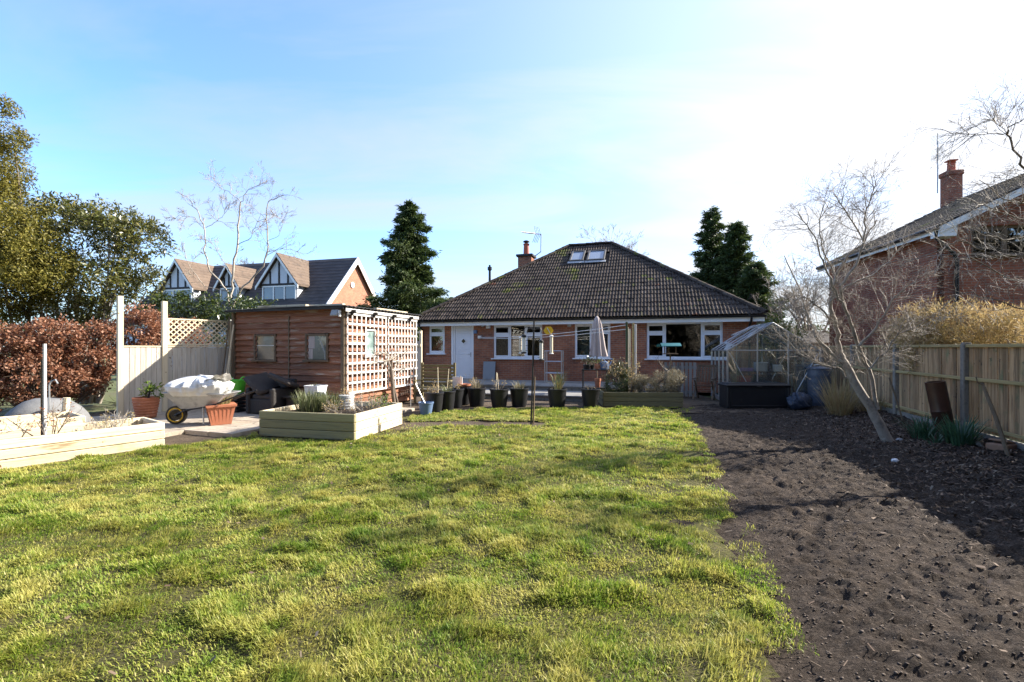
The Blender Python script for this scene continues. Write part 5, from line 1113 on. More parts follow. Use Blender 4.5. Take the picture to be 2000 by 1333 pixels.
# ---- wheelbarrow and the sack in it
wb = Frame(G(345, 829, PZ), R(8)); t = thing('wheelbarrow', 'steel wheelbarrow with yellow rimmed wheel carrying a white sack', 'wheelbarrow', wb.o + Vector((0, 0, PZ)), wb.rz)
m = MB(); k = 24
m.add([(.185 * math.cos(2 * math.pi * i / k) + 0, yy, .19 + .185 * math.sin(2 * math.pi * i / k)) for yy in (-.04, .04) for i in range(k)] + [(.13 * math.cos(2 * math.pi * i / k), yy, .19 + .13 * math.sin(2 * math.pi * i / k)) for yy in (-.045, .045) for i in range(k)],
      [(i, (i + 1) % k, k + (i + 1) % k, k + i) for i in range(k)] + [(2 * k + i, 3 * k + i, 3 * k + (i + 1) % k, 2 * k + (i + 1) % k) for i in range(k)] + [(i, 2 * k + i, 2 * k + (i + 1) % k, (i + 1) % k) for i in range(k)] + [(k + i, k + (i + 1) % k, 3 * k + (i + 1) % k, 3 * k + i) for i in range(k)])
wh = part(t, 'wheel', m, MT['black_pl'], True)
m = MB(); m.lathe([(.10, -.02), (.11, -.02), (.11, .02), (.10, .02), (.04, .012), (.035, .05)], 24); o = link('hub', m.mesh('hub', True), MT['black_met'], wh, (0, 0, .19), (R(90), 0, 0))
m = MB(); k2 = 24; m.tube([(.135 * math.cos(2 * math.pi * i / k2), -.042, .19 + .135 * math.sin(2 * math.pi * i / k2)) for i in range(k2 + 1)], .013, 6, False); part(wh, 'rim', m, MT['yellow'], True)
for sg in (-1, 1):
    m = MB(); m.tube([(.0, sg * .07, .19), (.25, sg * .17, .30), (.75, sg * .24, .38), (1.35, sg * .29, .62)], .016, 8); fr = part(t, 'handle', m, MT['black_met'], True); m = MB(); m.tube([(1.22, sg * .28, .57), (1.40, sg * .292, .64)], .022, 8); part(fr, 'grip', m, MT['black_pl'], True)
    m = MB(); m.tube([(.60, sg * .22, .36), (.62, sg * .24, .03), (.75, sg * .24, .012), (.86, sg * .235, .40)], .015, 8); part(t, 'leg', m, MT['steel'], True)
m = MB(); b_ = [(.18, -.20, .33), (.80, -.22, .36), (.80, .22, .36), (.18, .20, .33)]; tp = [(-.08, -.33, .66), (1.05, -.36, .62), (1.05, .36, .62), (-.08, .33, .66)]
m.add(b_ + tp, [(3, 2, 1, 0), (0, 1, 5, 4), (1, 2, 6, 5), (2, 3, 7, 6), (3, 0, 4, 7)]); tray = part(t, 'tray', m, MT['steel'])
md = tray.modifiers.new('thick', 'SOLIDIFY'); md.thickness = .006
m = MB(); m.tube(tp + [tp[0]], .012, 6); part(tray, 'lip', m, MT['steel'], True)
def lump(rx, ry, rz, seed, amp=.16, sub=4, flat=.35, freq=2.6, crease=0.0):
    bm = bmesh.new(); bmesh.ops.create_icosphere(bm, subdivisions=sub, radius=1)
    for v in bm.verts:
        p = np.array(v.co); a = math.atan2(p[1], p[0]); n = float(fbm(np.array([p[0] * freq + 9 + p[2] * 1.3]), np.array([p[1] * freq + 5 - p[2]]), seed, 4)[0]) - .45; n += .10 * math.sin(a * 9 + p[2] * 5 + 3 * n) * (1 - abs(p[2])); q = v.co * (1 + amp * 1.8 * n)
        if crease:
            c1 = abs(float(fbm(np.array([p[0] * 4 + p[2] * 3 + 3]), np.array([p[1] * 4 - p[2] * 2 + 7]), seed + 5, 3)[0]) - .44); c2 = abs(float(fbm(np.array([p[0] * 8 - p[2] * 5 + 13]), np.array([p[1] * 7 + p[0] * 3 + 17]), seed + 9, 2)[0]) - .37)
            q = q * (1 - crease * max(0, .5 - c1 * 6) - crease * .5 * max(0, .5 - c2 * 5))
        v.co = Vector((q.x * rx, q.y * ry, max(q.z, -flat) * rz))
    mm = MB(); mm.v = [tuple(v.co) for v in bm.verts]; mm.f = [tuple(v.index for v in f.verts) for f in bm.faces]; bm.free(); return mm
def sackmesh(rx, ry, hb, ht, seed):
    """filled woven sack: full sides with hanging folds, gathered puckered top, one corner flap standing up"""
    mm = MB(); na, nt_ = 120, 40; r3 = random.Random(seed); ph_ = [r3.uniform(0, 6.28) for _ in range(8)]; vv = []
    for j in range(nt_ + 1):
        t = j / nt_
        for i in range(na):
            a = 2 * math.pi * i / na; ca, sa = math.cos(a), math.sin(a); sq = (abs(ca) ** 3.2 + abs(sa) ** 3.2) ** (-1 / 3.2)
            if t < .55: q = t / .55; prof = .84 + .16 * math.sin(q * math.pi * .62); z = -hb + (hb + ht * .45) * q
            else: q = (t - .55) / .45; prof = .94 * (1 - q ** 1.7); z = ht * (.45 + .55 * math.sin(q * math.pi / 2))
            n1 = float(fbm(np.array([ca * 1.7 + 5 + t * 1.2]), np.array([sa * 1.7 + 9 - t]), seed, 3)[0]) - .44
            fold = .045 * math.sin(11 * a + ph_[0] + 2.2 * t + 6 * n1) + .035 * math.sin(19 * a + ph_[1] - 3 * t + 8 * n1) + .024 * math.sin(31 * a + ph_[2] + 9 * n1)
            k = prof * sq * (1 + .22 * n1) + fold * (1.3 if t > .5 else .7) * prof
            vv.append((ca * k * rx, sa * k * ry, z + .12 * n1 * (t > .2) + (.05 * math.sin(7 * a + ph_[3]) + .04 * math.sin(13 * a + ph_[4])) * max(0, t - .5) * prof))
    mm.add(vv, [(j * na + i, j * na + (i + 1) % na, (j + 1) * na + (i + 1) % na, (j + 1) * na + i) for j in range(nt_) for i in range(na)] + [tuple(range(na))[::-1]])
    return mm
sk = sackmesh(.57, .42, .10, .27, 4)
fl_ = MB(); fv = []
for i in range(9):
    for j in range(9):
        u, w_ = i / 8, j / 8; fv.append((.22 + .42 * u, -.34 + .30 * w_ + .03 * math.sin(u * 7), .17 + .20 * u * (1 - .55 * w_) * (1 - .6 * u * w_) + .035 * math.sin(9 * w_ + 4 * u) + .02 * math.sin(14 * u)))
fl_.add(fv, [(i * 9 + j, (i + 1) * 9 + j, (i + 1) * 9 + j + 1, i * 9 + j + 1) for i in range(8) for j in range(8)]); sk.add(fl_.v, fl_.f)
o = solo('bulk_sack', 'crumpled white woven sack heaped in the wheelbarrow', 'sack', sk, MT['sack'], wb.world(.44, 0, PZ + .69), wb.rz, smooth='all')
# ---- pots with plants on the patio
def twiggy(parent, org, n, L, leaf, mat, nl, lw, seed, lvl=1, stem='bark', spread=.45, r0=.008):
    global rng
    keep = rng; rng = np.random.default_rng(seed); O = {}
    for k in range(n): a = rng.uniform(0, 6.28); grow(O, np.array([math.cos(a) * .04, math.sin(a) * .04, 0]), np.array([math.cos(a) * spread, math.sin(a) * spread, 1]), L * rng.uniform(.6, 1.1), r0, lvl, kids=4, wob=.14, ratio=.5)
    lines = [l for v in O.values() for l in v]; V, Q = tubes(lines, 4); link('stems', np_mesh('stems', V, Q, True), MT[stem], parent, org)
    if leaf:
        ends = np.concatenate([p[len(p) // 3:] for p, r_ in lines]); c = ends[rng.integers(0, len(ends), nl)] + rng.normal(0, .025, (nl, 3)); V, Q = leafquads(c, rdir(nl, .3), rng.uniform(.6, 1.2, nl) * leaf, rng.uniform(.7, 1.2, nl) * lw); link('leaves', np_mesh('leaves', V, Q), MT[mat], parent, org)
    rng = keep
q = G(285.5, 816, PZ); t = thing('plant_pot', 'ribbed round terracotta pot with a small shrub before the pale screen', 'pot', q)
prof = [(.165, 0), (.18, .01)]
for i in range(6): z = .03 + i * .06; prof += [(.186 + i * .010, z), (.196 + i * .010, z + .025), (.184 + i * .010, z + .052)]
prof += [(.245, .40), (.25, .45), (.225, .45), (.22, .40)]; m = MB(); m.lathe(prof, 28); part(t, 'pot', m, MT['terra'], True); twiggy(t, (-.04, 0, .40), 4, .42, .085, 'leaf_fresh', 150, .035, 3, r0=.009); twiggy(t, (.12, .02, .40), 2, .34, .085, 'leaf_fresh', 70, .035, 4, spread=.8)
m = MB(); m.tube([(.06, -.02, .40), (.11, -.03, .62)], .02, 6); part(t, 'tool_grip', m, MT['black_pl'])
q = G(414, 832, PZ); t = thing('plant_pot', 'tapered square terracotta planter with straw grass beside the wheelbarrow', 'pot', q + Vector((0, .26, 0)), R(38))
m = MB()
def frustum(m, a, b, z0, z1, a2=None, b2=None): m.add([(x * a, y * (b2 or a), z0) for x, y in ((-1, -1), (1, -1), (1, 1), (-1, 1))] + [(x * b, y * (b2 or b), z1) for x, y in ((-1, -1), (1, -1), (1, 1), (-1, 1))], [(3, 2, 1, 0), (0, 1, 5, 4), (1, 2, 6, 5), (2, 3, 7, 6), (3, 0, 4, 7), (4, 5, 6, 7)])
frustum(m, .175, .235, 0, .36); frustum(m, .26, .265, .358, .40)
for sx in range(4):
    R4 = Matrix.Rotation(sx * math.pi / 2, 3, 'Z')
    for k in range(6): u = -.8 + 1.6 * k / 5; p0, p1 = Vector((u * .175, -.176, .04)), Vector((u * .23, -.234, .34)); m.bar(R4 @ p0, R4 @ p1, .016, .012, up=R4 @ Vector((0, -1, 0)))
part(t, 'pot', m, MT['terra_pl']); blades('grass_tuft', None, None, (0, 0, .39), 130, .30, .013, .9, 'leaf_straw', 61, .5, .17, parent=t); blades('grass_tuft', None, None, (0, 0, .39), 80, .24, .013, .9, 'leaf_herb', 62, .5, .17, parent=t)
# ---- long poles leaning in the corner by the shed
for k, (x, ht, tl, lb_, mt) in enumerate(((-.16, 2.35, .05, 'dark slim pole leaning in the corner between screen and shed', 'oldwood_z'), (-.06, 2.15, .10, 'pale broom handle leaning against the shed corner', 'newwood_z'), (.05, 2.0, -.05, 'pale handle leaning on the shed boards next to the window', 'newwood_z'))):
    m = MB(); m.tube([(0, -.32, 0), (tl * .5, -.17, ht * .5), (tl, -.04, ht)], .017, 8); m.box((0, -.33, .05), (.2, .04, .1), ch=.01); solo('garden_pole', lb_, 'pole', m, MT[mt], SF.world(x + .1, -.05, PZ if 0 else PZ), SF.rz)
# ---- wicker furniture piled by the shed
fr_ = Frame(SF.world(1.62, -1.0, 0), SF.rz); t = thing('wicker_armchair', 'dark wicker armchair with cushions tipped on it by the shed', 'chair', fr_.o + Vector((0, 0, PZ)), fr_.rz)
m = MB(); m.box((.42, .38, .19), (.74, .70, .34), ch=.02); part(t, 'seat_base', m, MT['wicker'])
for x in (.06, .78): m = MB(); m.box((x, .38, .31), (.12, .78, .60), ch=.03); part(t, 'arm', m, MT['wicker'])
m = MB(); m.box((.42, .74, .40), (.62, .12, .78), rotm(R(-8), 'X'), .03); part(t, 'backrest', m, MT['wicker'])
m = MB(); m.box((.42, .36, .40), (.58, .62, .12), ch=.04); part(t, 'seat_cushion', m, MT['cushion'], True)
m = MB(); m.box((0, 0, 0), (.62, .60, .13), ch=.045); solo('loose_cushion', 'dark square cushion tipped on edge over the wicker armchair', 'cushion', m, MT['cushion'], fr_.world(.26, .24, PZ + .70), fr_.rz, smooth=True).rotation_euler = (R(12), R(38), fr_.rz)
m = MB(); m.box((0, 0, 0), (.60, .58, .12), ch=.045); solo('loose_cushion', 'dark cushion lying askew on top of the pile by the shed', 'cushion', m, MT['cushion'], fr_.world(.72, .42, PZ + .76), fr_.rz, smooth=True).rotation_euler = (R(-14), R(24), fr_.rz + .3)
t2 = Frame(SF.world(2.55, -.78, 0), SF.rz); t = thing('wicker_table', 'low dark wicker table carrying the white tub by the shed', 'table', t2.o + Vector((0, 0, PZ)), t2.rz)
m = MB(); m.box((.45, .28, .40), (1.0, .56, .05), ch=.01); part(t, 'top', m, MT['wicker']); m = MB(); m.box((.45, .28, .20), (.88, .46, .35), ch=.015); part(t, 'body', m, MT['wicker'])
m = MB(); m.add([(x * .165, y * .13, 0) for x, y in ((-1, -1), (1, -1), (1, 1), (-1, 1))] + [(x * .19, y * .155, .24) for x, y in ((-1, -1), (1, -1), (1, 1), (-1, 1))], [(3, 2, 1, 0), (0, 1, 5, 4), (1, 2, 6, 5), (2, 3, 7, 6), (3, 0, 4, 7)])
t = thing('white_tub', 'white plastic tub standing on the low wicker table', 'tub', t2.world(.72, .22, PZ + .427), t2.rz); part(t, 'body', m, MT['white_pl']).modifiers.new('thick', 'SOLIDIFY').thickness = .006
m = MB(); m.tube([(-.19, -.16, .24), (.19, -.16, .24), (.19, .16, .24), (-.19, .16, .24), (-.19, -.16, .24)], .013, 6); part(t, 'rim', m, MT['white_pl'], True); twiggy(t, (0, 0, .12), 5, .2, .05, 'leaf_laurel', 40, .02, 9)
# lime trug
q = SF.world(1.0, -.72, PZ); t = thing('trug', 'lime green flexible trug with two handles on a dark crate by the shed', 'tub', q + Vector((0, 0, .40)), SF.rz)
m = MB(); m.lathe([(.15, 0), (.16, .005), (.185, .15), (.21, .30), (.222, .36), (.21, .36), (.195, .30), (.17, .15), (.15, .02)], 28); part(t, 'body', m, MT['green_pl'], True)
for sg in (-1, 1): m = MB(); m.tube([(sg * .21, -.09, .35), (sg * .235, -.05, .42), (sg * .24, 0, .44), (sg * .235, .05, .42), (sg * .21, .09, .35)], .016, 8); part(t, 'handle', m, MT['green_pl'], True)
t = thing('plastic_crate', 'dark slatted plastic crate under the lime green trug', 'crate', q, SF.rz)
for z in (.03, .12, .21, .30, .385):
    m = MB()
    for sg in (-1, 1): m.box((0, sg * .19, z), (.50, .02, .05), ch=.005); m.box((sg * .24, 0, z), (.02, .36, .05), ch=.005)
    part(t, 'slat', m, MT['black_pl'])
m = MB(); m.box((0, 0, .39), (.46, .36, .012)); part(t, 'lid', m, MT['black_pl'])
# grey ridged panel and striped pot
t = thing('ridged_panel', 'grey ridged plastic panel with rounded top leaning on the low table', 'panel', t2.world(1.03, -.10, PZ), t2.rz); m = MB(); W2, H2 = .40, .56
pts = [(-W2 / 2, 0, 0), (W2 / 2, 0, 0), (W2 / 2, 0, H2 * .85), (W2 * .35, 0, H2), (-W2 * .35, 0, H2), (-W2 / 2, 0, H2 * .85)]; Mt = Matrix.Rotation(R(-9), 4, 'X'); m.prism([Mt @ Vector(p) for p in pts], (0, .035, 0)); part(t, 'sheet', m, MT['grey_pl'])
for k in range(12): s2 = MB(); s2.box(Mt @ Vector((0, -.006, .04 + k * .043)), (W2 - .03, .014, .02), Mt, .003); part(t, 'ridge', s2, MT['grey_pl'])
q = cb.world(1.02, 1.18, .36); t = thing('striped_pot', 'white corrugated pot standing in the bed between lawn and shed', 'pot', q); prof = [(.14, 0)]
for i in range(5): z = .01 + i * .055; prof += [(.15, z), (.158, z + .03), (.14, z + .034), (.14, z + .05)]
prof += [(.158, .29), (.14, .29)]; m = MB(); m.lathe(prof, 24); part(t, 'pot', m, MT['white_pl']); twiggy(t, (0, 0, .26), 6, .12, .04, 'leaf_tan', 60, .02, 6)
# ---- plants in the centre bed
def herb(label, w, seed, n, L, wd, mat, spread=.8, droop=.2, rad=.15, name='herb_plant'):
    return blades(name, label, 'plant', w, n, L, wd, spread, mat, seed, droop, rad)
herb('bushy grey green rosemary in the bed between lawn and shed', cb.world(.52, .75, .36), 71, 420, .42, .011, 'leaf_herb', .85, .15, .26); herb('lighter rosemary bush next to the striped pot', cb.world(.85, .85, .36), 72, 260, .38, .010, 'leaf_herb', .75, .15, .18)
def deadplant(label, w, seed, n, L, name='dead_plant', lvl=2, mat='twig', leaf=0, lm='leaf_tan', nl=0, spread=.9, r0=.006):
    t = thing(name, label, 'plant', w); twiggy(t, (0, 0, 0), n, L, leaf, lm, nl, leaf * .5, seed, lvl, mat, spread, r0); return t
deadplant('tangle of dry brown stems in the bed corner by the lawn', cb.world(1.38, .45, .35), 73, 14, .34, leaf=.04, nl=160); deadplant('pale dry stems standing in the bed beside the trellis', cb.world(1.62, .85, .35), 74, 12, .42, leaf=.04, nl=120, mat='bark_pale'); deadplant('low dry leafy plant at the far corner of the bed by the trellis', cb.world(1.65, 1.4, .35), 75, 14, .28, leaf=.06, nl=200, lm='leaf_fresh')
# vine on the trellis
O = {}; keep = rng; rng = np.random.default_rng(17)
vb = SF.world(SW + .22, 1.75, 0)
def tv_(s_, z, o=.14): w = SF.world(SW + o, s_, z); return np.array(w)
tk = np.array([tv_(1.75, -.02, .24), tv_(1.73, .35, .2), tv_(1.76, .75, .15), tv_(1.72, 1.05), tv_(1.78, 1.3)]); O[9] = [(tk, np.array([.055, .05, .05, .045, .03])), (np.array([tv_(1.95, -.02, .22), tv_(1.84, .4, .18), tv_(1.78, .8, .15)]), np.array([.04, .035, .03]))]
for tgt in ((.4, .95), (.7, 1.35), (1.1, .8), (2.6, 1.5), (2.9, 1.0), (2.3, 1.9), (3.0, 1.75), (1.2, 1.6), (2.5, .8), (2.2, 1.25)):
    a = tk[rng.integers(2, 5)]; b = tv_(*tgt); mid = (a + b) / 2 + np.array([0, 0, .16]); fin = np.array([a, (a + mid) / 2 + rng.normal(0, .03, 3), mid, (mid + b) / 2 + rng.normal(0, .04, 3), b]); O.setdefault(8, []).append((fin, np.linspace(.018, .006, 5))); sprout(O, fin, 5, .35, .006, 1, .2, kids=4, wob=.25)
t = thing('climbing_vine', 'bare twisted climber with a dark stem trained over the trellis', 'climber', vb); tree_parts(t, O, vb, (MT['bark'], MT['bark_pale'], MT['bark_pale']), ('trunk', 'branches', 'twigs'), (7, 5, 3)); rng = keep
# ---- blue bucket with a stick
q = G(832, 811); t = thing('bucket', 'blue plastic bucket with a pole standing in it beside the black tubs', 'bucket', q); m = MB(); m.lathe([(.115, 0), (.125, .004), (.15, .14), (.172, .27), (.185, .28), (.185, .31), (.168, .31), (.165, .27), (.12, .02)], 24); part(t, 'body', m, MT['blue_pl'], True)
m = MB(); m.tube([(.10, -.02, .02), (-.26, .05, .74)], .013, 8); part(t, 'pole', m, MT['alu'], True)
# thin metal stake in the ground by the shed
m = MB(); m.tube([(0, 0, 0), (.0, .0, 1.05)], .013, 6); solo('metal_stake', 'thin grey stake upright beside the shed trellis end', 'stake', m, MT['steel'], G(802, 797))
# ---- row of black tubs
def tub(label, px, py, w, plants, seed, sub=None):
    q = G(px, py); Y = q.y; r_ = w / 2 / F * Y; h = .50; t = thing('plant_tub', label, 'tub', q, random.uniform(0, 3), 'black plastic tubs in a row before the terrace'); k = r_ / .235
    m = MB(); m.lathe([(.165 * k, 0), (.172 * k, .005), (.205 * k, .25), (.222 * k, .455), (.236 * k, .46), (.238 * k, .50), (.215 * k, .505), (.21 * k, .45), (.205 * k, .43)], 28); part(t, 'tub', m, MT['black_pl'], True)
    m = MB(); m.lathe([(.208 * k, .425), (.10, .445), (.02, .45)], 16); part(t, 'soil', m, MT['soil'])
    for i, pl in enumerate(plants):
        if pl[0] == 'b': blades('leaves', None, None, (0, 0, .43), pl[1], pl[2], .014, .9, pl[3], seed + i, .5, .12, parent=t)
        elif pl[0] == 't': twiggy(t, (0, 0, .43), pl[1], pl[2], pl[4] if len(pl) > 4 else 0, pl[3], pl[5] if len(pl) > 5 else 0, .02, seed + i, 1, 'twig', .5, .007)
        elif pl[0] == 's':
            for j in range(pl[1]): s2 = MB(); a = random.uniform(0, 6); s2.tube([(math.cos(a) * .1, math.sin(a) * .1, .4), (math.cos(a) * .12 + random.uniform(-.05, .05), math.sin(a) * .12, .43 + pl[2] * random.uniform(.7, 1.1))], .009, 5); part(t, 'cane', s2, MT['newwood_z'])
    return t
tub('black tub with canes and dry leaves, first after the blue bucket', 848, 806, 38, [('t', 8, .28, 'leaf_tan', .06, 90), ('s', 1, .7)], 201)
tub('black tub with pale green seedlings, second after the blue bucket', 873, 802, 34, [('b', 40, .26, 'leaf_herb'), ('s', 1, .8)], 202)
tub('black tub almost behind others, third after the blue bucket', 890, 796, 33, [('t', 7, .25, 'leaf_tan', .05, 60)], 203)
tub('black tub with a clay saucer on it, fourth after the blue bucket', 905, 790, 32, [('s', 1, .5)], 204)
tub('black tub of arching dry blades left of the grey board', 931, 793, 37, [('b', 55, .40, 'leaf_grey'), ('t', 5, .4, 'leaf_tan', .05, 50)], 205)
tub('black tub with a few brown shoots in front of the grey board', 975, 796, 38, [('t', 6, .36, 'leaf_tan', .05, 30), ('s', 2, .6)], 206)
tub('black tub of short grey leaves beside the feeder pole', 1014, 794, 38, [('b', 60, .30, 'leaf_grey'), ('b', 20, .25, 'leaf_herb')], 207)
tub('black tub of long iris blades before the metal rack', 1088, 796, 39, [('b', 45, .62, 'leaf_herb'), ('b', 30, .5, 'leaf_straw')], 208)
tub('nearly empty black tub under the plant stand', 1153, 796, 37, [('t', 5, .16, 'leaf_tan', .04, 20)], 209)
q = G(905, 790); m = MB(); m.lathe([(.12, 0), (.19, .02), (.2, .07), (.18, .07), (.12, .02)], 20); solo('clay_saucer', 'orange clay dish lying on top of a black tub', 'dish', m, MT['terra'], q + Vector((.02, 0, .508)), smooth=True)
# ---- slatted bench, chair, rack, board
bf = Frame(G(808, 787), R(-14)); t = thing('garden_bench', 'mossy wooden slatted bench between shed and white door', 'bench', bf.o, bf.rz); L = 1.12
for x in (.04, L - .04):
    for y, h in ((.0, .62), (.5, 1.16)): m = MB(); m.box((x, y, h / 2), (.065, .065, h), ch=.008); part(t, 'leg', m, MT['benchwood'])
    m = MB(); m.box((x, .24, .64), (.075, .60, .04), ch=.01); part(t, 'armrest', m, MT['benchwood'])
for k in range(6): m = MB(); m.box((L / 2, .04 + k * .082, .43), (L, .068, .024), ch=.006); part(t, 'seat_slat', m, MT['benchwood'])
for k in range(6): m = MB(); m.box((L / 2, .462, .54 + k * .105), (L - .1, .024, .078), ch=.006); part(t, 'back_slat', m, MT['benchwood'])
m = MB(); m.box((L / 2, .01, .36), (L - .08, .03, .09), ch=.006); part(t, 'apron', m, MT['benchwood'])
m = MB(); m.box((0, 0, .46), (.30, .03, .62), ch=.006); s2 = solo('striped_board', 'grey and white slatted board standing beside the bench end', 'board', m, MT['greywood'], bf.world(L + .2, .1, 0), bf.rz)
x, z = HF.px(957, 708); m = MB(); m.box((0, 0, .36), (.52, .03, .72), rotm(R(-7), 'X'), .006); solo('grey_board', 'plain grey board leaning on the brick wall under the kitchen window', 'board', m, pm('slate_grey_board', [(.22, .24, .26), (.27, .29, .31)], 2, rough=.35, bump=.05), HF.world(x, -.10, .325), HF.rz)
rk = Frame(HF.world(HF.px(1076, 740)[0], -1.1, 0), HF.rz); t = thing('metal_rack', 'tall aluminium frame rack with cross bars against the brick wall', 'rack', rk.o + Vector((0, 0, .32)), rk.rz)
for x in (0, .62):
    for y in (0, .35): m = MB(); m.tube([(x, y, 0), (x, y, 1.18)], .017, 8); part(t, 'upright', m, MT['alu'], True)
for z in (.35, .78, 1.17):
    for y in (0, .35): m = MB(); m.tube([(0, y, z), (.62, y, z)], .015, 8); part(t, 'cross_bar', m, MT['alu'], True)
    m = MB()
    for x in (0, .62): m.tube([(x, 0, z), (x, .35, z)], .013, 6)
    part(t, 'side_bar', m, MT['alu'], True)
# plant stand with pots and watering can
ps = Frame(G(1136, 786), R(-12)); t = thing('plant_stand', 'dark two tier plant stand beside the olive bed', 'stand', ps.o, ps.rz)
for x in (.03, .72):
    for y in (.03, .37): m = MB(); m.tube([(x, y, 0), (x, y, .98)], .014, 6); part(t, 'leg', m, MT['black_met'])
for z in (.42, .95): m = MB(); m.box((.375, .2, z), (.76, .42, .03), ch=.005); part(t, 'shelf', m, MT['black_met'])
def smallpot(name, label, loc, r_, h, mat, leafy=None, seed=0):
    t = thing(name, label, 'pot', loc); m = MB(); m.lathe([(r_ * .7, 0), (r_ * .9, h * .72), (r_, h * .74), (r_, h), (r_ * .85, h), (r_ * .8, h * .8)], 18); part(t, 'pot', m, MT[mat], True)
    if leafy: twiggy(t, (0, 0, h * .8), 6, leafy[0], leafy[1], leafy[2], leafy[3], leafy[1] * .5, seed)
smallpot('flower_pot', 'small terracotta pot on the upper shelf of the dark stand', ps.world(.46, .14, .966), .085, .15, 'terra', (.2, .05, 'leaf_fresh', 40), 1); smallpot('flower_pot', 'stack of terracotta pots on the lower shelf of the dark stand', ps.world(.46, .15, .436), .10, .26, 'terra')
smallpot('flower_pot', 'black pot with a leafy plant on the upper shelf of the dark stand', ps.world(.14, .2, .966), .12, .14, 'black_pl', (.3, .06, 'leaf_laurel', 90), 2); smallpot('flower_pot', 'black seed tray pot in the middle of the upper shelf', ps.world(.30, .26, .966), .07, .12, 'black_pl', (.16, .04, 'leaf_herb', 50), 3)
t = thing('watering_can', 'blue grey plastic watering can on the dark plant stand', 'watering can', ps.world(.66, .2, .966), R(30)); m = MB(); m.lathe([(.11, 0), (.12, .02), (.12, .16), (.10, .22), (.06, .24), (.055, .22)], 18); part(t, 'body', m, MT['blue_pl'], True); m = MB(); m.tube([(.10, 0, .08), (.22, 0, .16), (.30, 0, .27)], [.028, .02, .017], 8); m.lathe([(.015, .26), (.045, .30), (.045, .31)], 10, (.30, 0, 0)); part(t, 'spout', m, MT['blue_pl'], True); m = MB(); m.tube([(.03, 0, .24), (-.05, 0, .31), (-.14, 0, .26), (-.16, 0, .14), (-.115, 0, .06)], .014, 8); part(t, 'handle', m, MT['blue_pl'], True)
# ---- feeder pole, feeders, washing line
pb_ = G(1037, 829); t = thing('feeder_pole', 'dark slender pole in the lawn with curled hooks at its top', 'pole', pb_); top = P(1043, 628, pb_.y) - pb_; m = MB(); m.tube([(0, 0, -.05), top * .5 + Vector((.006, 0, 0)), top], .019, 8); part(t, 'post', m, MT['black_met'], True)
m = MB(); m.tube([(.05, .02, 0), Vector((.05, .02, 0)) + top * .46], .018, 6); part(t, 'support_stake', m, MT['oldwood_z'])
hk = top * .90; hooks = []
for dx, dy, dz in ((-.21, -.03, .10), (.16, .05, .06), (-.13, .22, .08), (.15, -.18, .08)):
    m = MB(); a = Vector((dx, dy, 0)); m.tube([hk, hk + a * .4 + Vector((0, 0, dz)), hk + a * .85 + Vector((0, 0, dz * .9)), hk + a + Vector((0, 0, dz * .2)), hk + a * 1.0 + Vector((0, 0, -.03))], .007, 6); part(t, 'hook', m, MT['black_met'], True); hooks.append(pb_ + hk + a + Vector((0, 0, -.03)))
def feeder(label, loc, L, r_, tube_mat, cap_mat, studs=False, perch=True, wire=.08):
    t = thing('bird_feeder', label, 'bird feeder', loc - Vector((0, 0, wire + L)))
    m = MB(); m.lathe([(r_ * .95, .03), (r_ * .95, L - .04)], 16); part(t, 'tube', m, MT[tube_mat], True); m = MB(); m.lathe([(r_ * .6, L + .02), (r_ * 1.25, L - .005), (r_ * 1.3, L - .04), (r_, L - .045)][::-1], 16); part(t, 'lid', m, MT[cap_mat], True); m = MB(); m.lathe([(r_ * .8, 0), (r_ * 1.4, .005), (r_ * 1.4, .02), (r_, .035)], 16); part(t, 'base', m, MT[cap_mat], True)
    m = MB(); m.tube([(0, 0, L), (-.004, 0, L + wire * .5), (0, 0, L + wire + .012)], .0035, 5); part(t, 'hanger', m, MT['black_met'])
    if perch:
        for k in range(3): m = MB(); m.tube([(-r_ * 1.9, 0, .06 + k * L * .28), (r_ * 1.9, 0, .06 + k * L * .28)], .005, 5); part(t, 'perch', m, MT['black_met'])
    if studs:
        for k in range(7): m = MB(); m.lathe([(.011, -.011), (.015, 0), (.011, .011)], 8, (r_ * 1.15, 0, .05 + k * (L - .1) / 6)); part(t, 'stud', m, MT['black_met'])
    return t
feeder('white bird feeder with black spots hanging left on the feeder pole', hooks[0], .38, .042, 'white_pl', 'black_met', wire=.05); feeder('pale bird feeder edged with black beads hanging right on the feeder pole', hooks[1], .42, .040, 'cream', 'black_met', True, wire=.16)
# washing line between post and wall
wp = G(1224, 790); wpt = P(1224, 629, wp.y); t = thing('washing_post', 'tall green and white post carrying the washing line at the olive bed', 'post', wp); m = MB(); m.box((0, 0, wpt.z / 2), (.055, .055, wpt.z), ch=.005); part(t, 'post', m, pm('green_painted_post', [(.05, .07, .03), (.09, .10, .05)], 4, GZ, .7, .2)); m = MB(); m.box((.038, 0, wpt.z / 2 - .06), (.018, .05, wpt.z - .2), ch=.004); part(t, 'batten', m, MT['newwood_z'])
hxp, hzp = HF.px(938, 659); we = HF.world(hxp, -.13, hzp)
for k, (dz, lb_) in enumerate(((-.09, 'upper white washing line from post to bungalow wall'), (-.21, 'lower white washing line from post to bungalow wall'))):
    a = wp + Vector((0, 0, wpt.z + dz)); b = we + Vector((0, 0, .02 + dz * .3)); m = MB(); m.tube([Vector((0, 0, 0))] + [(b - a) * (i / 8) - Vector((0, 0, .10 * 4 * (i / 8) * (1 - i / 8))) for i in range(1, 9)], .009, 5); solo('washing_line', lb_, 'line', m, MT['rope'], a, group=None)
    if k == 0: line0 = (a, b)
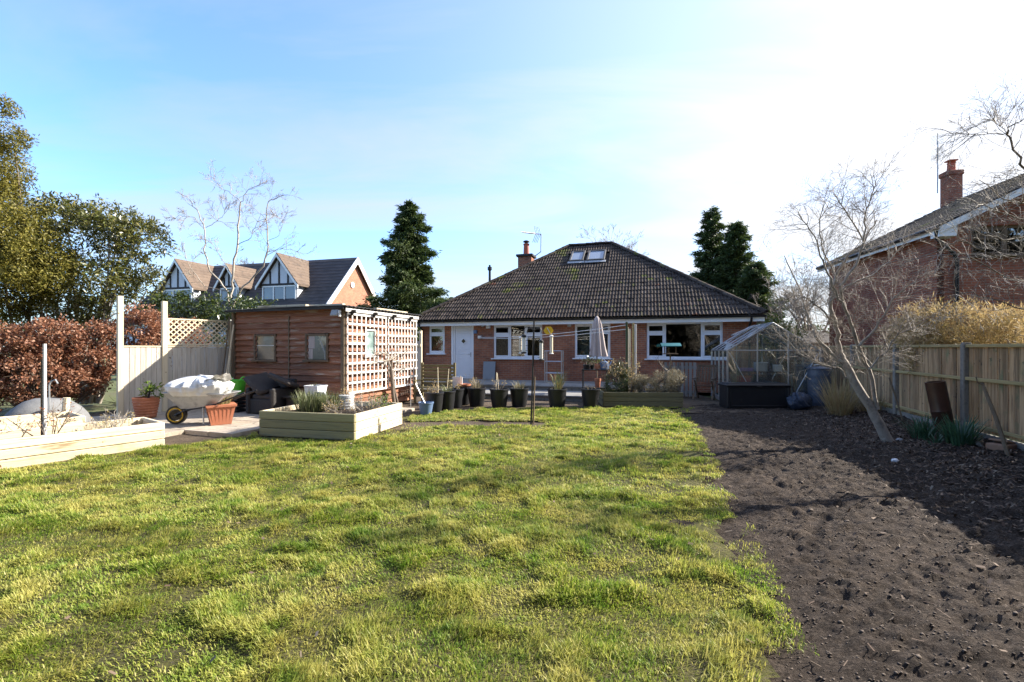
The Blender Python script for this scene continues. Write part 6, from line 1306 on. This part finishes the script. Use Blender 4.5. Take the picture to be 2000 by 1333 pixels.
def on_line(px): 
    a, b = line0; best = min(range(201), key=lambda i: abs(CX + F * (a + (b - a) * (i / 200)).x / (a + (b - a) * (i / 200)).y - px)); f = best / 200; return a + (b - a) * f - Vector((0, 0, .40 * f * (1 - f)))
feeder('slim wooden seed feeder hanging from the washing line near the kitchen window', on_line(1017), .60, .055, 'newwood_z', 'cream', False, False, .03); feeder('slim wooden seed feeder hanging from the washing line near the metal rack', on_line(1077), .62, .055, 'newwood_z', 'cream', False, False, .05)
q = on_line(1072); m = MB(); m.prism([(.17 * math.cos(math.pi * k / 3), 0, .15 * math.sin(math.pi * k / 3)) for k in range(6)], (0, .07, 0)); t = thing('peg_bag', 'yellow six sided peg holder hung on the washing line', 'peg holder', q + Vector((-.02, -.03, .13))); part(t, 'shell', m, MT['yellow']); m = MB(); m.bar((-.05, -.012, .09), (.05, -.012, -.09), .02, .02); part(t, 'strap', m, MT['white_pl'])
# slim posts and small espalier by the olive bed
for k, (px_, py_, w_, mt, lb_) in enumerate(((1230, 643, .05, 'newwood_z', 'short pale post tied next to the washing line post'), (1236.5, 631, .05, 'rail', 'mossy post beside the washing line post'), (1241, 634, .06, 'greywood_z', 'grey post with a branch across it at the olive bed'))):
    q = G(px_, 788); tpz = P(px_, py_, q.y).z; m = MB(); m.box((0, 0, tpz / 2), (w_, w_, tpz), ch=.006); solo('garden_post', lb_, 'post', m, MT[mt], q)
# closed parasol
pq = Frame(P(1166, 700, 14.9), 0); t = thing('parasol', 'closed beige garden parasol standing on the terrace before the bungalow', 'parasol', (pq.o.x, 14.9, .16)); zt = P(1166, 618, 14.9).z - .16; zb_ = P(1166, 696, 14.9).z - .16
m = MB(); m.tube([(0, 0, 0), (0, 0, zt + .04)], .02, 8); part(t, 'pole', m, MT['oldwood_z']); m = MB(); n = 48; vv = []; pr = [(0, .03), (.06, .08), (.2, .13), (.5, .17), (.8, .21), (1, .25)]
for tt, rr in pr:
    for i in range(n): a = 2 * math.pi * i / n; q = rr * (1 + .28 * math.sin(8 * a + tt * 1.2) * min(1, tt * 4)); vv.append((q * math.cos(a) + .05 * tt * tt, q * math.sin(a), zt + (zb_ - zt) * tt + .02 * math.sin(8 * a) * tt))
m.add(vv, [(j * n + i, j * n + (i + 1) % n, (j + 1) * n + (i + 1) % n, (j + 1) * n + i) for j in range(len(pr) - 1) for i in range(n)] + [tuple(range(n))]); part(t, 'canopy', m, MT['canvas'], 'all'); m = MB(); m.lathe([(.24, 0), (.25, .04), (.06, .08), (.04, .2)], 20); part(t, 'base', m, MT['conc'], True)
# ---- plants in the olive bed
t = bush('rosemary_bush', 'dark green bush with brown tips at the left of the olive bed', 'bush', [(tuple(ob.world(.45, .5, .62)), (.40, .34, .36)), (tuple(ob.world(.55, .55, .95)), (.26, .22, .32))], 'leaf_laurel', 5200, .06, .014, tuple(ob.world(.45, .5, .3)), 3, 'foliage', up=.5, seed=81, csize=(.05, .12))
deadplant('tall reddish twigs rising above the dark bush', ob.world(.55, .5, .33), 82, 16, .95, leaf=.05, nl=420, lm='leaf_tan', spread=.35)
t = bush('lavender_bush', 'silvery dry lavender mound in the middle of the olive bed', 'bush', [(tuple(ob.world(1.2, .45, .55)), (.36, .32, .28)), (tuple(ob.world(1.05, .4, .62)), (.2, .2, .25))], 'leaf_grey', 4200, .075, .010, tuple(ob.world(1.2, .45, .3)), 3, 'foliage', up=.8, seed=83, csize=(.05, .12))
t = bush('lavender_bush', 'larger silvery dry shrub spilling over the right end of the olive bed', 'bush', [(tuple(ob.world(1.75, .42, .60)), (.42, .34, .36)), (tuple(ob.world(2.0, .35, .72)), (.3, .28, .3))], 'leaf_grey', 5600, .08, .010, tuple(ob.world(1.75, .45, .3)), 4, 'foliage', up=.8, seed=84, csize=(.05, .13))
# bird table
q = G(1330, 786); t = thing('bird_table', 'bird table with flat teal roof on a slim pole', 'bird table', q + Vector((0, .9, 0)), R(-8)); z = P(1330, 676, q.y + .9).z; m = MB(); m.tube([(0, 0, 0), (0, 0, z - .25)], .022, 8); part(t, 'pole', m, MT['oldwood_z']); m = MB(); m.box((0, 0, z - .25), (.42, .30, .03), ch=.005); part(t, 'tray', m, MT['oldwood'])
m = MB(); m.prism([(-.30, -.2, z - .02), (.30, -.2, z - .02), (.30, 0, z + .07), (-.30, 0, z + .07)], (0, 0, .02)); m.prism([(-.30, .2, z - .02), (.30, .2, z - .02), (.30, .002, z + .07), (-.30, .002, z + .07)], (0, 0, .02)); part(t, 'roof', m, MT['teal'])
for sx in (-.17, .17): m = MB(); m.box((sx, 0, z - .12), (.025, .025, .26)); part(t, 'support', m, MT['oldwood_z'])
# slatted grey pallet, folding armchair
MT['pallet'] = pm('old_grey_pallet_wood', [(.20, .19, .175), (.28, .265, .245), (.14, .13, .12)], 4, GZ, .85, .5, 14, GZ, rnd=.15)
pf = Frame(P(1297, 700, 14.9), HF.rz); t = thing('slatted_pallet', 'grey slatted pallet standing upright against the brick wall under the big window', 'pallet', (pf.o.x, pf.o.y, .02), pf.rz)
for k in range(8): m = MB(); m.box((.06 + k * .125, 0, .56), (.085, .022, 1.10), rotm(random.uniform(-.01, .01), 'Y'), .005); part(t, 'slat', m, MT['pallet'])
for z in (.15, .95): m = MB(); m.box((.5, .03, z), (1.0, .035, .09), ch=.005); part(t, 'rail', m, MT['pallet'])
cf = Frame(G(1358, 781), R(-35)); t = thing('folding_chair', 'weathered slatted wooden folding armchair beside the greenhouse', 'chair', cf.o + Vector((0, .15, 0)), cf.rz)
for x in (0, .55):
    for p0, p1, nm in (((x, -.05, 0), (x, .48, .62), 'leg'), ((x + (.03 if x == 0 else -.03), .52, 0), (x + (.03 if x == 0 else -.03), .02, .60), 'leg'), ((x, .36, .40), (x, .66, 1.06), 'back_post'), ((x, -.06, .635), (x, .50, .655), 'armrest')):
        m = MB(); m.bar(p0, p1, .045 if nm != 'armrest' else .06, .025, ch=.005); part(t, nm, m, MT['benchwood'] if 0 else MT['oldwood'])
for k in range(6): m = MB(); m.bar((.0, .02 + k * .075, .43 - k * .008), (.55, .02 + k * .075, .43 - k * .008), .055, .018, ch=.004); part(t, 'seat_slat', m, MT['oldwood'])
for k in range(6): x = .06 + k * .086; m = MB(); m.bar((x, .42, .52), (x, .63, 1.0), .05, .016, up=(0, 1, 0), ch=.004); part(t, 'back_slat', m, MT['oldwood'])
m = MB(); m.bar((.0, .645, 1.03), (.55, .645, 1.03), .03, .07, ch=.006); part(t, 'top_rail', m, MT['oldwood'])
# ================================================================== GREENHOUSE
gy = 12.85; g0 = P(1421, 700, gy); g1 = P(1577, 700, gy); GW = g1.x - g0.x; gf = Frame((g0.x, gy), -math.atan2(.255, 1)); GL = 2.5; ge, gr_ = P(1421, 685, gy).z, P(1496, 632, gy).z; GW = GW * 1.02
t = thing('greenhouse', 'aluminium framed glass greenhouse at the right end of the bungalow', 'greenhouse', gf.o, gf.rz)
def al(p0, p1, w=.035, nm='glazing_bar', par=None): m = MB(); m.bar(p0, p1, w, w * .8, ch=.004); return part(par or t, nm, m, MT['alu'])
def pane(pts, par=None): m = MB(); n_ = (Vector(pts[1]) - Vector(pts[0])).cross(Vector(pts[2]) - Vector(pts[0])).normalized(); m.prism(pts, n_ * .004); part(par or t, 'pane', m, MT['ghglass'])
rgx = GW / 2; b0z = .06
m = MB()
for p0, p1 in (((0, 0, b0z), (GW, 0, b0z)), ((0, GL, b0z), (GW, GL, b0z)), ((0, 0, b0z), (0, GL, b0z)), ((GW, 0, b0z), (GW, GL, b0z))): m.bar(p0, p1, .06, .12)
part(t, 'base', m, MT['steel'])
for y in (0, GL):
    for x in (0, GW): al((x, y, b0z), (x, y, ge), .045, 'corner_bar')
    for sx, x in ((1, 0), (-1, GW)): al((x, y, ge), (rgx, y, gr_), .045, 'rafter')
    al((0, y, ge), (GW, y, ge), .03, 'tie_bar')
    for k in (1, 2): x = GW * k / 3; zt = ge + (gr_ - ge) * (1 - abs(x - rgx) / rgx); al((x, y, b0z), (x, y, zt), .032)
    for a, b in ((0, GW / 3), (GW / 3, GW * 2 / 3), (GW * 2 / 3, GW)):
        pane([(a + .01, y, b0z + .05), (b - .01, y, b0z + .05), (b - .01, y, ge - .01), (a + .01, y, ge - .01)])
        zz1 = lambda x: ge + (gr_ - ge) * (1 - abs(x - rgx) / rgx) - .02
        pts = [(a + .01, y, ge + .01), (b - .01, y, ge + .01), (b - .01, y, zz1(b - .01))] + ([(rgx, y, zz1(rgx))] if a < rgx < b else []) + [(a + .01, y, zz1(a + .01))]
        pts = [p for p in pts if p[2] >= ge]; 
        if len(pts) >= 3: pane(pts)
    al((0.0 + .05, y - .012, ge - .06), (GW / 3 - .1, y - .012, .3), .022, 'brace'); al((GW - .05, y - .012, ge - .06), (GW * 2 / 3 + .15, y - .012, .3), .022, 'brace')
al((rgx, 0, gr_), (rgx, GL, gr_), .05, 'ridge_bar')
for x in (0, GW): al((x, 0, ge), (x, GL, ge), .05, 'eaves_bar')
for k in range(1, 4):
    y = GL * k / 4
    for x in (0, GW): al((x, y, b0z), (x, y, ge)); al((x, y, ge), (rgx, y, gr_))
for k in range(4):
    y0, y1 = GL * k / 4 + .012, GL * (k + 1) / 4 - .012
    for x in (0, GW):
        pane([(x, y0, b0z + .05), (x, y1, b0z + .05), (x, y1, ge - .01), (x, y0, ge - .01)])
        if not (x == 0 and k == 2): pane([(x, y0, ge + .01), (x, y1, ge + .01), (rgx, y1, gr_ - .01), (rgx, y0, gr_ - .01)])
# propped roof vent
y0, y1 = GL * 2 / 4, GL * 3 / 4; up_ = .16; xa = rgx * .42; za = ge + (gr_ - ge) * .42 + up_; v = al((xa, y0, za), (xa, y1, za), .035, 'roof_vent')
for y in (y0, y1): al((xa, y, za), (rgx, y, gr_ + .02), .03, 'vent_bar', v)
pane([(xa, y0, za), (xa, y1, za), (rgx, y1, gr_ + .02), (rgx, y0, gr_ + .02)], v); pane([(.0, y0, ge + .01), (.0, y1, ge + .01), (xa, y1, ge + (gr_ - ge) * .42), (xa, y0, ge + (gr_ - ge) * .42)])
# staging and things inside
s_ = thing('staging', 'grey metal staging with shelf inside the greenhouse', 'shelf', gf.world(.12, 1.45, 0), gf.rz)
for z in (.42, .86): m = MB(); m.box((GW / 2 - .12, .3, z), (GW - .35, .60, .03)); part(s_, 'shelf', m, MT['black_met'])
for x in (.08, GW - .34):
    for y in (.03, .57): m = MB(); m.box((x, y, .43), (.035, .035, .84)); part(s_, 'leg', m, MT['steel'])
for k, (x, y, z, d, mt, lb_) in enumerate(((.35, 1.6, .876, (.34, .24, .16), 'black_pl', 'black seed tray on the greenhouse staging next to the house side'), (.85, 1.65, .876, (.40, .26, .10), 'purple', 'purple seed tray on the greenhouse staging'), (1.28, 1.7, .876, (.36, .28, .28), 'grey_pl', 'grey box on the greenhouse staging'), (.75, 1.6, .436, (.42, .3, .3), 'red', 'red brown box under the greenhouse staging'), (1.3, 1.6, .436, (.5, .34, .34), 'black_pl', 'large black box under the greenhouse staging'), (1.75, 1.7, .876, (.25, .22, .2), 'white_pl', 'white carton on the greenhouse staging'))):
    m = MB(); m.box((0, 0, d[2] * .45), (d[0] * .92, d[1] * .92, d[2] * .9), ch=.012); m.box((0, 0, d[2] * .94), (d[0], d[1], d[2] * .12), ch=.008); solo('storage_box', lb_, 'box', m, MT[mt], gf.world(x, y, z), gf.rz)
smallpot('flower_pot', 'pale pot low in the greenhouse corner by the water butts', gf.world(1.9, .45, .0), .11, .22, 'cream'); blades('greenhouse_plant', 'pale dry plant leaning inside the greenhouse front left corner', 'plant', gf.world(.25, .35, 0), 26, 1.35, .02, .3, 'leaf_straw', 88, .08, .1)
# black storage chest
q = G(1420, 798); q2 = G(1533, 796); W3 = q2.x - q.x; t = thing('storage_chest', 'black panelled plastic storage chest in front of the greenhouse', 'chest', q, R(-1)); H3 = .64; m = MB(); m.box((W3 / 2, .28, H3 * .45), (W3 - .06, .54, H3 * .9), ch=.012); bd = part(t, 'body', m, MT['navy']) if 'navy' in MT else part(t, 'body', m, MT['black_pl'])
for a, b in ((.10, W3 - .10),):
    m = MB()
    for z in (.06, H3 * .86): m.box(((a + b) / 2, .006, z), (b - a, .016, .03), ch=.004)
    for x in (a, b): m.box((x, .006, H3 * .47), (.03, .016, H3 * .76), ch=.004)
    part(bd, 'panel_frame', m, MT['black_pl'])
for x in (.035, W3 - .035): m = MB(); m.box((x, .03, H3 * .45), (.06, .08, H3 * .9), ch=.012); part(bd, 'corner', m, MT['black_pl'])
m = MB(); m.box((W3 / 2, .28, H3 * .94), (W3 + .03, .62, .075), ch=.025); m.box((W3 / 2, .28, H3 + .01), (W3 - .12, .48, .03), ch=.015); ld = part(t, 'lid', m, MT['black_pl']); m = MB(); m.box((W3 / 2, -.035, H3 * .91), (.10, .02, .04), ch=.006); part(ld, 'latch', m, MT['black_met'])
# water butts
def butt(label, px, py, w, lidpy):
    q = G(px, py); r_ = w / 2 / F * q.y; h = P(px, lidpy, q.y).z; t = thing('water_butt', label, 'water butt', q, group='water butts beside the greenhouse'); prof = [(r_ * .86, 0), (r_ * .9, .03)]
    for k in range(5): z = h * (.12 + .16 * k); prof += [(r_ * (.93 + .012 * k), z), (r_ * (.96 + .012 * k), z + .03), (r_ * (.94 + .012 * k), z + .06)]
    prof += [(r_ * .99, h * .94)]; m = MB(); m.lathe(prof, 28); part(t, 'barrel', m, MT['butt'], True); m = MB(); m.lathe([(r_ * 1.0, h * .94), (r_ * 1.06, h * .945), (r_ * 1.06, h * .97), (r_ * .9, h), (r_ * .3, h * 1.012), (.01, h * 1.014)], 28); ld = part(t, 'lid', m, MT['butt'], True); m = MB(); m.tube([(-r_ * .5, 0, h * .99), (-r_ * .45, 0, h + .05), (r_ * .45, 0, h + .05), (r_ * .5, 0, h * .99)], .016, 6); part(ld, 'lid_handle', m, MT['steel'], True)
    m = MB(); m.tube([(0, -r_ * .9, .16), (0, -r_ * 1.12, .16), (0, -r_ * 1.14, .11)], .016, 6); part(t, 'tap', m, MT['black_pl'])
MT['butt'] = pm('blue_grey_plastic', [(.055, .068, .09), (.085, .10, .13)], 3, rough=.5, bump=.1, spots=[((.22, .21, .2), 5, .62, .12)])
butt('blue grey water butt tucked against the greenhouse', 1578, 790, 40, 713); butt('blue grey water butt standing next to the fruit tree side', 1600, 797, 40, 717)
sk = lump(.27, .20, .24, 23, .4, 5, .75, 2.4, .12); solo('plastic_sack', 'dark blue plastic sack slumped before the water butts', 'sack', sk, pm('navy_plastic', [(.02, .028, .045), (.035, .045, .07)], 4, rough=.4, bump=.3, bscale=10), G(1572, 803) + Vector((0, .2, .20)), smooth='all')
# ---- odds and ends along the fence
q = on_soil(1848, 860); t = thing('clay_pipe', 'dark brown clay pipe leaning in front of the boundary fence', 'pipe', q, 0); tp = P(1826, 746, q.y + .05) - q; d = tp.normalized(); m = MB(); n = 24; sd = d.cross(Vector((0, 1, 0))).normalized(); fw_ = sd.cross(d)
ro, ri = .135, .112; vv = [];
for h_, r_ in ((-.08, ro), (tp.length * .45, ro), (tp.length * .46, ro * 1.04), (tp.length * .48, ro), (tp.length, ro), (tp.length, ri), (tp.length * .5, ri)):
    for i in range(n): a = 2 * math.pi * i / n; vv.append(d * h_ + sd * (r_ * math.cos(a)) + fw_ * (r_ * math.sin(a)))
m.add(vv, [(j * n + i, j * n + (i + 1) % n, (j + 1) * n + (i + 1) % n, (j + 1) * n + i) for j in range(6) for i in range(n)] + [tuple(range(6 * n, 7 * n))]); part(t, 'pipe', m, MT['rust'], True)
q = on_soil(1972, 905); tp = P(1918, 748, q.y + .35) - q; m = MB(); m.tube([(0, 0, -.05), tp * .5 + Vector((.01, 0, 0)), tp], [.026, .024, .020], 7); m.tube([tp * .96, tp * .96 + Vector((-.08, 0, .05)), tp * .96 + Vector((-.10, .0, .12))], .008, 5); solo('leaning_stake', 'rough brown stake leaning near the boundary fence by the broken slab', 'stake', m, MT['oldwood_z'], q)
q = on_soil(1765, 832); tp = P(1737, 738, q.y + .2) - q; m = MB(); m.tube([(0, 0, -.05), tp], .018, 6); solo('leaning_stake', 'thin dark stake leaning beside the concrete post behind the fruit tree', 'stake', m, MT['oldwood_z'], q)
q = on_soil(1935, 884); m = MB(); m.prism([(-.24, 0, 0), (.22, .02, 0), (.26, .03, .14), (.05, .03, .20), (-.18, .02, .17)], (0, .05, 0)); o = solo('broken_slab', 'broken grey concrete slab propped at the fence foot', 'slab', m, MT['conc'], q + Vector((0, .05, -.02)), R(35)); o.rotation_euler = (R(-28), 0, R(35))
q = on_soil(1958, 893); m = MB(); m.box((0, 0, .05), (.34, .22, .10), ch=.01); m.box((.05, .02, .12), (.24, .2, .03), rotm(R(14), 'Y'), .004); o = solo('brown_block', 'pinkish brown block with a flat piece lying by the broken slab', 'block', m, pm('pinkish_block', [(.24, .14, .09), (.30, .19, .13)], 5, rough=.9, bump=.3), q, R(20))
for k, (px_, py_, lb_) in enumerate(((1748, 893, 'scrap of white paper on the soil at the fruit tree foot'), (1757, 862, 'grey blue scrap of plastic behind the fruit tree foot'))):
    q = on_soil(px_, py_); m = lump(.05, .04, .03, 40 + k, .5, 2, .5); solo('litter_scrap', lb_, 'litter', m, MT['white_pl'] if k == 0 else MT['grey_pl'], q + Vector((0, 0, .03)), smooth=True)
# ---- left corner: stakes, cloche, post
for k, (px_, py0, py1, lb_, mt) in enumerate(((87, 672, 815, 'tall pale stake standing in the taller raised bed', 'greywood_z'), (82, 702, 818, 'shorter stake beside the tall one in the taller raised bed', 'oldwood_z'))):
    Y = lb2.world(Lf - 1.9, .6, 0).y; b = P(px_, py1, Y); z0 = .34; h = P(px_, py0, Y).z - z0; m = MB(); m.tube([(0, 0, -.05), (0, 0, h)], .022 if k == 0 else .016, 7); solo('bed_stake', lb_, 'stake', m, MT[mt], (b.x, Y, z0))
q = lb2.world(Lf - .75, 1.75, 0); sk = lump(.62, .42, .62, 61, .12, 3, .2); solo('netting_cloche', 'grey net covered mound behind the taller raised bed', 'cloche', sk, pm('grey_netting', [(.12, .12, .12), (.2, .2, .2)], 6, rough=.8, bump=.5, bscale=40), q + Vector((0, 0, .08)), lz, smooth='all')
q = lb2.world(Lf - .62, 1.2, 0); m = MB(); m.tube([(0, 0, 0), (.03, .04, .72)], .05, 8); solo('pale_log', 'short pale log standing between the taller bed and the net mound', 'log', m, MT['newwood_z'], q)
m = MB(); m.tube([(0, 0, 0), (-.01, 0, .95), (.02, 0, 1.02), (.10, 0, 1.05), (.14, .0, .98)], .012, 6); solo('metal_crook', 'thin grey crook standing beside the pale log', 'stake', m, MT['steel'], lb2.world(Lf - .78, 1.22, 0))
deadplant('thin dark twiggy sapling in the long bed at the lawn edge', lb.world(3.35, .55, .22), 91, 6, .55, 'sapling', 2, 'bark', .05, 'leaf_beech', 60, .7, .01)
deadplant('dead sprawling stems at the end of the long bed by the paving', lb.world(4.1, .5, .22), 92, 14, .38, 'dead_plant', 2, 'bark_pale', .05, 'leaf_tan', 60, 1.3)
deadplant('low leafy weeds in the middle of the long bed', lb.world(2.6, .5, .22), 93, 14, .25, 'bed_weeds', 1, 'twig', .06, 'leaf_fresh', 200, 1.2)
# gate post piece between shed and bungalow
gq = P(814, 700, 16.8); m = MB(); m.box((0, 0, .95), (.24, .04, 1.9), ch=.006); t = thing('side_gate', 'pale side gate between the shed and the bungalow corner', 'gate', (gq.x, 16.8, 0), R(-10)); z1 = P(814, 667, 16.8).z
for k in range(4): m = MB(); m.box((-.42 + k * .16, 0, z1 / 2 + .05), (.15, .025, z1 - .1), ch=.004); part(t, 'gate_board', m, MT['panel_z'])
for z in (.3, z1 - .15, P(814, 650, 16.8).z): m = MB(); m.box((-.2, -.03, z), (.74, .04, .10 if z < 2 else .07), ch=.004); part(t, 'rail', m, MT['newwood'])
for x in (-.56, .14): m = MB(); m.box((x, .04, 1.12), (.09, .09, 2.24), ch=.006); part(t, 'post', m, MT['newwood_z'])
